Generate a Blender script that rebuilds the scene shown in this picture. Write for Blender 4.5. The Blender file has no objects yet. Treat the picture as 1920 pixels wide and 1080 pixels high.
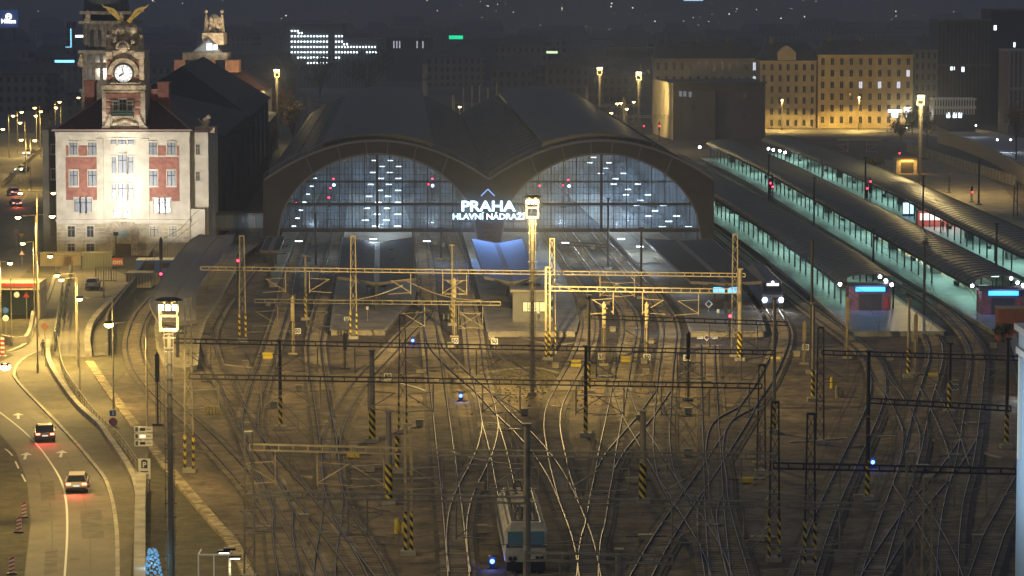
import bpy, bmesh, math, random
from mathutils import Vector, Matrix
random.seed(7)
D = bpy.data; S = bpy.context.scene; COL = S.collection
R = math.radians; PI = math.pi
# ------------------------------------------------------------------ camera
F = 6000.0; H = 41.6; P = math.atan(576/6000.0); CP = math.cos(P); SP = math.sin(P)
cd = D.cameras.new('camera'); cam = D.objects.new('camera', cd); COL.objects.link(cam)
cam.location = (0, 0, H); cam.rotation_euler = (PI/2-P, 0, 0)
cd.sensor_width = 36; cd.lens = 36*F/1920; cd.clip_start = 1; cd.clip_end = 20000
S.camera = cam
# ------------------------------------------------------------------ world, moonless night
w = D.worlds.new('World'); S.world = w; w.use_nodes = True
nt = w.node_tree; nt.nodes.clear()
sky = nt.nodes.new('ShaderNodeTexSky'); sky.sky_type = 'NISHITA'; sky.sun_disc = False
sky.sun_elevation = R(-4); sky.sun_rotation = R(200)
b1 = nt.nodes.new('ShaderNodeBackground'); b1.inputs[1].default_value = 0.05
b2 = nt.nodes.new('ShaderNodeBackground'); b2.inputs[0].default_value = (0.60, 0.74, 1.0, 1); b2.inputs[1].default_value = 0.135
ad = nt.nodes.new('ShaderNodeAddShader'); wo = nt.nodes.new('ShaderNodeOutputWorld')
nt.links.new(sky.outputs[0], b1.inputs[0]); nt.links.new(b1.outputs[0], ad.inputs[0]); nt.links.new(b2.outputs[0], ad.inputs[1])
nt.links.new(ad.outputs[0], wo.inputs[0])
sl = D.lights.new('sun', 'SUN'); sl.energy = 0.14; sl.angle = R(15); sl.color = (1.0, 0.86, 0.68)
so = D.objects.new('sun', sl); COL.objects.link(so); so.rotation_euler = (R(48), 0, R(-20))
S.view_settings.view_transform = 'Standard'; S.view_settings.look = 'None'
S.view_settings.exposure = 0.0; S.view_settings.gamma = 1; S.view_settings.use_curve_mapping = False
cy = S.cycles; cy.max_bounces = 5; cy.diffuse_bounces = 2; cy.glossy_bounces = 3; cy.transmission_bounces = 3
cy.transparent_max_bounces = 12; cy.volume_bounces = 0; cy.caustics_reflective = False; cy.caustics_refractive = False
cy.use_denoising = True; cy.sample_clamp_indirect = 3; cy.sample_clamp_direct = 0; cy.use_light_tree = True
try:
    cy.denoiser = 'OPENIMAGEDENOISE'; cy.denoising_prefilter = 'ACCURATE'
except Exception: pass
# ------------------------------------------------------------------ helpers
def ray(px, py):
    a = (px-960)/F; b = (py-540)/F
    return a, CP-b*SP, SP+b*CP
def gp(px, py, h=0.0):          # ground point (height h) seen at a place of the photo
    a, c, d = ray(px, py); t = (H-h)/d
    return Vector((a*t, c*t, h))
def pl(px, py, Y):              # point of the upright plane at depth Y
    a, c, d = ray(px, py); t = Y/c
    return Vector((a*t, Y, H-d*t))
def sc_at(py, h=0): return (py+36)/(H-h)

MATS = {}
FINE = {'yard_gravel':(.5,.8),'ballast_bed':(.6,.55),'ballast_pale':(1.8,.45),'asphalt':(.35,.22),'paving':(1.3,.3),'verge_earth':(.9,.55),'platform_paving':(.8,.3),'platform_paving_worn':(.8,.3),'ground_city':(.1,.4),'vault_roof':(.5,.3),'car':(1,.1),'cream_render':(.9,.10),'rusticated_stone':(.9,.25),'rubble_edge':(.8,.5)}
def mat(name, col, rough=.8, metal=0, emit=None, es=0, noise=0, nscale=3, col2=None, bump=0, bscale=None, alpha=None, vec='Object', detail=4, spec=None):
    if name in MATS: return MATS[name]
    m = D.materials.new(name); m.use_nodes = True; n = m.node_tree; bs = n.nodes['Principled BSDF']
    def c4(c): return (c[0], c[1], c[2], 1)
    bs.inputs['Base Color'].default_value = c4(col); bs.inputs['Roughness'].default_value = rough; bs.inputs['Metallic'].default_value = metal
    if spec is not None: bs.inputs['Specular IOR Level'].default_value = spec
    if emit:
        bs.inputs['Emission Color'].default_value = c4(emit); bs.inputs['Emission Strength'].default_value = es
        m.cycles.emission_sampling = 'NONE'
    if noise or col2 or bump:
        tc = n.nodes.new('ShaderNodeTexCoord')
        tx = n.nodes.new('ShaderNodeTexNoise'); tx.inputs['Scale'].default_value = nscale; tx.inputs['Detail'].default_value = detail
        n.links.new(tc.outputs[vec], tx.inputs['Vector'])
        mx = n.nodes.new('ShaderNodeMix'); mx.data_type = 'RGBA'
        c2 = col2 or tuple(min(1, x*(1+noise)) for x in col); c1 = col if col2 else tuple(x*(1-noise) for x in col)
        mx.inputs['A'].default_value = c4(c1); mx.inputs['B'].default_value = c4(c2)
        rp = n.nodes.new('ShaderNodeValToRGB'); rp.color_ramp.elements[0].position = .36; rp.color_ramp.elements[1].position = .64
        n.links.new(tx.outputs['Fac'], rp.inputs['Fac']); n.links.new(rp.outputs['Color'], mx.inputs['Factor'])
        res = mx.outputs['Result']
        if name in FINE:
            fs, fa = FINE[name]; t2 = n.nodes.new('ShaderNodeTexNoise'); t2.inputs['Scale'].default_value = fs; t2.inputs['Detail'].default_value = 7; t2.inputs['Roughness'].default_value = .75
            n.links.new(tc.outputs[vec], t2.inputs['Vector']); mr = n.nodes.new('ShaderNodeMapRange'); mr.inputs['From Min'].default_value = .32; mr.inputs['From Max'].default_value = .68
            mr.inputs['To Min'].default_value = 1-fa; mr.inputs['To Max'].default_value = 1+fa; n.links.new(t2.outputs['Fac'], mr.inputs['Value'])
            vm = n.nodes.new('ShaderNodeVectorMath'); vm.operation = 'SCALE'; n.links.new(res, vm.inputs[0]); n.links.new(mr.outputs[0], vm.inputs['Scale']); res = vm.outputs[0]
        n.links.new(res, bs.inputs['Base Color'])
        if bump:
            bt = n.nodes.new('ShaderNodeTexNoise'); bt.inputs['Scale'].default_value = bscale or nscale*4
            n.links.new(tc.outputs[vec], bt.inputs['Vector'])
            bn = n.nodes.new('ShaderNodeBump'); bn.inputs['Strength'].default_value = bump; bn.inputs['Distance'].default_value = .05
            n.links.new(bt.outputs['Fac'], bn.inputs['Height']); n.links.new(bn.outputs['Normal'], bs.inputs['Normal'])
    MATS[name] = m
    return m
def glow(name, col, s): return mat(name, (0.05, .05, .05), .5, emit=col, es=s)
def wave(name, c1, c2, scale, axis='X', rough=.7, thr=.5, metal=0, sharp=.06):   # bars or tiles as a periodic pattern in object space
    if name in MATS: return MATS[name]
    m = mat(name, c1, rough, metal); n = m.node_tree; bs = n.nodes['Principled BSDF']
    tc = n.nodes.new('ShaderNodeTexCoord'); wv = n.nodes.new('ShaderNodeTexWave'); wv.bands_direction = axis; wv.inputs['Scale'].default_value = scale
    n.links.new(tc.outputs['Object'], wv.inputs['Vector'])
    rp = n.nodes.new('ShaderNodeValToRGB'); rp.color_ramp.elements[0].position = thr-sharp; rp.color_ramp.elements[1].position = thr+sharp
    rp.color_ramp.elements[0].color = (*c1, 1); rp.color_ramp.elements[1].color = (*c2, 1)
    n.links.new(wv.outputs['Fac'], rp.inputs['Fac']); n.links.new(rp.outputs['Color'], bs.inputs['Base Color'])
    return m

ORG = {}
class MB:
    def __init__(s): s.v = []; s.f = []; s.m = []; s.mi = 0
    def add(s, vs, fs):
        o = len(s.v); s.v += [tuple(x) for x in vs]; s.f += [tuple(o+i for i in f) for f in fs]; s.m += [s.mi]*len(fs); return s
    def box(s, x0, x1, y0, y1, z0, z1):
        if x0 > x1: x0, x1 = x1, x0
        if y0 > y1: y0, y1 = y1, y0
        if z0 > z1: z0, z1 = z1, z0
        return s.add([(x0,y0,z0),(x1,y0,z0),(x1,y1,z0),(x0,y1,z0),(x0,y0,z1),(x1,y0,z1),(x1,y1,z1),(x0,y1,z1)],
                     [(0,3,2,1),(4,5,6,7),(0,1,5,4),(1,2,6,5),(2,3,7,6),(3,0,4,7)])
    def bar(s, p, q, wd, ht=None, up=(0,0,1)):
        p = Vector(p); q = Vector(q); d = (q-p)
        if d.length < 1e-6: return s
        d.normalize(); u = Vector(up)
        if abs(d.dot(u)) > .98: u = Vector((0,1,0))
        sd = d.cross(u).normalized(); u = sd.cross(d).normalized(); ht = ht or wd
        a = sd*wd/2; b = u*ht/2
        vs = [p-a-b, p+a-b, p+a+b, p-a+b, q-a-b, q+a-b, q+a+b, q-a+b]
        return s.add(vs, [(0,3,2,1),(4,5,6,7),(0,1,5,4),(1,2,6,5),(2,3,7,6),(3,0,4,7)][0:] if False else [(0,1,2,3),(7,6,5,4),(4,5,1,0),(5,6,2,1),(6,7,3,2),(7,4,0,3)])
    def tube(s, p, q, r, r2=None, n=8):
        p = Vector(p); q = Vector(q); d = (q-p); r2 = r if r2 is None else r2
        if d.length < 1e-6: return s
        d.normalize(); u = Vector((0,0,1)) if abs(d.z) < .9 else Vector((0,1,0))
        a = d.cross(u).normalized(); b = d.cross(a)
        vs = []
        for c, rr in ((p, r), (q, r2)):
            for i in range(n):
                t = 2*PI*i/n; vs.append(c+a*rr*math.cos(t)+b*rr*math.sin(t))
        fs = [(i, (i+1) % n, n+(i+1) % n, n+i) for i in range(n)]+[tuple(range(n))[::-1], tuple(range(n, 2*n))]
        return s.add(vs, fs)
    def ball(s, c, r, n=8, k=5, sz=1, sx=1):
        c = Vector(c); vs = [c+Vector((0,0,-r*sz))]
        for j in range(1, k):
            t = -PI/2+PI*j/k
            for i in range(n): a = 2*PI*i/n; vs.append(c+Vector((sx*r*math.cos(t)*math.cos(a), r*math.cos(t)*math.sin(a), r*sz*math.sin(t))))
        vs.append(c+Vector((0,0,r*sz))); fs = []
        for i in range(n): fs.append((0, 1+(i+1) % n, 1+i))
        for j in range(k-2):
            for i in range(n): a = 1+j*n+i; b = 1+j*n+(i+1) % n; fs.append((a, b, b+n, a+n))
        L = len(vs)-1
        for i in range(n): fs.append((L, 1+(k-2)*n+i, 1+(k-2)*n+(i+1) % n))
        return s.add(vs, fs)
    def prism(s, pts, z0, z1):      # outline in plan, between two heights
        n = len(pts); vs = [(p[0], p[1], z0) for p in pts]+[(p[0], p[1], z1) for p in pts]
        return s.add(vs, [tuple(range(n))[::-1], tuple(range(n, 2*n))]+[(i, (i+1) % n, n+(i+1) % n, n+i) for i in range(n)])
    def plate(s, pts, y0, y1):      # outline of (x,z), between two depths
        n = len(pts); vs = [(p[0], y0, p[1]) for p in pts]+[(p[0], y1, p[1]) for p in pts]
        return s.add(vs, [tuple(range(n)), tuple(range(n, 2*n))[::-1]]+[(i, n+i, n+(i+1) % n, (i+1) % n) for i in range(n)])
    def strip(s, A, B):             # sheet between two polylines
        n = len(A); vs = [tuple(a) for a in A]+[tuple(b) for b in B]
        return s.add(vs, [(i, i+1, n+i+1, n+i) for i in range(n-1)])
    def build(s, name, mats, parent=None, org=None, fix=False, smooth=False):
        me = D.meshes.new(name)
        if org is None and parent is not None and parent.name in ORG: org = ORG[parent.name]
        vs = s.v if org is None else [(a[0]-org[0], a[1]-org[1], a[2]-org[2]) for a in s.v]
        me.from_pydata(vs, [], s.f)
        if not isinstance(mats, (list, tuple)): mats = [mats]
        for m in mats: me.materials.append(m)
        if len(mats) > 1: me.polygons.foreach_set('material_index', s.m)
        if fix:
            bm = bmesh.new(); bm.from_mesh(me); bmesh.ops.recalc_face_normals(bm, faces=bm.faces); bm.to_mesh(me); bm.free()
        if smooth: me.polygons.foreach_set('use_smooth', [True]*len(me.polygons))
        me.update(); o = D.objects.new(name, me); COL.objects.link(o)
        if parent is not None: o.parent = parent
        elif org is not None: o.location = org
        if org is not None: ORG[o.name] = org
        return o
def tag(o, label=None, cat=None, group=None, kind=None):
    if label: o['label'] = label
    if cat: o['category'] = cat
    if group: o['group'] = group
    if kind: o['kind'] = kind
    return o
def thing(name, label, cat, loc=(0,0,0), rz=0, group=None):
    o = D.objects.new(name, None); o.empty_display_size = .1; COL.objects.link(o); o.location = loc; o.rotation_euler = (0,0,rz)
    return tag(o, label, cat, group)
KIDS = {}
def kids(o): return list(o.children)
def dup(o, loc=None, rz=None, label=None, group=None, parent=None, sc=None):
    c = o.copy(); COL.objects.link(c)
    if parent is not None: c.parent = parent
    if loc is not None: c.location = loc
    if rz is not None: c.rotation_euler = (0,0,rz)
    if sc: c.scale = sc
    if label: c['label'] = label
    if group: c['group'] = group
    for k in kids(o): dup(k, parent=c)
    return c
def structure(name, mb, m, **k): return tag(mb.build(name, m, **k), kind='structure')
def light(kind, loc, energy, col, parent=None, size=.2, rot=None, spot=None, sx=None, sy=None, blend=.6):
    l = D.lights.new('lamp_or_fill_light', kind); l.energy = energy; l.color = col
    if kind == 'AREA': l.shape = 'RECTANGLE'; l.size = sx; l.size_y = sy
    else: l.shadow_soft_size = size
    if kind == 'SPOT': l.spot_size = spot; l.spot_blend = blend
    o = D.objects.new('lamp_or_fill_light', l); COL.objects.link(o); o.location = loc  # also used for added fills that have no lamp built
    if rot: o.rotation_euler = rot
    if parent is not None: o.parent = parent
    return o
def aim(o, src, dst):
    o.rotation_euler = (Vector(dst)-Vector(src)).to_track_quat('-Z', 'Y').to_euler()
def smooth_line(pts, step=2.0):
    pts = [Vector(p) for p in pts]; out = []
    P_ = [pts[0]*2-pts[1]]+pts+[pts[-1]*2-pts[-2]]
    for i in range(1, len(P_)-2):
        a, b, c, d = P_[i-1:i+3]; n = max(1, int((c-b).length/step))
        for k in range(n):
            t = k/n; t2 = t*t; t3 = t2*t
            out.append(.5*((2*b)+(c-a)*t+(2*a-5*b+4*c-d)*t2+(3*b-a-3*c+d)*t3))
    out.append(pts[-1]); return out
def offset(line, d):
    o = []
    for i, p in enumerate(line):
        a = line[max(0, i-1)]; b = line[min(len(line)-1, i+1)]; t = (b-a); t.z = 0; t.normalize()
        o.append(p+Vector((t.y, -t.x, 0))*d)
    return o
def text_mesh(o, name):
    me = D.meshes.new_from_object(o.evaluated_get(bpy.context.evaluated_depsgraph_get())); m_ = D.objects.new(name, me); COL.objects.link(m_)
    m_.location = o.location; m_.rotation_euler = o.rotation_euler; m_.scale = o.scale; m_.parent = o.parent
    D.objects.remove(o); return m_
def text(name, s, loc, size, m, parent=None, ext=.02, rot=(PI/2,0,0), bold=0, sx=1, align='CENTER'):
    c = D.curves.new(name, 'FONT'); c.body = s; c.size = size; c.extrude = ext; c.align_x = align; c.align_y = 'CENTER'; c.offset = bold
    c.materials.append(m); o = D.objects.new(name, c); COL.objects.link(o); o.location = loc; o.rotation_euler = rot; o.scale = (sx, 1, 1)
    if parent is not None: o.parent = parent
    bpy.context.view_layer.update(); return text_mesh(o, name)

# ------------------------------------------------------------------ materials
M_yard = mat('yard_gravel', (.155,.120,.080), .95, col2=(.080,.064,.048), nscale=.14, bump=.5, bscale=2.2, detail=9)
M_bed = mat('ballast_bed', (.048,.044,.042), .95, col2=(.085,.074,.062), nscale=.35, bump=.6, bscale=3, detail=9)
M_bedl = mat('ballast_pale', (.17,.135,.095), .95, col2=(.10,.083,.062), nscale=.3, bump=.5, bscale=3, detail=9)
M_sleep = mat('sleeper_concrete', (.22,.185,.135), .9, noise=.3, nscale=.6)
M_rail = mat('rail_steel', (.33,.32,.35), .48, 1)
M_rust = mat('rail_rust', (.035,.027,.022), .85)
M_asph = mat('asphalt', (.13,.115,.085), .75, col2=(.18,.16,.12), nscale=.12, bump=.2, bscale=5)
M_pave = mat('paving', (.15,.135,.10), .9, col2=(.10,.09,.065), nscale=.25, bump=.2)
M_verge = mat('verge_earth', (.10,.085,.05), .95, col2=(.06,.058,.035), nscale=.5, bump=.4)
M_kerb = mat('kerb_stone', (.36,.33,.26), .8, noise=.25, nscale=1.2)
M_conc = mat('concrete', (.30,.28,.23), .85, noise=.25, nscale=.6)
M_concd = mat('concrete_dark', (.13,.12,.10), .9, noise=.3, nscale=.5)
M_white = mat('white_paint', (.75,.74,.68), .7)
M_plat = mat('platform_paving', (.33,.29,.215), .6, col2=(.21,.185,.14), nscale=.35)
M_steel = mat('painted_steel_grey', (.30,.27,.20), .6, .2, noise=.3, nscale=.8)
M_steeld = mat('weathered_steel_dark', (.055,.055,.058), .7, .3)
M_steely = mat('galvanised_lit_yellow', (.40,.33,.19), .6, .1, noise=.2, nscale=.7)  # steel with yellow lamplight put into its colour
M_green = mat('green_black_steel', (.030,.040,.038), .6, .2)
M_black = mat('black_paint', (.012,.012,.013), .5)
M_yel = mat('yellow_paint', (.62,.48,.04), .6)
M_roofd = mat('dark_sheet_roof', (.045,.045,.048), .6, noise=.35, nscale=.4)
M_cream = mat('cream_render', (.60,.55,.44), .85, noise=.12, nscale=.5, bump=.05)
M_stone = mat('carved_sandstone', (.46,.38,.27), .9, noise=.35, nscale=1.3, bump=.9, bscale=3)
M_stoned = mat('weathered_sandstone', (.20,.18,.15), .9, noise=.4, nscale=1.5, bump=.8)
M_brick = mat('red_brick', (.34,.15,.11), .9, noise=.2, nscale=1.5)
M_tile = mat('dark_red_tiles', (.060,.026,.024), .7, noise=.35, nscale=1.2)
M_glassd = mat('dark_window', (.03,.035,.045), .12, spec=.6)
M_glassb = mat('curtained_window', (.30,.33,.37), .25)
M_gold = mat('gilded_metal', (.85,.60,.16), .45, .4)
M_wood = mat('brown_panel', (.10,.065,.045), .7)
M_red = mat('red_paint', (.45,.04,.03), .5)
M_blue = mat('blue_paint', (.03,.10,.35), .5)
M_lsod = glow('sodium_lamp', (1,.62,.18), 30)
M_lwht = glow('white_lamp', (.9,.95,1), 25)
M_lwrm = glow('warm_white_lamp', (1,.80,.55), 30)
M_lred = glow('red_signal_light', (1,.02,.06), 14)
M_lblu = glow('blue_signal_light', (.05,.12,1), 14)
M_lcyan = glow('cyan_screen', (.04,.42,1), 2.6)
M_foil = mat('autumn_leaves', (.16,.11,.03), .8, noise=.4, nscale=2)
M_folg = mat('dark_leaves', (.045,.055,.025), .8, noise=.4, nscale=2)
M_bark = mat('bark', (.07,.055,.04), .9)
m = D.materials.new('hazard_stripes'); m.use_nodes = True; n = m.node_tree; MATS['hazard_stripes'] = m
tc = n.nodes.new('ShaderNodeTexCoord'); sx = n.nodes.new('ShaderNodeSeparateXYZ'); n.links.new(tc.outputs['Object'], sx.inputs[0])
a1 = n.nodes.new('ShaderNodeMath'); a1.operation = 'MULTIPLY_ADD'; a1.inputs[1].default_value = 1.2; n.links.new(sx.outputs['X'], a1.inputs[0]); n.links.new(sx.outputs['Z'], a1.inputs[2])
a2 = n.nodes.new('ShaderNodeMath'); a2.operation = 'MULTIPLY'; a2.inputs[1].default_value = 1.45; n.links.new(a1.outputs[0], a2.inputs[0])
a3 = n.nodes.new('ShaderNodeMath'); a3.operation = 'FRACT'; n.links.new(a2.outputs[0], a3.inputs[0])
a4 = n.nodes.new('ShaderNodeMath'); a4.operation = 'GREATER_THAN'; a4.inputs[1].default_value = .5; n.links.new(a3.outputs[0], a4.inputs[0])
mx = n.nodes.new('ShaderNodeMix'); mx.data_type = 'RGBA'; mx.inputs['A'].default_value = (.02,.02,.02,1); mx.inputs['B'].default_value = (.68,.52,.06,1)
n.links.new(a4.outputs[0], mx.inputs['Factor']); n.links.new(mx.outputs['Result'], n.nodes['Principled BSDF'].inputs['Base Color']); M_haz = m

# ================================================================== THE GROUND
mb = MB()
xs = [-1600,-900,-500,-250,-120,0,120,250,500,900,1600]; ys = [-300,60,300,700,1100,1600,2200,2600,3000,3400,3800,4600]
def hz(x, y): 
    t = max(0, min(1, (y-2100)/1500)); return -0.0+95*t*t*(3-2*t)*(1+.12*math.sin(x/310+.6))
vs = [(x, y, hz(x, y)) for y in ys for x in xs]; nx = len(xs)
mb.add(vs, [(j*nx+i, j*nx+i+1, (j+1)*nx+i+1, (j+1)*nx+i) for j in range(len(ys)-1) for i in range(nx-1)])
structure('ground', mb, M_yard)
# far ground of the city, a dark sheet over the plain
mb = MB(); P4 = [(-1500,700,.02),(1500,700,.02),(1500,2080,.02),(-1500,2080,.02)]
mb.add(P4, [(0,1,2,3)])
structure('city_ground', mb, mat('city_ground', (.045,.045,.048), .9, noise=.5, nscale=.02))

# ------------------------------------------------------------------ tracks (the railway's own roadway)
TR = [
 [(440,431),(380,475),(325,525),(282,572),(262,600),(252,630),(250,655),(262,692),(290,730),(330,770),(380,815),(430,868),(480,925),(525,990),(560,1060),(580,1110)],
 [(470,500),(425,560),(400,600),(390,625),(389,645),(400,685),(420,715),(440,760),(462,800),(478,840),(497,890),(520,940),(545,985),(575,1040),(600,1110)],
 [(573,431),(560,470),(548,500),(540,540),(533,575),(521,615),(497,688),(480,740),(469,790),(474,830),(488,868)],
 [(636,434),(618,520),(607,570),(594,628),(591,658),(600,734),(611,800),(617,850),(624,920),(622,980),(612,1040),(606,1110)],
 [(801,575),(795,596),(770,619),(728,665),(686,710),(655,752),(635,790),(622,830),(619,880)],
 [(786,431),(799,520),(800,547),(806,615),(816,696),(829,800),(847,950),(862,1110)],
 [(805,600),(809,628),(818,655),(844,685),(877,715),(903,737),(943,780),(977,812),(1013,853),(1042,896),(1065,945),(1085,996),(1097,1037),(1110,1110)],
 [(844,434),(865,494),(870,547),(882,598),(888,638),(894,696),(904,731),(913,764),(920,801),(931,840),(940,880),(948,920),(962,980),(975,1030),(992,1110)],
 [(919,795),(918,815),(909,850),(893,885),(875,921),(864,950),(858,978),(856,1010),(857,1040),(862,1080)],
 [(1008,431),(1040,480),(1071,528),(1090,560),(1103,598),(1102,632),(1088,672),(1055,734),(1039,769),(1035,805),(1041,845),(1051,893),(1066,945)],
 [(1063,437),(1126,521),(1156,559),(1178,589),(1182,623),(1178,648),(1163,726),(1150,795),(1139,850),(1133,890),(1125,931),(1116,986),(1106,1026),(1100,1110)],
 [(1115,437),(1190,520),(1219,551),(1247,592),(1256,620),(1255,645),(1248,704),(1243,764),(1240,815),(1241,850),(1250,900),(1270,940),(1288,962)],
 [(1163,731),(1174,764),(1187,795),(1223,856),(1250,902),(1285,956),(1334,1037),(1360,1110)],
 [(1244,737),(1222,769),(1205,792),(1155,852),(1136,884)],
 [(1326,650),(1329,730),(1332,800),(1335,856),(1339,950),(1345,1032),(1352,1110)],
 [(1290,418),(1340,458),(1390,505),(1425,545),(1449,585),(1464,615),(1467,639),(1458,669),(1434,720),(1404,764),(1392,788),(1354,848),(1323,896),(1281,956),(1236,1026),(1190,1110)],
 [(1300,405),(1380,470),(1460,536),(1506,574),(1560,615),(1600,645),(1633,677),(1645,705),(1646,742),(1631,788),(1592,872),(1560,942),(1535,1005),(1500,1110)],
 [(1642,695),(1655,720),(1675,745),(1699,791),(1709,825),(1705,865),(1695,900)],
 [(1470,420),(1560,480),(1640,540),(1687,574),(1722,604),(1749,642),(1755,672),(1747,707),(1733,753),(1722,800),(1706,869),(1682,940),(1660,1005),(1628,1110)],
 [(1500,420),(1600,478),(1693,536),(1743,565),(1782,596),(1817,634),(1833,675),(1829,726),(1821,788),(1809,869),(1790,940),(1779,1018),(1776,1110)],
 [(1818,810),(1814,831),(1779,885),(1733,940),(1693,994),(1644,1072),(1625,1110)],
 [(1960,830),(1909,923),(1890,961),(1866,1005),(1847,1059),(1830,1110)],
 [(619,880),(624,920),(642,972),(668,1015),(694,1059),(720,1110)],
 [(462,805),(500,860),(560,930),(620,1005),(690,1100)],
 [(497,885),(528,960),(530,1010),(545,1110)],
 [(1739,735),(1760,775),(1785,830),(1800,880)],
 [(1339,930),(1325,980),(1345,1110)],
 [(1400,770),(1352,800),(1339,850),(1345,900),(1350,960),(1390,1110)],
 [(1690,915),(1730,975),(1770,1050),(1790,1110)],
 [(1975,420),(2040,470)],
]
BRIGHT = {6, 7, 8, 5, 16, 19}
for i, tr in enumerate(TR):
    if len(tr) < 3: continue
    ln = smooth_line([gp(x, y) for x, y in tr], 2.0)
    zb = .03+.004*i
    mb = MB()
    mb.strip([p+Vector((0,0,zb)) for p in offset(ln, -1.55)], [p+Vector((0,0,zb)) for p in offset(ln, 1.55)])
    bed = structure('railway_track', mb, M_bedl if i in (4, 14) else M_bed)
    top = .13+.004*i+.16
    for sgn in (-1, 1):
        c = offset(ln, sgn*.7525); mb = MB(); prof = [(-.075,-.15),(.075,-.15),(.036,0),(-.036,0)]
        rows = []
        for j, p in enumerate(c):
            a = c[max(0, j-1)]; b = c[min(len(c)-1, j+1)]; t = (b-a).normalized(); nn = Vector((t.y, -t.x, 0))
            rows.append([p+nn*u+Vector((0,0,top+v)) for u, v in prof])
        vs = [v for r in rows for v in r]; k = 4
        mb.add(vs, [(q*k+e, q*k+(e+1) % k, (q+1)*k+(e+1) % k, (q+1)*k+e) for q in range(len(rows)-1) for e in range(k)])
        mb.m = [1 if q % 4 == 2 else 0 for q in range(len(mb.f))]
        mb.build('rail', [M_rust, M_rail], bed)
    mb = MB(); acc = 0; L = 0
    pts = smooth_line([gp(x, y) for x, y in tr], .62)
    for j in range(len(pts)-1):
        p = pts[j]; t = (pts[j+1]-p).normalized(); nn = Vector((t.y, -t.x, 0)); h_ = top-.15
        mb.bar(p-nn*1.25+Vector((0,0,h_-.06)), p+nn*1.25+Vector((0,0,h_-.06)), .26, .12)
    mb.build('sleepers', M_sleep, bed)

# ------------------------------------------------------------------ roads, pavements, verges
def area(name, pts, z, m, th=None):
    q = [gp(x, y) for x, y in pts]; mb = MB()
    if th is None: mb.add([(p.x, p.y, z) for p in q], [tuple(range(len(q)))])
    else: mb.prism(q, z-th, z)
    return structure(name, mb, m, fix=True)
area('embankment', [(-60,1130),(-60,480),(60,470),(420,440),(470,445),(300,540),(240,600),(225,650),(235,700),(200,730),(244,790),(282,839),(320,888),(406,988),(433,1018),(480,1120)], .05, M_verge)
area('road', [(40,1130),(58,980),(50,900),(30,850),(0,815),(-70,770),(-70,690),(0,680),(25,668),(16,663),(49,646),(65,611),(89,562),(103,520),(130,480),(150,480),(140,520),(125,560),(100,620),(95,655),(75,658),(42,676),(27,698),(35,722),(119,810),(173,872),(200,912),(217,990),(220,1130)], .075, M_asph)
area('road', [(-60,560),(-60,250),(62,250),(80,270),(80,400),(92,440),(60,500),(20,540)], .079, M_asph)
area('pavement', [(222,1130),(219,990),(202,910),(175,870),(121,808),(37,720),(30,698),(44,678),(77,660),(89,650),(95,693),(141,763),(184,806),(200,829),(238,883),(257,929),(258,1130)], .19, M_pave, .13)
area('path', [(98,668),(128,700),(172,690),(200,730),(244,790),(282,839),(275,900),(262,925),(240,880),(205,827),(188,803),(145,760),(100,693)], .085, M_pave)
area('service_road', [(120,560),(150,480),(262,528),(236,541),(211,568),(173,611),(163,644),(165,671),(104,668),(100,640)], .083, M_asph)
area('pavement', [(262,532),(240,541),(215,568),(177,611),(167,644),(169,671),(200,668),(200,609)], .19, M_pave, .12)
# small square paved pit at the left edge
def curbline(name, pts, wd, ht, m, lab=None, cat=None, z=0.0, closed=False):
    ln = smooth_line([gp(x, y) for x, y in pts], 1.5); A = offset(ln, -wd/2); B = offset(ln, wd/2); mb = MB()
    for j in range(len(ln)-1):
        q = [A[j], A[j+1], B[j+1], B[j]]; mb.prism(q, z, ht)
    o = mb.build(name, m, fix=True)
    return tag(o, lab, cat) if lab else tag(o, kind='structure')
curbline('kerb', [(221,1130),(218,990),(201,911),(174,871),(120,809),(36,721),(28,698),(42,677),(76,659)], .3, .215, M_kerb)
curbline('kerb', [(16,663),(49,646),(65,611),(89,562),(103,520)], .45, .3, M_kerb)
curbline('retaining_wall', [(89,648),(95,693),(141,763),(186,806),(202,829),(238,883),(257,929),(262,1000),(262,1130)], .5, .75, M_conc, 'low concrete wall curving between the pavement and the railing', 'wall')
curbline('retaining_wall', [(238,540),(212,568),(174,611),(164,644),(166,671)], .7, .8, M_conc, 'pale kerb wall curving round the service ramp', 'wall')
curbline('retaining_wall', [(262,528),(225,575),(202,609),(200,640),(200,668)], .3, 1.4, M_concd, 'dark thin wall above the curved track beside the ramp', 'wall')
curbline('yard_edge', [(168,682),(200,730),(244,790),(282,839),(320,888),(406,988),(433,1018),(480,1110)], .9, .3, mat('rubble_edge', (.30,.25,.15), .95, noise=.5, nscale=1.5, bump=1))
def marks(pts, wd, z, dash=None):
    ln = smooth_line([gp(x, y) for x, y in pts], 1.0); A = offset(ln, -wd/2); B = offset(ln, wd/2); mb = MB()
    for j in range(len(ln)-1):
        if dash and (j % (dash[0]+dash[1])) >= dash[0]: continue
        mb.add([(v.x, v.y, z) for v in (A[j], A[j+1], B[j+1], B[j])], [(0,1,2,3)])
    return structure('road_marking', mb, M_white, fix=True)
marks([(118,1130),(126,1000),(122,930),(105,885),(60,825),(0,775),(-50,745)], .16, .084)
marks([(48,905),(35,880),(18,850),(-20,825)], .16, .084, (4, 3))
marks([(30,395),(60,350)], .2, .084, (3, 3))
def arrow(px, py, a):
    c = gp(px, py, .084); mb = MB()
    d = Vector((math.sin(a), math.cos(a), 0)); nn = Vector((d.y, -d.x, 0))
    mb.add([c-d*2-nn*.12, c-d*2+nn*.12, c+d*.6+nn*.12, c+d*.6-nn*.12], [(0,1,2,3)])
    mb.add([c+d*.6-nn*.55, c+d*.6+nn*.55, c+d*2.2], [(0,1,2)])
    structure('road_marking', mb, M_white, fix=True)
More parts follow.
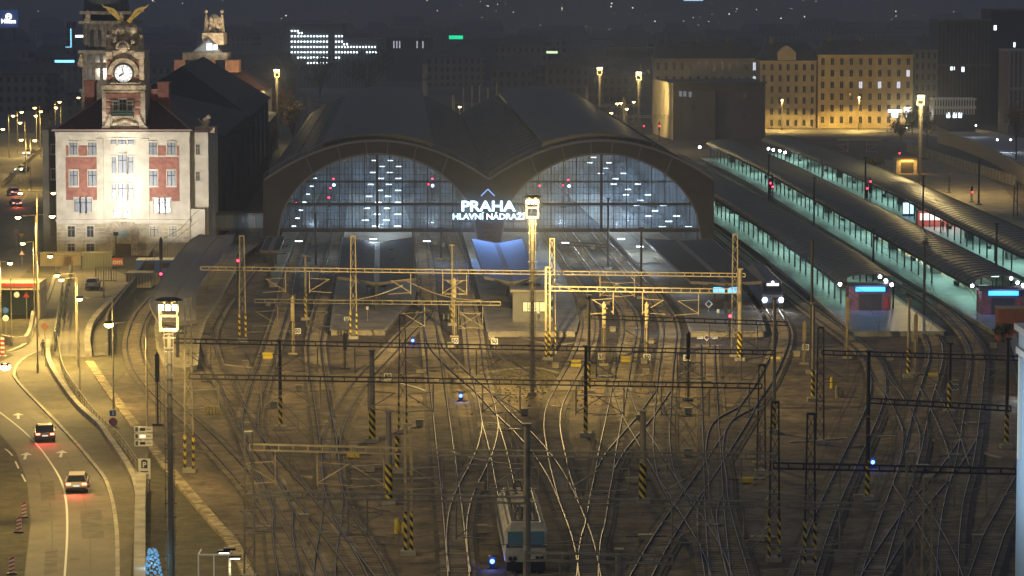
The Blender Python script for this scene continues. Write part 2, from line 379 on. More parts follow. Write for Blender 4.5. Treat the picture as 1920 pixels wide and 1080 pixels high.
M_patch = mat('asphalt_patch', (.112,.100,.078), .8, noise=.3, nscale=.8)
for pts in ([(75,905),(100,903),(104,940),(78,942)],[(150,960),(190,958),(196,1010),(154,1012)],[(60,760),(84,775),(92,790),(66,772)],[(85,1030),(108,1030),(106,1080),(82,1080)],[(30,700),(60,716),(64,722),(32,706)]): area('asphalt_patch', pts, .0815, M_patch)
def seam(pts, wd=.07):
    ln = smooth_line([gp(x, y) for x, y in pts], 1.5); A = offset(ln, -wd/2); B = offset(ln, wd/2); mb = MB(); mb.strip([(v.x, v.y, .083) for v in A], [(v.x, v.y, .083) for v in B]); structure('tar_seam', mb, M_patch)
seam([(170,1110),(168,1000),(155,930),(130,870),(95,820),(40,770)]); seam([(95,1100),(98,1000),(90,930),(70,880)], .09); seam([(120,950),(190,952)]); seam([(40,820),(100,812)])
for x, y, r_ in ((185,930,.34),(84,960,.36),(140,1050,.36),(70,800,.34),(206,985,.25),(190,900,.25)):
    c_ = gp(x, y); mc = MB(); mc.tube((0,0,.082),(0,0,.092),r_,n=16); o_ = mc.build('manhole_cover', M_patch); o_.location = (c_.x,c_.y,0); tag(o_, 'dark round manhole cover set in the curving road', 'manhole cover', 'manhole covers in the road')
arrow(34,780,-.16); arrow(115,851,-.10); arrow(48,855,-.10); arrow(110,768,-.3) if False else None

# ------------------------------------------------------------------ platforms
def platform(pts, m=M_plat, h=.62):
    q = [gp(x, y, h) for x, y in pts]; mb = MB(); mb.prism(q, 0, h); o = structure('platform', mb, m, fix=True)
    e = MB(); n = len(q); c = sum(q, Vector())/n
    for i in range(n):
        a, b = q[i], q[(i+1) % n]
        if (b-a).length < 3: continue
        e.bar(Vector((a.x, a.y, h+.01)), Vector((b.x, b.y, h+.01)), .35, .05)
    e.build('platform_edge', M_kerb, o)
    return o
platform([(452,420),(398,455),(345,500),(315,545),(297,585),(292,615),(296,652),(312,687),(345,690),(368,685),(372,640),(385,600),(412,560),(455,480),(530,422)])
platform([(660,330),(735,330),(768,420),(776,500),(780,540),(775,560),(748,587),(722,619),(621,619),(628,560),(643,470)])
platform([(880,340),(935,340),(1005,431),(1052,510),(1074,560),(1084,600),(1078,622),(915,622),(906,570),(888,500),(868,431)])
platform([(1040,340),(1085,340),(1225,431),(1330,495),(1385,535),(1405,560),(1426,595),(1434,622),(1296,622),(1282,582),(1258,552),(1222,520),(1142,437)])
platform([(615,330),(560,431),(530,505),(520,530),(505,530),(515,480),(545,400),(600,330)])
# ================================================================== TRAIN SHED
YS = gp(900, 492).y; SX = lambda px: pl(px, 492, YS).x
shed = thing('train_shed', 'twin arched steel and glass train shed with dark vaulted roofs over the tracks', 'train shed', (SX(918), YS, 0))
so_ = Vector((SX(918), YS, 0)); CL, CR = SX(708), SX(1127); XL, XR = SX(497), SX(1335); XV = SX(918)
SK = -8/233.0; LEN = 233
def prof(cx, x0, x1, n=24, up=0): return [(x0+(x1-x0)*i/n, 18+up-.0208*(x0+(x1-x0)*i/n-cx)**2) for i in range(n+1)]
M_vault = mat('vault_roof', (.014,.016,.021), .55, noise=.3, nscale=.25)
for cx, x0, x1 in ((CL, XL, XV-.35), (CR, XV+.35, XR)):
    pr = prof(cx, x0, x1); mb = MB(); NS = 12
    for j in range(NS):
        ya, yb = YS+LEN*j/NS, YS+LEN*(j+1)/NS
        mb.strip([(x+SK*(ya-YS), ya, z) for x, z in pr], [(x+SK*(yb-YS), yb, z) for x, z in pr])
        mb.strip([(x+SK*(ya-YS), ya, z-.3) for x, z in pr], [(x+SK*(yb-YS), yb, z-.3) for x, z in pr])
    # seams of the sheet roof
    for x, z in pr[1:-1:2]: mb.bar((x, YS+.5, z+.04), (x+SK*LEN, YS+LEN, z+.04), .08, .12)
    for j in range(1, 24):
        y = YS+LEN*j/24
        for k in range(len(pr)-1): mb.bar((pr[k][0]+SK*(y-YS), y, pr[k][1]+.03), (pr[k+1][0]+SK*(y-YS), y, pr[k+1][1]+.03), .25, .10)
    mb.build('vault_roof', M_vault, shed, so_)
    # raised monitor with glazed upstand, set back from the front
    pr = prof(cx, cx-8.3, cx+8.3, 14, .7); mb = MB()
    for ya, yb in ((YS+10, YS+LEN-6),):
        mb.strip([(x+SK*(ya-YS), ya, z) for x, z in pr], [(x+SK*(yb-YS), yb, z) for x, z in pr])
    mb.mi = 0
    mb.build('monitor_roof', mat('monitor_roof', (.018,.021,.026), .5, noise=.25, nscale=.3), shed, so_)
    mb = MB(); lo = prof(cx, cx-8.3, cx+8.3, 14, 0)
    mb.strip([(x+SK*10, YS+10.02, z) for x, z in lo], [(x+SK*10, YS+10.02, z) for x, z in pr])
    for e in (0, -1): mb.strip([(lo[e][0]+SK*10, YS+10, lo[e][1]), (lo[e][0]+SK*(LEN-6), YS+LEN-6, lo[e][1])], [(pr[e][0]+SK*10, YS+10, pr[e][1]), (pr[e][0]+SK*(LEN-6), YS+LEN-6, pr[e][1])])
    mb.build('monitor_glazing', mat('monitor_glazing', (.02,.025,.03), .35), shed, so_)
    # rib arches inside
    for j in range(1, 12):
        y = YS+LEN*j/12; mb = MB(); pr2 = prof(cx, x0+.5, x1-.5, 12, -.7)
        for k in range(12): mb.bar((pr2[k][0]+SK*(y-YS), y, pr2[k][1]), (pr2[k+1][0]+SK*(y-YS), y, pr2[k+1][1]), .25, .7)
        for e in (0, -1): mb.bar((pr2[e][0]+SK*(y-YS), y, 0), (pr2[e][0]+SK*(y-YS), y, pr2[e][1]), .4, .5)
        mb.build('arch_rib', mat('rib_steel', (.12,.14,.15), .6), shed, so_)
AE, BE, CE = 14.9, 13.15, 3.0
def ell(cx, x): 
    t = 1-((x-cx)/AE)**2
    return CE+BE*math.sqrt(t) if t > 0 else CE
M_fas = mat('arch_plating', (.040,.038,.043), .7, noise=.2, nscale=.4)
mb = MB(); N = 40
for cx, x0, x1 in ((CL, XL, XV), (CR, XV, XR)):
    for i in range(N):
        a, b = cx-AE+2*AE*i/N, cx-AE+2*AE*(i+1)/N
        mb.plate([(a, ell(cx, a)), (b, ell(cx, b)), (b, 18.1-.0208*(b-cx)**2), (a, 18.1-.0208*(a-cx)**2)], YS-.6, YS)
mb.plate([(XL-.2, 0), (CL-AE, 0), (CL-AE, 18.1-.0208*AE**2), (XL-.2, 12.1)], YS-.6, YS)
mb.plate([(CR+AE, 0), (XR+.2, 0), (XR+.2, 12.1), (CR+AE, 18.1-.0208*AE**2)], YS-.6, YS)
mb.plate([(CL+AE, 0), (CR-AE, 0), (CR-AE, 18.1-.0208*AE**2), (XV, 12.15), (CL+AE, 18.1-.0208*AE**2)], YS-.6, YS)
mb.build('arch_fascia', M_fas, shed, so_)
mb = MB()     # mouldings and walkway rail along the arch
for cx, x0, x1 in ((CL, XL, XV), (CR, XV, XR)):
    pr = prof(cx, x0, x1, 30, .1)
    for k in range(30):
        mb.bar((pr[k][0], YS-.75, pr[k][1]), (pr[k+1][0], YS-.75, pr[k+1][1]), .35, .3)
        mb.bar((pr[k][0], YS-.9, pr[k][1]+.9), (pr[k+1][0], YS-.9, pr[k+1][1]+.9), .06, .06)
        if k % 2 == 0: mb.bar((pr[k][0], YS-.9, pr[k][1]), (pr[k][0], YS-.9, pr[k][1]+.9), .06, .06)
    for i in range(N):
        a, b = cx-AE+2*AE*i/N, cx-AE+2*AE*(i+1)/N
        mb.bar((a, YS-.7, ell(cx, a)), (b, YS-.7, ell(cx, b)), .2, .25)
    for t in (.18, .32, .45, .55, .68, .82):
        a = cx-AE+2*AE*t; mb.bar((a, YS-.66, ell(cx, a)+.1), (a+(t-.5)*3, YS-.66, 18-.0208*(a+(t-.5)*3-cx)**2), .14, .12)
mb.build('arch_moulding', mat('moulding', (.16,.15,.15), .6), shed, so_)
for sx_, sg in ((XL, 1), (XR, -1)):
    mb = MB(); mb.strip([(sx_, YS, 0), (sx_+SK*LEN, YS+LEN, 0)], [(sx_, YS, 12.1), (sx_+SK*LEN, YS+LEN, 12.1)])
    mb.build('side_wall', M_fas, shed, so_)
mb = MB(); mb.plate([(XL,0),(XR,0),(XR,1),(XL,1)], YS+LEN+70, YS+LEN+70.3) if False else None
mb = MB(); mb.add([(XV-.8,YS,11.75),(XV+.8,YS,11.75),(XV+.8+SK*LEN,YS+LEN,11.75),(XV-.8+SK*LEN,YS+LEN,11.75),(XV-.8,YS,11.45),(XV+.8,YS,11.45),(XV+.8+SK*LEN,YS+LEN,11.45),(XV-.8+SK*LEN,YS+LEN,11.45)],[(0,1,2,3),(7,6,5,4),(0,4,5,1),(1,5,6,2),(2,6,7,3),(3,7,4,0)]); mb.build('valley_gutter', M_vault, shed, so_)
# glazing
gm = D.materials.new('hall_glass'); gm.use_nodes = True; n = gm.node_tree; n.nodes.clear(); MATS['hall_glass'] = gm
tr_ = n.nodes.new('ShaderNodeBsdfTransparent'); tr_.inputs[0].default_value = (.82,.90,1,1)
tl = n.nodes.new('ShaderNodeBsdfTranslucent'); tl.inputs[0].default_value = (.38,.52,.68,1)
gl = n.nodes.new('ShaderNodeBsdfGlossy'); gl.inputs['Roughness'].default_value = .15; gl.inputs[0].default_value = (.6,.7,.8,1)
m1 = n.nodes.new('ShaderNodeMixShader'); tcg = n.nodes.new('ShaderNodeTexCoord'); ng = n.nodes.new('ShaderNodeTexNoise'); ng.inputs['Scale'].default_value = .55; ng.inputs['Detail'].default_value = 6
n.links.new(tcg.outputs['Object'], ng.inputs['Vector']); mg = n.nodes.new('ShaderNodeMapRange'); mg.inputs['From Min'].default_value = .35; mg.inputs['From Max'].default_value = .65; mg.inputs['To Min'].default_value = .07; mg.inputs['To Max'].default_value = .24
n.links.new(ng.outputs['Fac'], mg.inputs['Value']); n.links.new(mg.outputs[0], m1.inputs[0]); m2 = n.nodes.new('ShaderNodeMixShader'); m2.inputs[0].default_value = .06
ou = n.nodes.new('ShaderNodeOutputMaterial')
n.links.new(tr_.outputs[0], m1.inputs[1]); n.links.new(tl.outputs[0], m1.inputs[2]); n.links.new(m1.outputs[0], m2.inputs[1]); n.links.new(gl.outputs[0], m2.inputs[2]); n.links.new(m2.outputs[0], ou.inputs[0])
for cx in (CL, CR):
    xs_ = [cx-AE+2*AE*i/40 for i in range(41)]; mb = MB()
    mb.strip([(x, YS-.3, 4.9) for x in xs_ if ell(cx, x) > 4.9], [(x, YS-.3, ell(cx, x)) for x in xs_ if ell(cx, x) > 4.9])
    g = mb.build('arch_glazing', gm, shed, so_)
    mb = MB(); st = 1.86/3.5; k = -int(AE/st)
    while k*st < AE:
        x = cx+k*st; z = ell(cx, x)
        if z > 5.2: mb.bar((x, YS-.32, 4.9), (x, YS-.32, z), .045, .05)
        k += 1
    z = 5.5
    while z < CE+BE:
        hw = AE*math.sqrt(max(0, 1-((z-CE)/BE)**2)); mb.bar((cx-hw, YS-.32, z), (cx+hw, YS-.32, z), .04, .04); z += .95
    mb.build('glazing_bars', M_steeld, g)
    mb = MB()
    for k in range(-7, 8):
        x = cx+k*1.86
        if ell(cx, x) > 5.2: mb.bar((x, YS-.4, 4.8), (x, YS-.4, ell(cx, x)), .13 if k else .38, .2)
    for z, t in ((4.9, .45), (8.7, .4), (12.0, .16)):
        hw = AE*math.sqrt(max(0, 1-((z-CE)/BE)**2)); mb.bar((cx-hw, YS-.42, z), (cx+hw, YS-.42, z), .3, t)
    mb.build('mullion', M_steeld, g)
for cx in (CL, CR):     # glazed screen at the far end
    xs_ = [cx-AE+2*AE*i/40 for i in range(41)]; mb = MB(); ox = SK*(LEN-3)
    mb.strip([(x+ox, YS+LEN-3, 6.5) for x in xs_ if ell(cx, x) > 6.5], [(x+ox, YS+LEN-3, ell(cx, x)+1.2) for x in xs_ if ell(cx, x) > 6.5])
    g = mb.build('rear_glazing', mat('rear_glass', (.13,.155,.18), .6), shed, so_); mb = MB()
    for k in range(-7, 8): mb.bar((cx+k*1.86+ox, YS+LEN-3.2, 6.5), (cx+k*1.86+ox, YS+LEN-3.2, ell(cx, cx+k*1.86)), .2, .2)
    mb.build('rear_bars', M_steeld, g)
mb = MB()   # beam along the foot of the glass, and posts under it
mb.bar((XL, YS-.5, 4.75), (XR, YS-.5, 4.75), .6, .35); mb.bar((XL, YS-.55, 5.3), (XR, YS-.55, 5.3), .08, .08)
mb.build('walkway_beam', M_fas, shed, so_)
# dark lattice pylon under the valley
mb = MB()
for dx in (-1.1, 1.1):
    mb.bar((XV+dx, YS-.9, 0), (XV+dx, YS-.9, 8), .35, .35)
for k in range(6): mb.bar((XV-1.1, YS-.9, k*1.3), (XV+1.1, YS-.9, k*1.3+1.3), .15, .15); mb.bar((XV+1.1, YS-.9, k*1.3), (XV-1.1, YS-.9, k*1.3+1.3), .15, .15)
mb.build('pylon', M_steeld, shed, so_)
# interior strip lamps
rowlab = {}
lampL = None
def fix(px, py, h=5.2, wd=1.0):
    p = gp(px, py, h); mb = MB(); mb.box(-wd/2, wd/2, -.12, .12, -.06, .03)
    o = mb.build('strip_lamp', glow('shed_tube', (.80,.92,1), 9)); o.location = p
    tag(o, 'white strip lamp hanging over the platforms inside the glazed shed', 'strip lamp', 'strip lamps under the shed roof'); return o
for cx_, xs2 in (((715, 430), (-34,-12,8,30)), ):
    for r_ in range(13):
        y = 424-r_*11.2; k = (y+36)/474
        for q, dx in enumerate(xs2):
            if (r_+q) % 2: fix(754+(715+dx-754)*k, y)
for r_ in range(15):
    y = 425-r_*10; k = (y+36)/474
    for q, dx in enumerate((-22, 0, 30)):
        if (r_+q) % 2 == 0: fix(714+(1280+dx-714)*k+random.uniform(-4,4), y)
for r_ in range(9):
    y = 424-r_*15; k = (y+36)/474
    fix(754+(545-754)*k, y, wd=.6)
for r_ in range(5):
    y = 424-r_*11; k = (y+36)/474
    fix(754+(930-754)*k, y, wd=.9)
for px in (600, 715, 830, 925, 1050, 1150, 1250):
    for y, e in ((386, 1500), (350, 1300), (322, 1200), (298, 1200)):
        k = (y+36)/471; v = 754
        p = gp(v+(px-v)*k, y, 8.0)
        light('POINT', p, e*(1.9 if px in (715, 1150, 1250) else .4), (.72,.88,1), size=.12)  # added hall fills without fixtures, standing in for its lamps
for px, y in ((560,452),(700,448),(800,452),(1060,455),(1165,448),(1200,462)):
    fix(px, y, 4.8); light('POINT', gp(px, y, 4.5), 330, (.70,.85,1), size=.12)  # strip fixtures and points added to brighten the platforms before the shed
# illuminated station name
sg = thing('station_sign', 'glowing blue-white station name in two lines of letters on the shed front', 'station sign', (SX(915), YS-1.6, 0))
M_sgn = glow('sign_letters', (.50,.76,1), 5)
zA = pl(915, 387.5, YS-1.6).z; zB = pl(915, 406.5, YS-1.6).z; zC = pl(915, 361, YS-1.6).z
text('letters', 'PRAHA', (0, 0, zA), 2.1, M_sgn, sg, .08, bold=.05, sx=1.2)
text('letters', 'HLAVNÍ NÁDRAŽÍ', (0.1, 0, zB), 1.15, M_sgn, sg, .06, bold=.022, sx=1.14)
mb = MB(); mb.bar((-1, 0, zC-.5), (0, 0, zC+.5), .1, .14); mb.bar((1, 0, zC-.5), (0, 0, zC+.5), .1, .14)
mb.build('emblem', glow('emblem_dim', (.25,.45,1), 1.5), sg)
mb = MB()
for z in (zA-.95, zB-.7): mb.bar((-5.8, .25, z), (5.8, .25, z), .1, .1)
for x in (-4, -1.5, 1.5, 4): mb.bar((x, .3, zB-.8), (x, .3, zA+.8), .08, .08)
mb.build('sign_frame', M_steeld, sg)
light('AREA', (0, -.8, zA-.5), 1700, (.14,.34,1), sg, rot=(R(-38), 0, 0), sx=9, sy=3)
# ================================================================== STATION CANOPIES
M_can = wave('corrugated_canopy', (.24,.22,.20), (.10,.095,.09), .5, 'Y', thr=.5, sharp=.3)
M_canb = mat('canopy_sheet', (.032,.034,.042), .8, .0, noise=.25, nscale=.5)
def canopy_flat(name, label, left, right, h, m, dip=0, posts=4, gutter=True):
    A = smooth_line([gp(x, y, h) for x, y in left], 3); B = smooth_line([gp(x, y, h) for x, y in right], 3)
    n = 12
    def samp(L, t): i = t*(len(L)-1); k = min(int(i), len(L)-2); return L[k].lerp(L[k+1], i-k)
    base = (samp(A, 0)+samp(B, 0))/2; base.z = 0; root = thing(name, label, 'platform canopy', base)
    mb = MB(); top = []; 
    for k in range(n+1):
        a, b = samp(A, k/n), samp(B, k/n); c = (a+b)/2; c.z -= dip; top.append((a, c, b))
    for k in range(n):
        for u, v in ((0, 1), (1, 2)):
            q = [top[k][u], top[k+1][u], top[k+1][v], top[k][v]]
            lo = [x-Vector((0,0,.12)) for x in q]; mb.add(q+lo, [(0,1,2,3),(7,6,5,4)])
    mb.build('roof_sheet', m, root, base)
    mb = MB()
    for k in range(n):
        for u in (0, 2): mb.bar(top[k][u]-Vector((0,0,.08)), top[k+1][u]-Vector((0,0,.08)), .12, .3)
        if gutter: mb.bar(top[k][1]+Vector((0,0,.03)), top[k+1][1]+Vector((0,0,.03)), .7, .1)
    for k in (0, n):
        for u, v in ((0, 1), (1, 2)): mb.bar(top[k][u]-Vector((0,0,.1)), top[k][v]-Vector((0,0,.1)), .14, .35)
    mb.build('gutter', mat('gutter_grey', (.16,.14,.12), .6), root, base)
    for k in range(posts+1):
        c = samp(A, k/posts).lerp(samp(B, k/posts), .5); mb = MB(); mb.bar((c.x, c.y, .6), (c.x, c.y, h-dip-.05), .35, .35)
        mb.bar((c.x-2.2, c.y, h-.35), (c.x, c.y, h-dip-.5), .14, .2); mb.bar((c.x+2.2, c.y, h-.35), (c.x, c.y, h-dip-.5), .14, .2)
        mb.build('post', M_steeld, root, base)
    return root
canopy_flat('platform_canopy', 'curved ribbed canopy bending beside the clock tower building', [(375,440),(352,455),(317,500),(290,545),(281,570),(297,603)], [(440,440),(432,455),(404,492),(373,535),(364,565),(368,601)], 4.6, M_can, .15, 6)
canopy_flat('platform_canopy', 'dark butterfly canopy below the left arch', [(643,446),(633,519)], [(773,446),(779,522)], 4.6, M_canb, .7)
canopy_flat('platform_canopy', 'butterfly canopy catching blue light under the station name', [(884,447),(908,519)], [(978,447),(1010,519)], 4.6, mat('canopy_bluelit_sheet', (.03,.055,.15), .5, noise=.4, nscale=2.2, bump=.5, bscale=1.5), .7)  # blue of the sign light is put into this sheet's colour
canopy_flat('platform_canopy', 'flat dark canopy below the right arch', [(1207,448),(1295,528)], [(1335,448),(1428,528)], 4.6, M_canb, .25, 5)
canopy_flat('platform_canopy', 'small dark canopy at the left foot of the shed', [(500,444),(488,470)], [(533,444),(524,470)], 4.6, M_canb, .1, 2)

M_vsheet = wave('vault_canopy_sheet', (.085,.095,.085), (.045,.052,.048), .3, 'Y', thr=.62, sharp=.25, rough=.5)
ROWS = {
 'A': ([(1258,300),(1325,341),(1400,383),(1475,427),(1555,478),(1632,533)], 'vaulted canopy nearest the train shed with a lit kiosk at its end', 2.9, 8.2),
 'B': ([(1356,271),(1448,311),(1565,372),(1690,437),(1800,495),(1880,536)], 'middle of the three long vaulted canopies', 2.9, 8.2),
 'C': ([(1460,263),(1532,288),(1672,344),(1790,398),(1880,440),(1990,490),(2060,520)], 'farthest right of the three long vaulted canopies', 2.9, 8.2)}
plats = {}
for key, (cl, lab, eh, wid) in ROWS.items():
    ln = smooth_line([gp(x, y, 3.7) for x, y in cl], 3.2)
    for p in ln: p.z = 0
    ln = ln[::-1] if ln[0].y < ln[-1].y else ln
    base = ln[-1].copy(); root = thing('platform_canopy', lab, 'platform canopy', base)
    A = offset(ln, -5.3); B = offset(ln, 5.3); nL = len(ln)
    ext = (ln[-1]-ln[-3]).normalized()
    for L in (A, B): L.append(L[-1]+ext*(26 if key == 'A' else 22))
    mb = MB(); h = .62
    for j in range(len(A)-1): mb.prism([A[j], A[j+1], B[j+1], B[j]], 0, h)
    pf = structure('platform', mb, mat('platform_paving_worn', (.24,.25,.235), .42, col2=(.15,.16,.15), nscale=.5), fix=True)
    e = MB()
    for L in (A, B):
        for j in range(len(L)-1): e.bar(L[j]+Vector((0,0,h+.01)), L[j+1]+Vector((0,0,h+.01)), .4, .05)
    e.build('platform_edge', M_kerb, pf)
    mb = MB(); N = 10; wd = wid/2; rows = []
    for j, p in enumerate(ln):
        l_, r_ = offset(ln, 1)[j]-p, None
        rows.append([p+l_*(wd*math.cos(PI*(N-k)/N)*-1)+Vector((0,0,3.7+1.25*math.sin(PI*k/N))) for k in range(N+1)])
    vs = [v for r in rows for v in r]
    mb.add(vs, [(j*(N+1)+k, j*(N+1)+k+1, (j+1)*(N+1)+k+1, (j+1)*(N+1)+k) for j in range(nL-1) for k in range(N)])
    mb.build('vault_roof', M_vsheet, root, base, smooth=True)
    mb = MB()
    for j in range(nL):
        for k in range(N): mb.bar(rows[j][k]+Vector((0,0,.03)), rows[j][k+1]+Vector((0,0,.03)), .06, .05)
    for e_ in (0, N):
        for j in range(nL-1): mb.bar(rows[j][e_], rows[j+1][e_], .16, .38)
    mb.build('canopy_ribs', mat('canopy_rib', (.05,.06,.055), .6), root, base)
    PA, PB = offset(ln, -2.9), offset(ln, 2.9); cnt = 0
    proto = None
    for j in range(0, nL, 2):
        for L in (PA, PB):
            c = L[j]
            if proto is None:
                mb = MB(); mb.tube((0,0,.6), (0,0,3.9), .11, n=8); mb.bar((0,0,3.2), (0,.0,3.9), .3, .1); proto = mb.build('post', M_green, root); o = proto
            else: o = proto.copy(); COL.objects.link(o); o.parent = root
            o.location = c-base; cnt += 1
            if cnt > 96: break
    # tubes under the roof
    step = 5
    for j in range(3, nL-1, 4):
        c = ln[j]; mb = MB(); mb.box(-.7, .7, -.1, .1, -.05, .05); o = mb.build('canopy_lamp', glow('teal_tube', (.55,1,.85), 5), root); o.location = c-base+Vector((0,0,4.3))
        if (j//4) % 2 == 0:
            light('AREA', c-base+Vector((0,0,4.2)), 680*random.uniform(.6,1.4), (.52,1,.84), root, sx=4.5, sy=14, rot=(0,0,0))
    plats[key] = (ln, base, root)
# platform furniture: benches, cabinets
bench = thing('platform_bench', 'wire bench', 'bench', (0,0,0))
mb = MB(); mb.box(-1.3,1.3,-.25,.25,.42,.48); mb.build('seat', M_concd, bench)
mb = MB(); mb.box(-1.3,1.3,.22,.28,.5,.95); mb.build('backrest', M_concd, bench)
for x in (-1.1, 1.1): mb = MB(); mb.box(x-.05,x+.05,-.2,.2,0,.42); mb.build('leg', M_steeld, bench)
cab = thing('platform_cabinet', 'c', 'cabinet', (0,0,0))
mb = MB(); mb.box(-1.2,1.2,-.6,.6,0,1.9); mb.build('cabinet_body', mat('cabinet_grey', (.16,.16,.15), .6), cab)
mb = MB(); mb.box(-1.0,1.0,-.66,-.605,.9,1.7); mb.build('timetable_panel', mat('panel_pale', (.4,.42,.42), .5), cab)
first = [True, True]
NM = {'A': 'nearest the train shed', 'B': 'in the middle', 'C': 'at the far right'}
for key in 'ABC':
    ln = plats[key][0]; bi = 0
    for j in range(5, len(ln)-3, 6):
        p = ln[j]; t = (ln[j+1]-p); a = math.atan2(t.y, t.x)
        tgt, idx, nm = (bench, 0, 'dark bench') if (j//6) % 2 else (cab, 1, 'grey timetable cabinet')
        g = ('benches' if idx == 0 else 'cabinets')+' on the platform '+NM[key]
        lab = nm+' between the posts of the vaulted platform '+NM[key]
        if first[idx]: first[idx] = False; tgt.location = p+Vector((0,0,.62)); tgt.rotation_euler = (0,0,a); tag(tgt, lab, None, g)
        else: dup(tgt, p+Vector((0,0,.62)), a, lab, g)
# lit kiosks at canopy ends
def kiosk(px, py, lab, wd=5.2):
    p = gp(px, py, .62); s = thing('lift_kiosk', lab, 'kiosk', p)
    mb = MB(); mb.box(-wd/2, wd/2, 0, 4.5, 0, 3.0); mb.build('walls', mat('purple_brick', (.17,.09,.12), .8, noise=.2, nscale=4), s)
    mb = MB(); mb.box(-wd/2+1.2, wd/2-1.2, -.08, -.003, .0, 2.1); mb.build('door', M_steeld, s)
    mb = MB(); mb.box(-wd/2-.4, wd/2+.4, -.7, 4.8, 3.003, 3.15); mb.build('roof', M_steeld, s)
    mb = MB(); mb.box(-wd/2+.7, wd/2-.8, -.85, -.72, 2.45, 3.0); mb.build('display_screen', M_lcyan, s)
    mb = MB(); mb.box(wd/2-.75, wd/2-.4, -.2, -.003, .3, 1.6); mb.build('fire_cabinet', M_red, s)
    light('AREA', (0, -1.2, 3.4), 170, (.25,.30,1), s, rot=(R(25), 0, 0), sx=3, sy=.8)
    return s
kiosk(1631, 582, 'purple lit kiosk with cyan display at the end of the nearest vaulted canopy')
kiosk(1880, 590, 'purple lit kiosk with cyan display at the end of the middle vaulted canopy')
# canopy-end floodlights
def blob(px, py, h, r, m, name, lab, cat, group=None, e=0, col=(1,1,1), light_off=None):
    p = gp(px, py, h); mb = MB(); mb.ball((0,0,0), r, 10, 6); t = thing(name, lab, cat, p, 0, group)
    mb.build('bulb', m, t); mb = MB(); mb.box(-r*1.1, r*1.1, r*.6, r*1.6, -r*.8, r*1.0); mb.build('housing', M_steeld, t)
    if e: light('POINT', (0, -r*1.5, -r*.8), e, col, t, size=r)
    return t
for i, (x, y) in enumerate([(1575,533),(1650,519),(1661,526),(1672,534)]): blob(x, y, 4.0, .22, M_lwht, 'floodlight', 'white floodlight on the end arch above the nearest lit kiosk', 'floodlight', 'floodlights on the nearest canopy end', 60 if i in (0, 2) else 0, (.85,.9,1))
for i, (x, y) in enumerate([(1823,536),(1896,522),(1908,530),(1918,535)]): blob(x, y, 4.0, .2, M_lwht, 'floodlight', 'white floodlight on the end arch of the middle canopy', 'floodlight', 'floodlights on the middle canopy end', 60 if i in (0, 2) else 0, (.85,.9,1))
for i, (x, y) in enumerate([(1441,279),(1450,281),(1462,283),(1472,286)]): blob(x, y, 3.6, .28, M_lwht, 'floodlight', 'pale lamp under the tip of the farthest vaulted canopy', 'floodlight', 'lamps at the far canopy tip')
blob(1312, 276, 3.6, .3, M_lwht, 'floodlight', 'single white lamp at the far tip of the middle canopy', 'floodlight', None, 150, (.8,.9,1))
# bright kiosk under the far canopy
p = gp(1765, 425, .62); t = thing('snack_kiosk', 'brightly lit red and white kiosk under the farthest canopy', 'kiosk', p)
mb = MB(); mb.box(-4, 4, 0, 2.4, 0, 2.6); mb.build('walls', mat('kiosk_red', (.45,.10,.07), .5), t)
mb = MB(); mb.box(-3.6, 3.4, -.1, -.003, 1.1, 2.2); mb.build('window', glow('kiosk_window', (1,.75,.7), 2.2), t)
light('AREA', (0, -1.5, 2.8), 420, (1,.93,.9), t, sx=7, sy=2)
p = gp(1703, 405, .62); t = thing('advert_panel', 'glowing pale blue advertising panel left of the bright kiosk', 'advert panel', p)
mb = MB(); mb.box(-.9, .9, 0, .2, .4, 2.3); mb.build('screen', glow('advert', (.45,.75,1), 2.5), t); mb = MB(); mb.box(-1, 1, .21, .4, 0, 2.4); mb.build('frame', M_steeld, t)
p = gp(1360, 544, 3.4); t = thing('departure_display', 'cyan departure display hanging under the flat canopy', 'display', p)
mb = MB(); mb.box(-1.5, 1.5, 0, .15, -.35, .35); mb.build('screen', M_lcyan, t); mb = MB(); mb.box(-1.55, 1.55, .16, .3, -.4, .4); mb.bar((-1.2,.2,.4),(-1.2,.2,1.1),.06); mb.bar((1.2,.2,.4),(1.2,.2,1.1),.06); mb.build('housing', M_steeld, t)
light('AREA', (0, -.5, 0), 120, (.2,.5,1), t, rot=(R(60),0,0), sx=2.5, sy=.6)
for x, y in ((1235,560),(1300,500),(1350,580)): light('AREA', gp(x, y, 4.2), 130, (.6,.75,1), sx=4, sy=6)  # area fills here and on the next line, added without any lamp
light('AREA', gp(1170, 452, 4.5), 350, (.65,.8,1), sx=7, sy=6)

# ================================================================== STATION BUILDING (south wing and clock tower)
YB = gp(230, 480).y
Q = lambda x, y: pl(x, y, YB)
bld = thing('station_building', 'cream and red brick station building floodlit below its clock tower', 'station building', (Q(230,480).x, YB, 0))
bo = Vector((Q(230,480).x, YB, 0))
def rect(mb, x0, y0, x1, y1, Y, d0, d1):   # rectangle of the facade plane, with real thickness
    a = pl(x0, y1, Y); b = pl(x1, y0, Y); mb.box(a.x, b.x, Y+d0, Y+d1, a.z, b.z)
def wallm(mb, x0, y0, x1, y1, dep, Y=None):
    Y = Y or YB; a = pl(x0, y1, Y); b = pl(x1, y0, Y); mb.box(a.x, b.x, Y, Y+dep, 0, b.z)
mb = MB(); wallm(mb, 107, 247, 355, 480, 22); mb.build('wall', M_cream, bld, bo)
mb = MB(); wallm(mb, 355.3, 248, 390, 480, 16, YB+2); mb.build('side_bay', M_cream, bld, bo)
mb = MB(); a = Q(355,480); b = Q(384,392); mb.box(a.x+.01, b.x, YB+.3, YB+1.98, 0, b.z); mb.build('side_bay', M_cream, bld, bo)
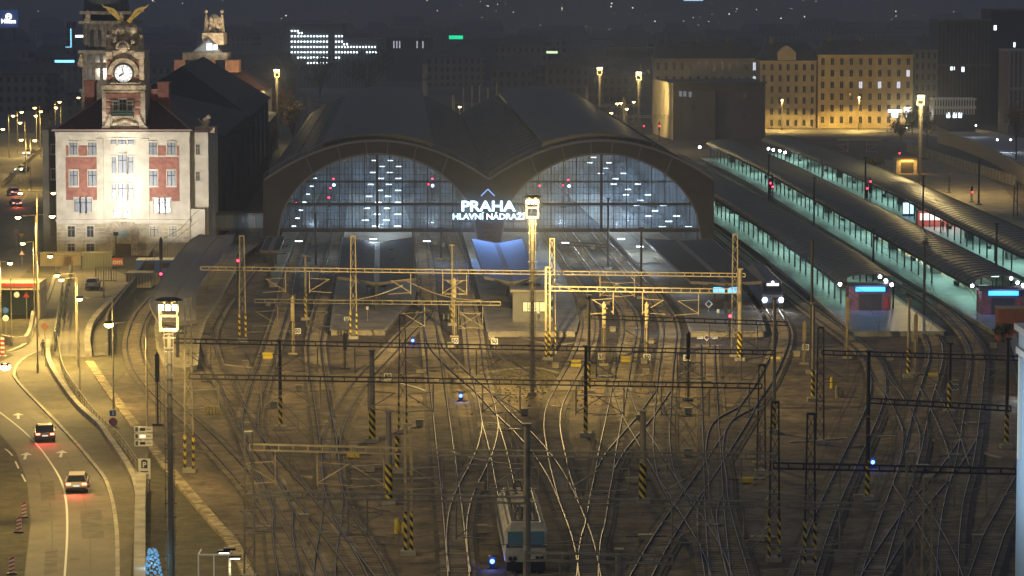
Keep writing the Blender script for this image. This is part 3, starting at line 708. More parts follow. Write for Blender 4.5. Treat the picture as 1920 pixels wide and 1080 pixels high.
mb = MB(); a = pl(82,480,YB+6); b = pl(107,243,YB+6); mb.box(a.x, Q(107,300).x-.01, YB+6, YB+24, 0, b.z); mb.build('side_bay', mat('dark_render', (.16,.14,.10), .9, noise=.2, nscale=.4), bld, bo)  # recessed left bay in a darker render than the front
for (x0,y0,x1,y1) in ((124,273,187,292),(124,295,187,375),(273,273,336,292),(273,295,336,377)): mb = MB(); rect(mb, x0,y0,x1,y1, YB, -.08, -.003); mb.build('brick_panel', M_brick, bld, bo)
mb = MB()
for y, d, t in ((411,.45,.35),(247,.9,.7)): a = Q(105,y); b = Q(357,y); mb.box(a.x, b.x, YB-d, YB-.003, a.z-t, a.z)
for x in (187,273): a = Q(x,250); mb.box(a.x-.5, a.x+.5, YB-.2, YB-.003, 5, a.z-.8)
for k in range(12): z = .8+.48*k; mb.box(Q(107,0).x, Q(218 if z < 5 else 355,0).x, YB-.05, YB-.003, z, z+.40) if False else None
mb.build('cornice', M_cream, bld, bo)
mb = MB()      # rusticated ground floor in courses
z = .2
while z < 5.0: mb.box(Q(107.5,400).x, Q(215,400).x, YB-.14, YB-.003, z, z+.5); mb.box(Q(246,400).x, Q(354.5,400).x, YB-.14, YB-.003, z, z+.5); z += .6
mb.build('rusticated_base', mat('rusticated_stone', (.46,.40,.27), .9, noise=.2, nscale=.8), bld, bo)
def window(x0, y0, x1, y1, Y, root, org, pane=None, div=1, fr=.5, surround=None):
    a = pl(x0, y1, Y); b = pl(x1, y0, Y); pane = pane or M_glassb
    d = .17 if surround is None else .3
    mb = MB(); t = .10; mb.box(a.x-fr*.4, b.x+fr*.4, Y-d, Y-.09, a.z-fr*.5, a.z-.001); mb.box(a.x-fr*.3, b.x+fr*.3, Y-d, Y-.09, b.z+.001, b.z+fr*.45)
    mb.box(a.x-fr*.3, a.x-.001, Y-d+.02, Y-.09, a.z, b.z); mb.box(b.x+.001, b.x+fr*.3, Y-d+.02, Y-.09, a.z, b.z)
    f = mb.build('window', M_cream if surround is None else surround, root, org)
    mb = MB(); mb.box(a.x, b.x, Y-.13, Y-.09, a.z, b.z); mb.build('pane', pane, f)
    mb = MB()
    for k in range(1, div+1): x = a.x+(b.x-a.x)*k/(div+1); mb.box(x-t/2, x+t/2, Y-.18, Y-.131, a.z, b.z)
    z = a.z+(b.z-a.z)*.68; mb.box(a.x, b.x, Y-.19, Y-.132, z-t/2, z+t/2)
    mb.box(a.x,a.x+.07,Y-.18,Y-.131,a.z,b.z); mb.box(b.x-.07,b.x,Y-.18,Y-.131,a.z,b.z)
    mb.build('sash', M_steeld if pane is not M_glassd else M_steel, f)
    return f
for x0,y0,x1,y1,dv in [(131,267,145,290,1),(166,267,181,290,1),(280,267,294,290,1),(314,267,329,290,1),
        (131,320,146,348,1),(166,320,181,348,1),(280,320,295,348,1),(314,320,329,348,1),
        (140,372,150,397,0),(151.5,372,161,397,0),(162.5,372,172,397,0),(288,372,298,398,0),(299.5,372,309,398,0),(310.5,372,320,398,0),
        (208,261,218,270,0),(221,261,237,270,1),(240,261,252,270,0),(210,294,218,324,0),(222,290,238,324,1),(241,294,250,324,0),
        (210,345,218,373,0),(222,344,238,373,1),(241,345,250,373,0),(213,393,227,407,1),(232,393,246,407,1),
        (282,424,297,444,1),(318,424,331,444,1)]: window(x0,y0,x1,y1,YB,bld,bo,div=dv)
for x0,y0,x1,y1 in [(127,424,141,444),(163,424,176,444),(127,457,141,471),(162,457,177,471)]: window(x0,y0,x1,y1,YB-.14,bld,bo,pane=M_glassd)
for x0,y0,x1,y1 in [(367,271,375,290),(367,322,375,339)]: window(x0,y0,x1,y1,YB+2,bld,bo,pane=M_glassd)
for x0,y0,x1,y1 in [(97,272,104,288),(97,318,104,335)]: window(x0,y0,x1,y1,YB+6,bld,bo,pane=M_glassd)
# portal with oval window
mb = MB(); c = Q(229.5,441); 
for k in range(11):
    a = PI*k/10; r0, r1 = 1.35, 2.6; a2 = PI*(k+.8)/10
    if k < 10: mb.plate([(c.x+r0*math.cos(a), c.z+r0*math.sin(a)), (c.x+r1*math.cos(a), c.z+r1*math.sin(a)), (c.x+r1*math.cos(a2), c.z+r1*math.sin(a2)), (c.x+r0*math.cos(a2), c.z+r0*math.sin(a2))], YB-.3, YB-.002)
mb.box(c.x-2.4, c.x-1.4, YB-.3, YB-.003, .1, c.z-.1); mb.box(c.x+1.4, c.x+2.4, YB-.3, YB-.003, .1, c.z-.1); mb.box(c.x-1.39, c.x+1.39, YB-.25, YB-.003, 1.9, 2.2)
mb.plate([(c.x-1.2, 2.25), (c.x+1.2, 2.25), (c.x, 3.0)], YB-.24, YB-.003)
po = mb.build('portal', M_stone, bld, bo, fix=True)
mb = MB(); mb.plate([(c.x+.9*math.cos(2*PI*k/16), c.z+.62*math.sin(2*PI*k/16)) for k in range(16)], YB-.12, YB-.04); mb.build('oval_window', mat('oval_glass', (.45,.6,.65), .2), po, None, fix=True)
mb = MB(); mb.box(c.x-1.3, c.x+1.3, YB-.1, YB-.003, 0, 1.88); mb.build('door', M_wood, po)
# roof
mb = MB(); e = [Q(103,246), Q(357,246)]; z0 = e[0].z+.1; xa, xb = e[0].x-.3, e[1].x+.3; zt = z0+5.6
mb.add([(xa,YB-.9,z0),(xb,YB-.9,z0),(xb,YB+23,z0),(xa,YB+23,z0),(xa+8,YB+9,zt),(xb-8,YB+9,zt),(xb-8,YB+14,zt),(xa+8,YB+14,zt)],
       [(0,1,5,4),(1,2,6,5),(2,3,7,6),(3,0,4,7),(4,5,6,7),(3,2,1,0)])
rf = mb.build('roof', M_tile, bld, bo, fix=True)
mb = MB(); mb.bar((xa,YB-.9,z0+.08),(xb,YB-.9,z0+.08),.4,.3); mb.bar((xa,YB-.9,z0),(xa+8,YB+9,zt),.25,.2); mb.bar((xb,YB-.9,z0),(xb-8,YB+9,zt),.25,.2)
mb.build('ridge_tiles', mat('ridge_pale', (.30,.22,.18), .8), rf)
for x0,y0,x1,y1 in ((159,155,177,215),(296,157,316,215)):
    mb = MB(); a = pl(x0,y1,YB+6); b = pl(x1,y0,YB+6); mb.box(a.x,b.x,YB+6,YB+8.5,z0+1,b.z); mb.box(a.x-.15,b.x+.15,YB+5.85,YB+8.65,b.z+.001,b.z+.3); mb.build('chimney', mat('chimney_brick', (.24,.10,.07), .9, noise=.25, nscale=2), rf)
mb = MB(); a = pl(274,185,YB+6.5); b = pl(296,167,YB+6.5); N = 8
for k in range(N):
    t0, t1 = k/N, (k+1)/N; f_ = lambda t: a.z+1.2*math.sin(PI*t*.5)-1.0
    mb.plate([(a.x+(b.x-a.x)*t0, f_(1-t0)), (a.x+(b.x-a.x)*t1, f_(1-t1)), (a.x+(b.x-a.x)*t1, b.z), (a.x+(b.x-a.x)*t0, b.z)], YB+6.6, YB+8)
mb.build('parapet_arch', M_brick, rf)
# clock tower
tw = D.objects.new('clock_tower', None)
YT = YB-.35
mb = MB(); a = pl(192,243,YT); b = pl(272,168,YT); mb.box(a.x,b.x,YT,YT+7,a.z-.5,b.z); T0 = mb.build('clock_tower', M_stone, bld, bo)
def tpart(name, rects, m, d0, d1):
    mb = MB()
    for r in rects: rect(mb, *r, YT, d0, d1)
    return mb.build(name, m, T0)
T0o = bo
def tp(mb, name, m, **k): 
    return mb.build(name, m, T0, T0o, **k)
for r in [(199,176,263,187),(199,191,213,200),(250,191,263,200),(199,205,210,215),(252,205,263,215)]: mb = MB(); rect(mb,*r,YT,-.12,-.003); tp(mb,'brick_band',M_brick)
mb = MB(); [rect(mb,*r,YT,-.5,7.3) for r in [(190,160,274,168)]]; [rect(mb,*r,YT,-.3,-.003) for r in [(193,170,271,173)]]; tp(mb,'cornice',M_stone)
mb = MB(); a = pl(199,160,YT); b = pl(271,95,YT); mb.box(a.x,b.x,YT+.3,YT+6.5,a.z,b.z); tp(mb,'clock_stage',M_stone)
for r in [(200,114,210,122),(200,129,209,137),(200,143,209,151),(253,114,262,122),(254,129,262,137),(254,143,262,151)]: mb = MB(); rect(mb,*r,YT,.15,.295); tp(mb,'brick_band',M_brick)
mb = MB(); [rect(mb,*r,YT,-.35,.297) for r in [(199,97,211,108),(252,97,271,108),(262,108,270,150),(207,155,264,159)]]
for k in range(12):
    a0 = PI*k/12; a1 = PI*(k+1)/12; c = pl(231.6,138,YT); r0, r1 = 1.7, 2.35
    mb.plate([(c.x+r0*math.cos(a0), c.z+r0*math.sin(a0)), (c.x+r1*math.cos(a0), c.z+r1*math.sin(a0)), (c.x+r1*math.cos(a1), c.z+r1*math.sin(a1)), (c.x+r0*math.cos(a1), c.z+r0*math.sin(a1))], YT-.2, YT+.29)
tp(mb,'clock_surround',M_stone)
c = pl(231.6,138,YT)
mb = MB(); mb.tube((c.x,YT+.29,c.z),(c.x,YT-.05,c.z),1.55,n=32); ck = tp(mb,'clock_case',M_steeld)
mb = MB(); mb.tube((c.x,YT-.051,c.z),(c.x,YT-.09,c.z),1.32,n=32); tp(mb,'clock_face',mat('clock_face_lit', (.8,.8,.8), .5, emit=(.85,.92,1), es=.55))
mb = MB()
for k in range(12):
    a0 = 2*PI*k/12; mb.bar((c.x+1.0*math.sin(a0),YT-.1,c.z+1.0*math.cos(a0)),(c.x+1.24*math.sin(a0),YT-.1,c.z+1.24*math.cos(a0)),.09,.03,up=(0,1,0))
am, ah = -R(12), -R(120)
mb.bar((c.x,YT-.14,c.z),(c.x+1.1*math.sin(am),YT-.14,c.z+1.1*math.cos(am)),.11,.03,up=(0,1,0)); mb.bar((c.x,YT-.13,c.z),(c.x+.8*math.sin(ah),YT-.13,c.z+.8*math.cos(ah)),.2,.03,up=(0,1,0))
tp(mb,'clock_hands',M_black)
for x0,y0,x1,y1 in [(213,191,221,207),(224,187,237,207),(240,191,248,207)]: 
    f_ = window(x0,y0,x1,y1,YT,bld,bo,pane=M_glassd)
mb = MB(); a = pl(208,217,YT); b = pl(251,207,YT); mb.box(a.x,b.x,YT-1.1,YT-.003,a.z-.25,a.z)
tp(mb,'balcony',M_stone)
mb = MB(); k = a.x
while k < b.x: mb.bar((k,YT-1.05,a.z),(k,YT-1.05,b.z),.07,.07); mb.ball((k+.12,YT-1.05,(a.z+b.z)/2),.13,6,4); k += .26
mb.bar((a.x,YT-1.05,b.z),(b.x,YT-1.05,b.z),.12,.1); tp(mb,'balcony_railing',mat('green_ironwork', (.03,.09,.07), .5))
mb = MB(); a = pl(196,243,YT); 
for sgn in (-1,1):
    cxx = (Q(192,0).x+Q(272,0).x)/2
    for k in range(8): t = k/8; mb.box(cxx+sgn*(2.2+1.3*t), cxx+sgn*(2.2+1.3*(t+.125)), YT-.35, YT-.003, a.z, a.z+.3+1.9*(1-t)**2+.1)
for k in range(9): t = -1+2*k/8; mb.ball((cxx+t*1.6, YT-.15, a.z+1.4-.5*abs(t)), .35, 8, 5)
tp(mb,'scroll_gable',M_stone)
# sculpture: shells, masks and a globe under gilded wings
mb = MB(); cS = pl(236,70,YT+2.5)
mb.ball((cS.x, YT+3, cS.z+.4), 2.0, 16, 10, 1.05); 
rnd = random.Random(3)
for k in range(46):
    a0 = rnd.uniform(0,2*PI); zz = rnd.uniform(-2.3,1.6); rr = 2.2-.15*zz
    mb.ball((cS.x+rr*math.cos(a0), YT+3+rr*math.sin(a0)*.9, cS.z+zz-.2), rnd.uniform(.28,.62), 7, 5, rnd.uniform(.8,1.6))
mb.box(cS.x-2.5,cS.x+2.5,YT+.8,YT+5.5,Q(0,96).z-.01,cS.z-1.2)
for sgn in (-1,1): mb.tube((cS.x+sgn*2.45,YT+1.2,cS.z-2.2),(cS.x+sgn*2.5,YT+1.2,cS.z+.4),.45,.3)
tp(mb,'globe_sculpture',M_stone)
mb = MB(); cc = pl(230,93,YT)
for k in range(9): a0 = PI*k/8; mb.ball((cc.x+.9*math.cos(a0),YT+.35,cc.z+.3+.85*math.sin(a0)),.28,6,4)
mb.ball((cc.x,YT+.5,cc.z+.3),.8,10,6); tp(mb,'cartouche',M_stone)
for sgn in (-1,1):
    mb = MB(); base = Vector((cS.x+sgn*.45, YT+2.2, cS.z+2.3))
    for k in range(7):
        f0 = k/6; p = base+Vector((sgn*(.3+1.9*f0),0,.2+2.0*f0)); tip = p+Vector((sgn*(1.2+.5*f0),.1,.55+.35*f0))
        if f0 <= 1: mb.bar(base+Vector((sgn*.1*k,0,.12*k)), p.lerp(tip,.4+.15*f0), .3, .1)
    wb = smooth_line([base, base+Vector((sgn*.7,0,.8)), base+Vector((sgn*1.3,0,1.8)), base+Vector((sgn*2.9,0,2.35))],.3)
    for j in range(len(wb)-1): mb.bar(wb[j],wb[j+1],.6*(1-j/len(wb))+.16,.55*(1-j/len(wb))+.12)
    tp(mb,'gilded_wing',M_gold)
mb = MB(); cc = pl(383,232,YB+2); mb.ball((cc.x,YB+4,cc.z+.2),.65,8,6,1.1); mb.ball((cc.x+.5,YB+4,cc.z+.95),.38,7,5); mb.tube((cc.x-.5,YB+4,cc.z),(cc.x-1.1,YB+4,cc.z+.7),.2,.1); mb.ball((cc.x-.2,YB+4,cc.z-.6),.8,8,5,.6)
mb.box(cc.x-1.6,cc.x+1.5,YB+2.5,YB+6,Q(370,248).z-.2,cc.z-.6); mb.build('corner_statue', M_stone, bld, bo)
mb = MB(); a = pl(352,248,YB+2); b = pl(394,244,YB+2); mb.box(a.x,b.x,YB+1.3,YB+18.5,a.z+.003,b.z+.2); mb.build('cornice', M_tile, bld, bo)
# long dark wing running back from the tower towards the north end
M_wing = mat('wing_wall', (.035,.036,.035), .9, noise=.3, nscale=.4); M_wroof = mat('wing_roof', (.012,.015,.015), .8, noise=.3, nscale=.5)
wg = thing('station_wing', 'long unlit station wing running back behind the clock tower', 'station wing', (Q(388,0).x-8, YB+24, 0)); wgo = Vector(wg.location)
x1 = Q(388,300).x; x0 = x1-26; yb2 = YB+350; sk = SK
xm = (x0+x1)/2
for (ya, yb_, ze, zr, w_) in ((YB+24,YB+110,17,21,0),(YB+110.2,YB+205,16.5,25.6,0),(YB+205.2,YB+322,8.6,10,3)):
    o1, o2 = sk*(ya-YB-24), sk*(yb_-YB-24); mb = MB()
    mb.add([(x0+o1+w_,ya,0),(x1+o1-w_,ya,0),(x1+o2-w_,yb_,0),(x0+o2+w_,yb_,0),(x0+o1+w_,ya,ze),(x1+o1-w_,ya,ze),(x1+o2-w_,yb_,ze),(x0+o2+w_,yb_,ze)],[(0,1,5,4),(1,2,6,5),(2,3,7,6),(3,0,4,7)]); mb.build('wall', M_wing, wg, wgo)
    mb = MB(); zz = ze+.1
    mb.add([(x0+o1-.6+w_,ya,zz),(x1+o1+.6-w_,ya,zz),(x1+o2+.6-w_,yb_,zz),(x0+o2-.6+w_,yb_,zz),(xm+o1,ya+9,zr),(xm+o2,yb_-9,zr)],[(0,1,4),(1,2,5,4),(2,3,5),(3,0,4,5),(3,2,1,0)])
    mb.build('roof', M_wroof, wg, wgo, fix=True)
for k in range(8):
    y = YB+34+k*21; x = x1+sk*(y-YB-24)+.02; mb = MB(); mb.box(x-.3,x+.12,y,y+2.2,5,15); mb.build('window', M_glassd, wg, wgo)
# glazed link between the building and the shed
YL = YB+14; t = thing('glazed_link', 'raised glazed corridor linking the station building and the train shed', 'corridor', (pl(440,440,YL).x, YL, 0)); lo_ = Vector(t.location)
a = pl(388,440,YL); b = pl(496,404,YL); c = pl(496,428,YL)
mb = MB(); mb.box(a.x,b.x,YL,YL+5,b.z,b.z+.35); mb.box(a.x,b.x,YL,YL+5,c.z-.35,c.z); mb.build('roof_and_floor', M_concd, t, lo_)
mb = MB(); mb.box(a.x+.1,b.x-.1,YL+.1,YL+.2,c.z+.01,b.z-.01); mb.build('glazing', mat('link_glass',(.16,.20,.22),.3), t, lo_)
for k in range(7): mb = MB(); x = a.x+(b.x-a.x)*k/6; mb.box(x-.08,x+.08,YL-.05,YL+.09,c.z+.01,b.z-.01); mb.build('frame_post', M_steel, t, lo_)
for k in (0.1,.5,.9): mb = MB(); x = a.x+(b.x-a.x)*k; mb.box(x-.2,x+.2,YL+2,YL+2.4,0,c.z-.36); mb.build('support', M_concd, t, lo_)
light('POINT',((b.x-a.x)*.15,-4,b.z-1),50,(.7,.85,1),t)
# domed central tower behind
YD = YB+120
dm = thing('dome_tower', 'weathered domed central tower standing behind the clock tower', 'tower', (pl(196,480,YD).x, YD+7, 0)); do = Vector(dm.location)
mb = MB(); cx = do.x; u = 1/ (6000/YD)
def zof(y): return pl(196,y,YD).z
mb.box(pl(150,0,YD).x,pl(246,0,YD).x,YD,YD+15,0,zof(170)); mb.box(pl(152,0,YD).x,pl(244,0,YD).x,YD+.3,YD+14.7,zof(170),zof(97)); mb.build('shaft', M_stoned, dm, do)
mb = MB()
for y, e in ((170,.5),(123,.4),(97,.6),(42,.5),(24,.3)): mb.box(pl(152,0,YD).x-e,pl(244,0,YD).x+e,YD-e,YD+15+e,zof(y)-.3,zof(y)+.3)
mb.build('cornice', M_stoned, dm, do)
mb = MB(); r = (pl(238,0,YD).x-pl(156,0,YD).x)/2
mb.tube((cx,do.y,zof(96)),(cx,do.y,zof(42)),r,r,16)
for k in range(16): a0 = 2*PI*k/16+.1; mb.tube((cx+r*math.cos(a0),do.y+r*math.sin(a0),zof(95)),(cx+r*math.cos(a0),do.y+r*math.sin(a0),zof(46)),.33,.3,6)
mb.build('drum', M_stoned, dm, do)
for k in range(3):
    x = 165+k*15; mb = MB(); a = pl(x,88,YD); b = pl(x+6,58,YD); mb.box(a.x,b.x,do.y-r-.1,do.y-r+1.0,a.z,b.z); mb.build('arched_opening', M_glassd, dm, do)
for y0,y1 in ((103,117),(128,150)):
    for k in range(3):
        x = 164+k*15; mb = MB(); a = pl(x,y1,YD); b = pl(x+8,y0,YD); mb.box(a.x,b.x,YD-.08,YD+.2,a.z,b.z); mb.build('window', M_glassd, dm, do)
mb = MB(); rows = []; n = 20; zb = zof(30)
for j in range(7):
    t = j/6*PI/2*.9; rr = (r+.2)*math.cos(t); rows += [(cx+rr*math.cos(2*PI*i/n),do.y+rr*math.sin(2*PI*i/n),zb+9*math.sin(t)) for i in range(n)]
mb.add(rows,[(j*n+i,j*n+(i+1)%n,(j+1)*n+(i+1)%n,(j+1)*n+i) for j in range(6) for i in range(n)])
for i in range(n):
    for j in range(6): mb.bar(rows[j*n+i],rows[(j+1)*n+i],.18,.18)
mb.tube((cx,do.y,zof(44)),(cx,do.y,zb),r+.3,r+.3,16)
mb.build('dome', mat('dome_metal', (.07,.09,.085), .5), dm, do)
for k,(x,y) in enumerate([(152,112),(165,30),(228,33)]):
    mb = MB(); p = pl(x,y,YD-.3); mb.ball(p,.5,7,5,1.4); mb.ball(p+Vector((0,0,.8)),.3,6,4); mb.ball(p-Vector((.1,0,.8)),.65,7,5); mb.build('statue', M_stone, dm, do)
# north end building with lit gable
YN = YB+330
nb = thing('north_tower_building', 'far end station building with a lit glass gable and globe sculpture', 'station building', (pl(410,250,YN).x, YN, 0)); no = Vector(nb.location)
Z = lambda x,y: pl(x,y,YN)
mb = MB(); a = Z(325,250); b = Z(496,170); mb.box(a.x,b.x,YN,YN+25,0,b.z); mb.build('wall', M_cream, nb, no)
mb = MB(); a = Z(328,168); b = Z(500,168); 
mb.add([(a.x,YN-.8,a.z),(b.x,YN-.8,a.z),(b.x,YN+26,a.z),(a.x,YN+26,a.z),(Z(362,0).x,YN+8,Z(0,135).z),(Z(450,0).x,YN+8,Z(0,135).z),(Z(450,0).x,YN+16,Z(0,135).z),(Z(362,0).x,YN+16,Z(0,135).z)],[(0,1,5,4),(1,2,6,5),(2,3,7,6),(3,0,4,7),(4,5,6,7)])
mb.build('roof', M_tile, nb, no, fix=True)
def nbox(name, m, rs, d0, d1, par=nb):
    mb = MB()
    for r_ in rs: rect(mb, *r_, YN, d0, d1)
    return mb.build(name, m, par, no)
nbox('chimney', mat('chimney_brick2', (.33,.17,.13), .9, noise=.2, nscale=1), [(325,113,345,135),(365,113,401,136),(421,113,446,136)], 2, 9)
nbox('parapet', M_stoned, [(340,99,425,113)], 3, 12)
mb = MB(); pts = [Z(356,99),Z(416,99),Z(390,70)]; mb.plate([(p.x,p.z) for p in pts], YN+2.5, YN+12); mb.build('gable', M_steeld, nb, no, fix=True)
mb = MB(); pts = [Z(361,97),Z(411,97),Z(390,75)]; mb.plate([(p.x,p.z) for p in pts], YN+2.3, YN+2.48); mb.build('gable_window', mat('gable_glass', (.1,.13,.15), .3, emit=(.5,.65,.75), es=.06), nb, no, fix=True)
nbox('lit_window', glow('gable_lamp', (.85,.95,1), 3.5), [(386,82,396,94),(399,84,406,93)], 2.1, 2.28)
mb = MB(); c = Z(396,40); u = 6000/YN
mb.ball((c.x,YN+8,c.z),12/u,14,8,1.1)
for k in range(26): a0 = rnd.uniform(0,2*PI); zz = rnd.uniform(-3.6,1.5); mb.ball((c.x+(13/u)*math.cos(a0),YN+8+1.5*math.sin(a0),c.z+zz-1),rnd.uniform(.3,.8),6,4,1.3)
for sgn in (-1,1): mb.tube((c.x+sgn*15/u,YN+8,c.z-3),(c.x+sgn*15/u,YN+8,c.z+1.6),.7,.3); mb.ball((c.x+sgn*15/u,YN+8,c.z+2.4),.5,6,4)
mb.box(c.x-20/u,c.x+20/u,YN+4,YN+14,c.z-6,c.z-3); mb.build('globe_sculpture', M_stone, nb, no)
for k in range(4):
    f_ = nbox('arched_window', M_glassd, [(440+k*13,180,447+k*13,200)], -.06, -.003)

# ---------------------------------------------------------------- lights on the building; tower, dome and far-end spots are added without fixtures
def spot(src, dst, e, col, ang, size=.4, parent=None):
    l = light('SPOT', src, e, col, spot=ang, size=size); aim(l, src, dst); return l
fl = thing('facade_floodlight', 'facade floodlight on a short mast before the station building', 'floodlight', (Q(229,0).x, YB-11, 0))
mb = MB(); mb.tube((0,0,0),(0,0,4),.08); mb.build('pole', M_steeld, fl); mb = MB(); mb.box(-.35,.35,-.15,.15,4,4.5); mb.build('lamp_head', M_steeld, fl)
c0 = Vector((Q(229,0).x, YB-11, 4.9))
spot(c0, Q(229,345), 4200, (1,.93,.80), R(75)); spot(c0+Vector((0,.3,.2)), Q(231,170), 15000, (1,.92,.80), R(32)); spot(c0+Vector((0,-6,.2)), Q(234,60), 40000, (1,.87,.68), R(22))
spot(c0+Vector((-3,-12,.2)), Q(150,330), 27000, (1,.94,.88), R(55)); spot(c0+Vector((3,-12,.2)), Q(325,330), 29000, (1,.94,.88), R(55))
spot(Vector((pl(396,0,YN).x+5,YN-15,22)), (pl(396,0,YN).x,YN+6,pl(396,45,YN).z), 22000, (1,.85,.65), R(50))
spot(Vector((pl(370,0,YN).x+5,YN-40,24)), Z(390,115), 20000, (1,.85,.7), R(50))
spot(Vector((do.x-3,YD-30,24)), (do.x-1,do.y,pl(196,75,YD).z), 22000, (1,.86,.65), R(50))
# ================================================================== YARD: MASTS, GANTRIES, POSTS
def lattice(mb, x, y, z0, z1, wd=.7, wt=None, t=.075, n=None, dp=None):
    wt = wt or wd; dp = dp or wd; n = n or max(3, int((z1-z0)/1.1)); c = ((-1,-1),(1,-1),(1,1),(-1,1))
    def pt(i, k): f_ = k/n; s_ = (wd*(1-f_)+wt*f_)/2; return Vector((x+c[i][0]*s_, y+c[i][1]*s_*dp/wd, z0+(z1-z0)*f_))
    for i in range(4): mb.bar(pt(i,0), pt(i,n), t)
    for k in range(n):
        for i in range(4):
            j = (i+1) % 4
            if k % 2: i, j = j, i
            mb.bar(pt(i,k), pt(j,k+1), t*.55)
def hbase(px, py): return gp(px, py)
COLS = {'y': M_steely, 'g': M_steel, 'd': M_steeld}
def topz(px, py, Y): return pl(px, py, Y).z
def mast(px, ytop, ybase, style, col, stripes, label, group=None):
    b = gp(px, ybase); h = topz(px, ytop, b.y); t = thing('catenary_mast', label, 'mast', b, 0, group); m = COLS[col]; z0 = 0
    mb = MB(); mb.box(-.55, .55, -.55, .55, 0, .35); mb.build('footing', M_conc, t)
    zs = 3.2 if stripes else .351
    if style == 'L':
        mb = MB(); lattice(mb, 0, 0, zs if stripes else .35, h, .72, .5); mb.build('shaft', m, t)
        if stripes: mb = MB(); [mb.box(a-.08, a+.08, b_-.08, b_+.08, .35, zs) for a in (-.36,.36) for b_ in (-.36,.36)]; mb.build('hazard_stripes', M_haz, t)
    elif style == 'P':
        mb = MB(); mb.bar((-.22,0,zs),(-.22,0,h),.2,.3); mb.bar((.22,0,zs),(.22,0,h-.4),.2,.3)
        k = zs+.5
        while k < h: mb.bar((-.22,0,k),(.22,0,k),.1,.06); k += 1.2
        mb.build('shaft', m, t)
        mb = MB(); mb.box(-.33,-.1,-.16,.16,.35,zs); mb.box(.1,.33,-.16,.16,.35,zs); mb.build('hazard_stripes', M_haz if stripes else m, t)
    else:
        r = .17 if style == 'R' else .27
        mb = MB(); mb.tube((0,0,zs),(0,0,h),r*1.0,r*.8,10); mb.build('shaft', m, t)
        if stripes: mb = MB(); mb.tube((0,0,.351),(0,0,zs-.002),r*1.12,r*1.12,10); mb.build('hazard_stripes', M_haz, t)
    mb = MB(); mb.box(-.3,.3,-.3,.3,h-.02,h+.12); mb.build('cap', M_steeld if col == 'd' else m, t)
    return t
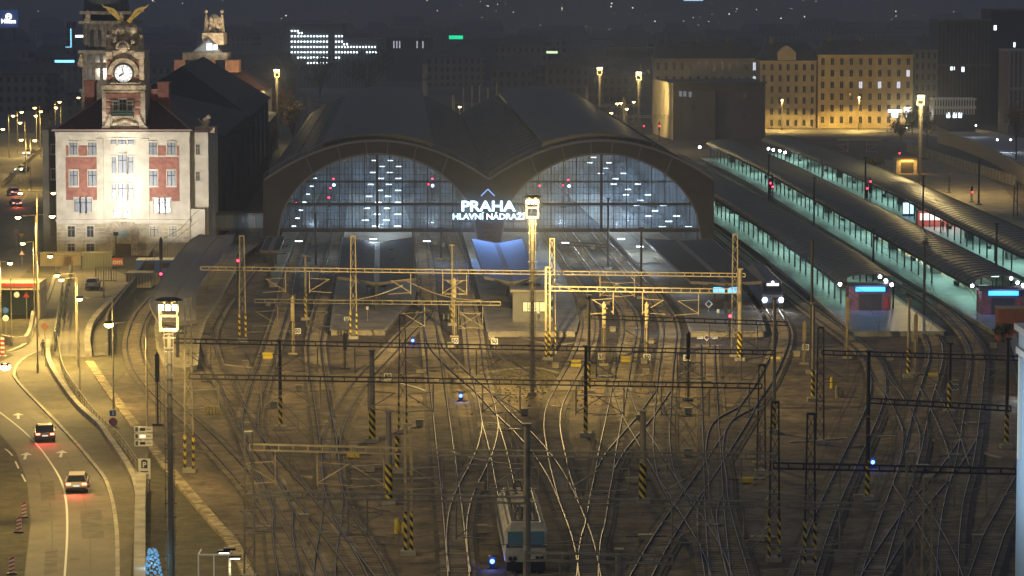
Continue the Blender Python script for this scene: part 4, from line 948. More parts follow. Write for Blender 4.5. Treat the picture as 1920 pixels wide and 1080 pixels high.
for a in [
 (455,443,640,'L','g',1,'lattice mast with striped feet left of the dark canopy under the left arch'),
 (663,443,635,'L','y',1,'tall yellow lit lattice mast in front of the left dark canopy'),
 (1035,448,662,'L','y',1,'yellow lit lattice mast right of the platform hut'),
 (1027,502,675,'P','y',1,'twin tube mast touching the lattice mast right of the platform hut'),
 (1377,440,668,'L','g',0,'lattice mast beside the cyan departure display'),
 (1387,505,676,'B','g',1,'round mast with striped base right of the diamond shunting board'),
 (526,640,805,'R','d',1,'thin mast with striped base left of the first three gantries crossing'),
 (698,658,829,'B','g',1,'round mast with striped base between the crossing diagonal track and the lattice mast'),
 (755,592,811,'L','d',1,'dark lattice mast in the middle left of the yard carrying two gantries'),
 (1098,650,818,'R','d',1,'thin dark mast with striped base in the middle of the yard'),
 (1104,555,737,'R','d',1,'dark mast with narrow stripes right of the platform hut'),
 (1205,772,942,'B','y',1,'pale round mast with striped base between crossing tracks at lower centre right'),
 (729,772,945,'B','g',1,'grey round mast with striped base left of the stout twin mast'),
 (745,848,886,'R','d',1,'short dark post with narrow stripes beside the stout twin mast'),
 (766,797,1040,'P','y',1,'stout twin mast with bold yellow stripes at lower left centre'),
 (468,812,1085,'L','g',0,'lattice mast at the left end of the lower gantry'),
 (355,560,885,'L','g',1,'lattice mast with striped feet beside the left floodlight tower'),
 (988,797,1104,'B','g',0,'round mast standing in front of the locomotive'),
 (1160,1032,1190,'B','g',0,'thick pale mast at the bottom edge right of the locomotive'),
 (1451,755,1052,'L','d',1,'lattice mast with striped feet right of the crossing tracks'),
 (1427,685,888,'L','d',0,'dark lattice mast at the right end of the long lower gantry'),
 (1451,560,812,'R','g',1,'slim mast with striped base on the curve below the waiting train'),
 (1518,777,1062,'L','d',1,'lattice mast with striped feet on the right of the lower yard'),
 (1537,615,832,'L','d',0,'tall dark lattice mast at the left end of the right gantry'),
 (1524,570,752,'R','g',1,'slim mast with striped base left of the tall dark lattice mast'),
 (1703,562,708,'R','g',1,'slim mast with striped base below the nearest lit kiosk'),
 (1780,645,775,'R','d',1,'slim mast with striped base beside the right hand speed board'),
 (1887,636,840,'R','d',1,'slim mast with striped base at the far right by the pale blue building'),
 (1626,660,937,'R','d',1,'thin dark mast with short striped base near the blue signal at right'),
 (1704,850,1140,'L','g',0,'broad lattice mast rising from the bottom edge at right, left one of a pair'),
 (1736,897,1160,'L','y',0,'shorter broad lattice mast rising from the bottom edge at right, right one of a pair'),
 (592,400,502,'R','d',0,'black post before the left half of the glazed left arch'),
 (827,427,488,'R','d',0,'black post before the right half of the glazed left arch'),
 (1140,372,506,'R','d',0,'black post before the glazed right arch'),
 (1202,428,560,'R','d',0,'black post at the bright platform edge below the right arch'),
 (848,460,610,'R','g',1,'slim post with striped base left of the blue lit canopy'),
 (573,480,600,'R','g',1,'slim post with striped base between the curved canopy and the left dark canopy'),
 (1521,450,700,'R','d',0,'dark mast standing in front of the nearest vaulted canopy'),
 (1732,455,600,'R','d',0,'dark mast between the nearest and the middle vaulted canopies'),
 (1441,290,395,'R','d',0,'dark mast behind the two red signals among the vaulted canopies'),
 (1526,333,430,'R','d',0,'dark mast in the middle of the nearest two vaulted canopies'),
 (1637,430,530,'R','d',0,'dark mast in front of the middle vaulted canopy'),
 (1541,295,350,'R','d',0,'far dark mast at the upper end of the last canopy'),
 (1622,295,395,'R','d',0,'dark mast beside the red signal on the last canopy'),
 (1730,330,450,'R','d',0,'dark mast before the bright kiosk'),
 (1867,420,560,'R','d',0,'dark mast at the lower end of the last canopy'),
 (1653,275,330,'L','d',0,'small dark lattice mast left of the orange lit hut'),
 (1725,290,345,'L','d',0,'small dark lattice mast right of the orange lit hut'),
 (1835,300,385,'R','d',0,'dark post on the pale ground right of the orange lit hut'),
 (1904,345,410,'L','d',0,'lattice mast at the far right edge of the pale ground'),
 (580,180,300,'P','y',0,'lit twin post left behind the train shed'),
 (1100,165,250,'P','y',0,'lit post just behind the right vault of the shed'),
 (1170,183,262,'P','y',0,'lit post between the two far floodlight towers'),
 (850,180,262,'P','y',0,'yellow post in the valley between the two vaults'),
]: mast(*a)
for x, yt in ((869,165),(885,160),(899,160),(915,165),(931,155)): 
    mast(x, yt, 245, 'B', 'g', 0, 'grey post in the row standing far behind the valley between the vaults', 'posts behind the valley')

def gantry(ya, yb_, x0, x1, label, col='d', h=8.0, drops=(), th=.38, name='catenary_gantry'):
    s_ = ((ya+yb_)/2+36)/(H-h); ybg = s_*H-36; Y = gp(960, ybg).y; m = COLS[col]
    a = Vector((pl(x0, ya, Y).x, Y, pl(x0, ya, Y).z)); b = Vector((pl(x1, yb_, Y).x, Y, pl(x1, yb_, Y).z))
    t = thing(name, label, 'gantry', a); L = (b-a); n = max(3, int(L.length/1.0)); mb = MB(); d = L/n
    for dy in (-th/2, th/2):
        for dz in (-th/2, th/2): mb.bar(Vector((0,dy,dz)), L+Vector((0,dy,dz)), .075)
    for k in range(n+1):
        p = d*k; mb.bar(p+Vector((0,-th/2,-th/2)), p+Vector((0,-th/2,th/2)), .06); mb.bar(p+Vector((0,th/2,-th/2)), p+Vector((0,th/2,th/2)), .06); mb.bar(p+Vector((0,-th/2,th/2)), p+Vector((0,th/2,th/2)), .05)
    mb.build('beam', m, t)
    for q, px in enumerate(drops):
        f_ = (px-x0)/(x1-x0); p = L*f_; sg_ = 1 if q % 2 else -1; mb = MB()
        mb.tube(p+Vector((0,0,-.3)), p+Vector((0,0,-2.7)), .055, n=6)
        mb.tube(p+Vector((0,0,-2.5)), p+Vector((sg_*2.6,0,-2.7)), .04, n=6)
        mb.tube(p+Vector((0,0,-2.5)), p+Vector((sg_*2.3,0,-1.1)), .045, n=6)
        mb.tube(p+Vector((sg_*.1,0,-1.0)), p+Vector((sg_*2.3,0,-1.15)), .035, n=6)
        mb.build('support_arm', m if col != 'd' else M_steel, t)
    return t
gantry(503,516,376,1397,'long yellow lit gantry in front of the platform canopies','y',drops=(535,580,770,830,875,1125,1190))
gantry(564,569,478,938,'short lit gantry beam with a free right end left of the platform hut','g',drops=(520,575,796,860,905), th=.35)
gantry(541,546,1032,1382,'lit gantry from the twin tube mast to the cyan display','y',drops=(1150,1205,1310), th=.45)
gantry(594,607,1109,1476,'dark gantry over the ends of the right hand platforms','d',drops=(1215,1330,1420))
gantry(639,661,325,1452,'upper of the two long dark gantries spanning the yard','d',drops=(395,516,595,665,800,893,1001,1118,1155,1270,1322,1390))
gantry(706,724,355,1428,'lower of the two long dark gantries spanning the yard','d',drops=(410,490,600,690,812,905,975,1080,1170,1240,1330,1405))
gantry(661,672,1541,1912,'dark gantry from the tall lattice mast to the pale blue building','d',drops=(1590,1690,1760,1835))
gantry(751,766,1628,1895,'dark gantry below the right hand one over the crossing tracks','d',drops=(1680,1740,1815))
gantry(838,846,468,768,'lit gantry ending at the stout twin mast','y',drops=(516,595,720), th=.42)
gantry(848,856,785,1452,'gantry continuing right of the stout twin mast behind the locomotive','g',drops=(830,915,1010,1065,1180,1250,1330,1390))
gantry(873,884,1450,1905,'dark gantry across the lower right tracks','d',drops=(1575,1700,1790,1850))
gantry(925,938,478,985,'grey lower gantry left of the locomotive','g',drops=(515,652,688,855))
gantry(940,950,1060,1688,'grey lower gantry right of the locomotive','g',drops=(1100,1260,1310,1395,1575))
gantry(1043,1050,985,1262,'pale gantry at the bottom edge crossing the locomotive','g',drops=(1050,1210), th=.45)
gantry(1032,1040,1455,1640,'thin gantry at the bottom right','g',drops=(1500,1600), th=.3)
gantry(455,462,1045,1142,'short black arm between the two black posts under the right arch','d',h=6.5,drops=(1090,), th=.4)
for (x0,y0,x1,y1,lab) in ((575,195,700,205,'far gantry behind the left flank of the shed'),(1095,200,1200,197,'far lit gantry between the two far floodlight towers'),(1080,182,1185,168,'upper far lit gantry behind the right vault'),(1140,218,1260,218,'far dark gantry with red signals'),(845,192,960,200,'far gantry seen over the shed valley')):
    gantry(y0,y1,x0,x1,lab,'y' if 'lit' in lab else 'g',h=7,drops=((x0+x1)//2,), th=.5)
gantry(262,262,1570,1652,'thin white crossed arms far behind the last canopy','g',h=7,drops=(1590,1625), th=.2)
# span wires between gantry planes
for q in range(30):
    x = random.uniform(380,1850); y = random.choice((560,620,680,700,800,870,900,960)); dx = random.choice((-1,1))*random.uniform(60,150)
    a_ = gp(x,y+60,random.uniform(6.2,7.6)); b_ = gp(x+dx,y+60-random.uniform(-6,22),random.uniform(6.0,7.8)); mb = MB(); mb.bar(a_, b_, .035)
    tag(mb.build('span_wire', M_steel), 'thin slack span wire slung between the gantries of the yard', 'wire', 'span wires of the yard')
# wires
k = 0
for i in (0,1,3,5,6,7,10,11,12,15,16,18,19,20,22,23):
    ln = smooth_line([gp(x, y) for x, y in TR[i]], 7); zw = 5.5; mb = MB()
    for j in range(len(ln)-1):
        mb.bar(ln[j]+Vector((0,0,zw)), ln[j+1]+Vector((0,0,zw)), .03)
        s1 = 1.15+.35*math.cos(j*.9); s2 = 1.15+.35*math.cos((j+1)*.9)
        mb.bar(ln[j]+Vector((0,0,zw+s1)), ln[j+1]+Vector((0,0,zw+s2)), .03)
        if j % 2 == 0: mb.bar(ln[j]+Vector((0,0,zw)), ln[j]+Vector((0,0,zw+s1)), .02)
    tag(mb.build('overhead_wire', M_steeld), 'thin contact wire hanging over one of the running tracks', 'wire', 'overhead wires above the tracks')
def cable(a, b, lab, r=.03, m=None):
    mb = MB(); a = Vector(a); b = Vector(b); n = 10
    for j in range(n):
        f0, f1 = j/n, (j+1)/n; p = a.lerp(b, f0); q = a.lerp(b, f1); p.z -= 2.4*f0*(1-f0); q.z -= 2.4*f1*(1-f1); mb.bar(p, q, r*2)
    tag(mb.build('slanting_cable', m or M_steel), lab, 'cable')
def hp(x, y, h): return gp(x, y, h)
cable(hp(1035,528,8), hp(1130,541,7), 'short lit cable right of the lattice mast by the hut'); cable(hp(608,563,7), hp(755,535,8), 'lit cable rising to the mast right of the left canopy')
cable(hp(760,525,8), hp(900,563,7.4), 'lit cable falling from the mast right of the left canopy', .05, M_steely)
cable(hp(1704,872,9), hp(1530,915,7.2), 'long thin cable slanting from the broad lattice pair'); cable(hp(985,870,8), hp(770,812,8), 'thin cable from the stout twin mast to the mast before the locomotive')
cable(hp(1240,850,7), hp(1450,800,8), 'pale cable slanting right above the crossing tracks'); cable(hp(1400,1025,5), hp(1440,978,6), 'short cable beside the striped lattice mast')

# floodlight towers
M_twr = mat('tower_steel', (.20,.18,.15), .7)
def tower(px, ylamp, label, ybase=None, e=9000, col=(1,.74,.30), lamp_side=1, proto=None, h=19.3, dim=1):
    if ybase is None: ybase = (ylamp+36)/(H-h)*H-36
    b = gp(px, ybase); h = topz(px, ylamp, b.y)-.3
    t = thing('floodlight_tower', label, 'floodlight tower', b); t.scale = (.62,.62,1)
    mb = MB(); mb.tube((0,0,0),(0,0,h-1.2),.36,.26,12); mb.box(-.7,.7,-.7,.7,0,.4); mb.build('column', M_twr, t)
    mb = MB(); k = 1.2
    while k < h-1.5:
        mb.bar((-.72,-.2,k),(.72,-.2,k),.06,.06); mb.bar((-.5,-.55,k+.3),(.5,-.55,k+.3),.05,.05); k += .95
    for x in (-.5,.5): mb.bar((x,-.55,1),(x,-.55,h-1.2),.07,.07)
    mb.build('ladder', M_twr, t)
    mb = MB(); zc = h
    for x in (-.95,.95):
        for y in (-.7,.7): mb.bar((x,y,zc-1.3),(x,y,zc+.6),.12)
    for z in (zc-1.3, zc-.3, zc+.6):
        mb.bar((-.95,-.7,z),(.95,-.7,z),.12); mb.bar((-.95,.7,z),(.95,.7,z),.12); mb.bar((-.95,-.7,z),(-.95,.7,z),.12); mb.bar((.95,-.7,z),(.95,.7,z),.12)
    mb.box(-.9,.9,-.65,.65,zc-1.36,zc-1.28); mb.build('platform_cage', M_steely, t)
    mb = MB(); mb.tube((0,0,zc+.75),(0,0,zc+.9),1.6,1.1,12); mb.build('rain_cap', M_steeld, t)
    for q, (x, y) in enumerate(((-.75,-.95),(.75,-.95),(0,-1.0),(-.6,.9),(.6,.9))):
        mb = MB(); mb.box(x-.3,x+.3,y-.12,y+.12,zc+.1,zc+.55); f_ = mb.build('floodlight', M_steeld, t)
        mb = MB(); s_ = -1 if y < 0 else 1; mb.box(x-.24,x+.24,y+s_*.125,y+s_*.16,zc+.12,zc+.5); mb.build('lamp_glass', M_lwrm, f_)
    light('POINT', (0,-4.2,zc-.5), e*.36, col, t, size=.15)
    light('POINT', (0, 4.2,zc-.5), e*1.25, col, t, size=.15)
    return t
tower(322, 575, 'floodlight tower with a ladder cage beside the road at left', e=6000)
tower(998, 378, 'pinkish floodlight tower rising right of the station name', ybase=742, e=26000, col=(1,.70,.22))
tower(1124, 128, 'tallest of the far floodlight towers behind the right vault', e=8000)
tower(1197, 137, 'far floodlight tower beside the sunlit gable of the grey block'.replace('sunlit','yellow lit'), e=11000)
tower(520, 132, 'far floodlight tower at the left behind the shed by the yellow tree', e=12000)
tower(1724, 181, 'floodlight tower right of the orange lit hut', e=26000)
tp_ = gp(992,742)+Vector((0,1.8,17.6))
for x, y, e_ in ((700,605,90000),(900,590,70000),(1080,600,70000),(1300,600,90000),(1500,640,60000),(500,640,60000)):
    l = light('SPOT', tp_+Vector((0,.4,0)), e_, (1,.72,.30), spot=R(34), size=.15); aim(l, tp_, gp(x, y))
# signals
def signal(px, ytop, ybase, label, face='back', lampc=None, group=None, ylamp=None):
    b = gp(px, ybase); h = topz(px, ytop, b.y); t = thing('railway_signal', label, 'signal', b, 0, group)
    hh = min(2.6, h*.45); m = M_steely if face == 'back' else M_steeld
    mb = MB(); mb.tube((0,0,0),(0,0,h-hh*.4),.09,n=8); mb.box(-.5,.5,-.3,.3,0,.2); mb.build('post', m, t)
    mb = MB(); mb.box(-.2,.2,-.14,.14,h-hh,h); mb.tube((0,0,h),(0,0,h+.25),.16,.05)
    for k in range(4): mb.tube((0,-.18,h-.3-k*hh/4.4),(0,-.42,h-.28-k*hh/4.4),.16,.17,8)
    mb.build('signal_head', m if face == 'back' else M_black, t)
    mb = MB(); [mb.bar((-.2,.3,z*.4),(.2,.3,z*.4),.04) for z in range(2,int((h-hh)/.4))]; [mb.bar((x,.3,.3),(x,.3,h-hh),.05) for x in (-.2,.2)]; mb.build('ladder', m, t)
    if lampc:
        z = topz(px, ylamp, b.y) if ylamp else h-.5
        mb = MB(); mb.ball((0,-.46,z),.17,8,6); mb.build('signal_lamp', lampc, t)
        c_ = (1,.03,.06) if lampc is M_lred else (.1,.2,1); light('POINT',(0,-.8,z),12,c_,t,size=.1)
    return t
for a in [(549,558,665,'pale backed signal on a post left of the first 50 board'),(852,524,632,'pale backed signal at the end of the track beside the blue lit canopy'),(1132,570,685,'left of the two pale backed signals below the dark right gantry'),(1212,570,682,'right of the two pale backed signals below the dark right gantry'),
 (647,625,693,'short dark signal standing on the diagonal track bed','f'),(296,664,798,'black signal beside the left floodlight tower','f'),(1290,625,752,'thin black signal above the straight siding','f'),
 (1368,583,648,'signal showing red beside the diamond shunting board','f',M_lred,None,592),(1508,605,683,'pale signal on the outside of the right curve'),(1588,560,672,'tall pale backed signal before the nearest lit kiosk'),(1716,590,702,'pale backed signal between the two tracks below the kiosk'),
 (447,478,560,'red signal left of the tall lattice mast by the curved canopy','f',M_lred,None,488),(303,448,580,'dark four lamp signal on the curved track before the containers','f',M_lred,None,513),
 (1444,335,395,'red signal between the nearest and middle vaulted canopies','f',M_lred,None,343),(1448,328,392,'second red signal just behind the one between the canopies','f',M_lred,None,350),
 (1625,345,402,'red signal between the middle and last vaulted canopies','f',M_lred,None,353),(1631,335,400,'upper red signal by the last vaulted canopy','f',M_lred,None,340),
 (1686,280,318,'red signal before the orange lit hut','f',M_lred,None,287),(1822,350,380,'red signal on the pale ground at far right','f',M_lred,None,360),(1779,326,362,'dark unlit signal on the pale ground','f'),
 (1207,230,262,'left of two far red signals by the yellow lit gable','f',M_lred,None,236),(1236,230,264,'right of two far red signals by the yellow lit gable','f',M_lred,None,236),(1339,240,262,'tiny red signal before the grey block','f',M_lred,None,246),
 (1440,935,1010,'pale ladder signal right of the lower yard crossing'),(1422,815,870,'pale ladder signal above the lower right gantry'),(1112,812,860,'small grey signal at the double crossing') ]: signal(*a)
for x, y, lab in ((626,335,'red signal deep inside the left arch, left upper'),(620,352,'red signal deep inside the left arch, left middle'),(617,370,'red signal inside the left arch, left lower'),(811,335,'red signal inside the left arch at right'),(803,345,'second red signal inside the left arch at right'),(1066,337,'red signal inside the right arch, upper'),(1056,347,'red signal inside the right arch, middle'),(1012,348,'red signal inside the right arch near the pylon'),(556,381,'red signal by the left foot of the left arch')):
    p = gp(x, y+45 if y < 360 else y+40); signal(x, y-4, y+42, lab, 'f', M_lred, None, y)
for x, y, lab in ((626,347,'pale blue lamp beside the red signals in the left arch, left one'),(811,348,'pale blue lamp beside the red signals in the left arch, right one'),(1067,349,'pale blue lamp beside the red signals in the right arch')): blob(x, y, 4, .28, glow('blue_white', (.4,.55,1), 12), 'signal_lamp', lab, 'lamp')
for x, y, lab in ((774,638,'low blue shunting signal beside the middle lattice mast'),(864,743,'low blue shunting signal glowing left of the scissors crossing'),(1636,869,'low blue shunting signal by the right hand tracks'),(923,1057,'low blue shunting signal left of the locomotive'),(1800,1500,'')):
    if not lab: continue
    b = gp(x, y+9); t = thing('shunting_signal', lab, 'signal', b); mb = MB(); mb.box(-.2,.2,-.15,.15,0,.9); mb.box(-.35,.35,-.3,.3,0,.1); mb.box(-.26,.26,-.4,.12,.9,.96); mb.build('signal_head', M_black, t)
    mb = MB(); mb.ball((0,-.2,.55),.17,8,6); mb.build('signal_lamp', M_lblu, t); light('POINT',(0,-.6,.6),40,(.1,.2,1),t,size=.1)
# speed boards
for x, y, lab in ((558,620,'50 board beside the signal left of the first diagonal track'),(651,598,'50 board at the foot of the yellow lit lattice mast'),(853,639,'50 board below the signal by the blue lit canopy'),(927,640,'50 board left of the platform hut'),(1128,669,'50 board under the left pale backed signal'),(1213,670,'50 board under the right pale backed signal'),(1288,671,'50 board under the black signal'),(1510,651,'50 board on the outside of the right curve'),(1789,727,'50 board at the right beside the slim striped mast'),(727,707,'50 board below the middle lattice mast')):
    b = gp(x, y+13); t = thing('speed_board', lab, 'speed sign', b); u = 1/sc_at(y+13)
    mb = MB(); mb.tube((0,0,0),(0,0,.5),.04,n=6); mb.build('post', M_steel, t); mb = MB(); mb.box(-.38,.38,-.02,.02,.45,1.1); mb.build('board', M_white, t)
    text('digits', '50', (0,-.03,.77), .62, M_black, t, .005, bold=.025)
# diamond boards
def diamond(px, py, h, lab, m, s=.5):
    p = gp(px, py, h); t = thing('diamond_board', lab, 'sign', (p.x,p.y,0)); mb = MB(); mb.plate([(-s,h),(0,h-s),(s,h),(0,h+s)],-.02,.02); mb.build('board', M_white, t, fix=True)
    mb = MB(); mb.plate([(-s*.7,h),(0,h-s*.7),(s*.7,h),(0,h+s*.7)],-.035,-.021); mb.build('emblem', m, t, fix=True); mb = MB(); mb.tube((0,.03,.0),(0,.03,h-s),.04,n=6); mb.build('post', M_steel, t); return t
diamond(1329,570,1.6,'white framed dark diamond board standing on the right platform',M_black)
d_ = diamond(1325,633,.9,'purple diamond board with white side plates on a low beam',mat('purple_paint',(.10,.03,.16),.5),.38)
mb = MB(); mb.box(-1.1,-.4,.0,.03,.75,1.05); mb.box(.5,1.25,.0,.03,.75,1.05); mb.build('side_plates', M_white, d_); 
diamond(444,510,2.0,'small diamond board near the foot of the curved canopy',M_black,.35)
# point machines and small lineside boxes
bx = None; SPOTS = [(502,668),(502,674),(1080,682),(1080,690),(1173,675),(1173,681),(1454,676),(1750,707),(495,996),(690,885),(662,858),(1185,905),(1400,905),(1210,1012),(1820,800),(1790,860),(1730,880),(1420,1015),(790,700),(965,812),(1305,720)]
for i, (x, y) in enumerate(SPOTS):
    yel = i in (0,1,2,3,4,5,6,7,10,12)
    if i == 0 or i == 8:
        t = thing('point_machine', 'yellow' , 'point machine', (0,0,0)); mb = MB(); mb.box(-.55,.55,-.3,.3,.05,.42); mb.build('casing', M_yel if i == 0 else M_steel, t)
        mb = MB(); mb.tube((-1.5,0,.25),(-.55,0,.25),.05,n=6); mb.tube((.55,0,.25),(1.6,0,.25),.05,n=6); mb.build('rods', M_steeld, t)
        if i == 0: py_ = t
        else: pg = t
    src = py_ if yel else pg
    t = src if i in (0, 8) else dup(src)
    t.location = gp(x, y); t.rotation_euler = (0,0,random.uniform(-.15,.15)); t['label'] = ('yellow' if yel else 'grey')+' low point machine box lying between the rails'; t['group'] = 'yellow point machines' if yel else 'grey point machines'
for x, y, lab in ((398,770,'cluster of yellow pegs on the dark gravel at left'),(975,0,'')):
    if not lab: continue
    t = thing('marker_pegs', lab, 'marker', gp(x,y+6)); mb = MB()
    for k in range(5): mb.box(-.7+k*.32,-.55+k*.32,-.1,.1,0,.75+.1*(k%2))
    mb.build('pegs', M_yel, t)
for x, y, lab in ((745,1000,'yellow equipment cans beside the stout twin mast'),(1570,745,'pale cylinder beside the right curve'),(1560,728,'yellow tagged box at the right curve')):
    t = thing('equipment_can', lab, 'equipment box', gp(x,y)); mb = MB(); mb.tube((0,0,0),(0,0,1.1),.22,.2); mb.tube((.5,.1,0),(.5,.1,.8),.18,.16); mb.build('can', M_yel if 'yellow' in lab else M_steel, t); mb = MB(); mb.ball((0,0,1.1),.2,8,5,.4); mb.build('lid', M_steel, t)
rn = random.Random(5); lb = thing('lineside_box','x','lineside box',(0,0,0)); mb = MB(); mb.box(-.35,.35,-.22,.22,.1,.62); mb.build('casing', M_steel, lb); mb = MB(); mb.box(-.4,.4,-.27,.27,.621,.70); mb.build('lid', M_conc, lb); mb = MB(); mb.box(-.25,.25,-.15,.15,0,.1); mb.build('foot', M_concd, lb)
bal = thing('balise','x','balise',(0,0,0)); mb = MB(); mb.box(-.25,.25,-.3,.3,.36,.42); mb.build('plate', M_conc, bal); mb = MB(); mb.bar((.3,0,.3),(1.6,.2,.1),.05); mb.build('cable', M_black, bal)
LB = 0
for i in (1,2,3,5,6,7,9,10,11,14,15,16,18,19):
    ln = smooth_line([gp(x, y) for x, y in TR[i]], 9)
    for j in range(3, len(ln)-2, 3):
        if rn.random() < .55:
            p = offset(ln, rn.choice((-2.1,2.1)))[j]; o = lb if LB == 0 else dup(lb, p); o.location = p; LB = 1; o['label'] = 'small grey lineside box with a pale lid beside a rail'; o['group'] = 'lineside boxes in the yard'
        elif rn.random() < .5:
            o = dup(bal, ln[j], rn.uniform(-.1,.1)); o['label'] = 'small pale balise plate between the rails'; o['group'] = 'balises in the tracks'
bal.location = gp(894, 690); bal['label'] = 'small pale balise plate between the rails'; bal['group'] = 'balises in the tracks'
wm = MB()
for k in range(1500):
    a = gp(rn.gauss(1000,95), rn.gauss(712,26)); h_ = rn.uniform(.05,.2); q = rn.uniform(0,PI); w_ = rn.uniform(.05,.25); wm.add([a+Vector((-w_*math.cos(q),-w_*math.sin(q),.0)),a+Vector((w_*math.cos(q),w_*math.sin(q),.0)),a+Vector((rn.uniform(-.1,.1),0,h_))],[(0,1,2)])
tag(wm.build('weeds', mat('weed_green',(.15,.15,.05),.9)), kind='stuff')
# crossing timbers/cable trough lines over the ballast
def trough(pts, lab):
    curbline('cable_trough', pts, .35, .1, M_conc)
trough([(380,680),(560,700),(720,715),(800,735),(840,760)], 0); trough([(300,740),(420,800),(640,820)], 0) if False else None
trough([(900,700),(1000,690),(1090,705),(1350,700)], 0); trough([(1480,830),(1700,820),(1880,860)], 0); trough([(470,890),(700,900),(960,890)], 0); trough([(820,560),(1000,640),(1110,640)], 0)
# station boards "Praha hl.n."
for x, y, Yg, lab, wd in ((705,533,560,'dark station board hanging under the left dark canopy',2.6),(996,537,562,'dark station board above the platform hut',2.6),(327,620,655,'dark station board under the end of the curved canopy',2.8)):
    b = gp(x, Yg); z = topz(x, y, b.y); t = thing('station_board', lab, 'station board', b)
    mb = MB(); mb.box(-wd/2,wd/2,-.05,.05,z-.4,z+.4); mb.build('board', mat('board_blue_black',(.012,.015,.03),.5), t)
    text('lettering','Praha',(-.45,-.07,z),.72,M_white,t,.005,bold=.015); text('lettering','hl. n.',(.95,-.07,z),.30,M_white,t,.005)
    mb = MB(); [mb.tube((sx_,0,.6),(sx_,0,z-.4),.06,n=6) for sx_ in (-wd/2+.2,wd/2-.2)]; mb.build('posts', M_steel, t)
# platform hut
b = gp(997, 603, .62); t = thing('platform_hut', 'grey panelled platform hut with two yellow lit windows', 'hut', b); u = 1/sc_at(603)
mb = MB(); mb.box(-2.3,2.0,0,3.6,0,3.6); mb.build('walls', mat('hut_panel', (.20,.19,.16), .6, noise=.1, nscale=1), t)
mb = MB(); mb.box(-2.6,2.3,-.35,3.9,3.601,3.9); mb.build('roof', M_steel, t)
for x0, x1_ in ((-1.05,.05),(.15,1.75)):
    mb = MB(); mb.box(x0-.08,x1_+.08,-.06,-.003,1.25-.08,2.35+.08); f_ = mb.build('window', M_steeld, t); mb = MB(); mb.box(x0,x1_,-.09,-.061,1.25,2.35); mb.build('pane', glow('hut_window', (1,.82,.30), 1.25), f_)
    mb = MB(); mb.bar(((x0+x1_)/2,-.1,1.25),((x0+x1_)/2,-.1,2.35),.06,.03); mb.build('sash', M_steeld, f_)
light('POINT',(.2,-1.2,1.8),60,(1,.8,.35),t,size=.5)
# platform end walls get a lit face, small white info plates on platforms
for x, y, lab in ((689,590,'small white plate on a post on the left island platform'),(1009,597,'small plate on a post before the platform hut'),(1346,596,'small plate on a post on the right platform')):
    t = thing('number_plate', lab, 'sign', gp(x,y+12,.62)); mb = MB(); mb.tube((0,0,0),(0,0,1.4),.03,n=6); mb.build('post', M_steel, t); mb = MB(); mb.box(-.16,.16,-.02,.02,1.4,1.8); mb.build('plate', M_white, t)

# ================================================================== RAIL VEHICLES
def put_along(obj, p, q): d = q-p; obj.rotation_euler = (0,0,math.atan2(d.y,d.x)-PI/2)
# locomotive: local +Y points away from the viewer, front at y=0
p0 = gp(986,1080); p1 = gp(946,905); loco = thing('locomotive', 'grey and blue electric locomotive waiting at the bottom edge with its pantographs down', 'locomotive', p0); put_along(loco, p0, p1)
M_lbody = mat('loco_grey', (.66,.60,.44), .45, noise=.12, nscale=.8); M_lblue = mat('loco_blue', (.07,.14,.26), .4); M_lroof = mat('loco_roof', (.15,.14,.12), .7, noise=.4, nscale=1.5)
L = 16.2; mb = MB(); pr = [(-1.48,1.0),(1.48,1.0),(1.5,1.7),(1.5,3.15),(1.05,3.75),(-1.05,3.75),(-1.5,3.15),(-1.5,1.7)]
def loftp(mb, secs):
    n = len(secs[0]); vs = [v for s_ in secs for v in s_]
    mb.add(vs, [(j*n+i, j*n+(i+1) % n, (j+1)*n+(i+1) % n, (j+1)*n+i) for j in range(len(secs)-1) for i in range(n)]+[tuple(range(n)), tuple(range((len(secs)-1)*n, len(secs)*n))[::-1]])
loftp(mb, [[(x*(.97 if y in (0,L) else 1), (y if z < 2.2 else (y+.35 if y == 0 else (y-.35 if y == L else y))), z) for x, z in pr] for y in (0, .6, L-.6, L)])
mb.build('body', M_lbody, loco, fix=True)
mb = MB(); mb.plate([(-1.52,1.9),(1.52,1.9),(1.52,2.35),(-1.52,2.35)], -.02, L*.99) if False else [mb.box(s_*1.505,s_*1.515,1.0,L-1,1.75,2.5) for s_ in (-1,1)]
mb.build('side_stripe', M_lblue, loco)
for x0, x1_ in ((-1.28,-.12),(.12,1.28)):
    mb = MB(); mb.add([(x0,-.02,2.25),(x1_,-.02,2.25),(x1_,.17,3.12),(x0,.17,3.12),(x0,.34,2.25),(x1_,.34,2.25),(x1_,.5,3.15),(x0,.5,3.15)],[(0,1,2,3),(7,6,5,4),(0,4,5,1),(3,2,6,7),(0,3,7,4),(1,5,6,2)]); mb.build('cab_window', mat('cab_glass', (.10,.20,.26), .15), loco)
mb = MB(); mb.box(-1.4,1.4,-.03,.05,1.45,2.1); mb.build('front_panel', M_lbody, loco)
mb = MB(); mb.box(-1.38,1.38,-.045,-.031,2.02,2.14); mb.box(-1.38,-1.2,-.05,.3,2.1,2.24); mb.box(1.2,1.38,-.05,.3,2.1,2.24); mb.build('blue_band', M_lblue, loco)
for x in (-.95,.95):
    mb = MB(); mb.tube((x-.14,-.06,1.25),(x-.14,.02,1.25),.15,n=12); mb.tube((x+.18,-.06,1.25),(x+.18,.02,1.25),.15,n=12); h_ = mb.build('headlight', M_steeld, loco)
    mb = MB(); mb.tube((x,-.55,.95),(x,0,.95),.09,n=8); mb.tube((x,-.6,.95),(x,-.55,.95),.26,n=12); mb.build('buffer', M_steeld, loco)
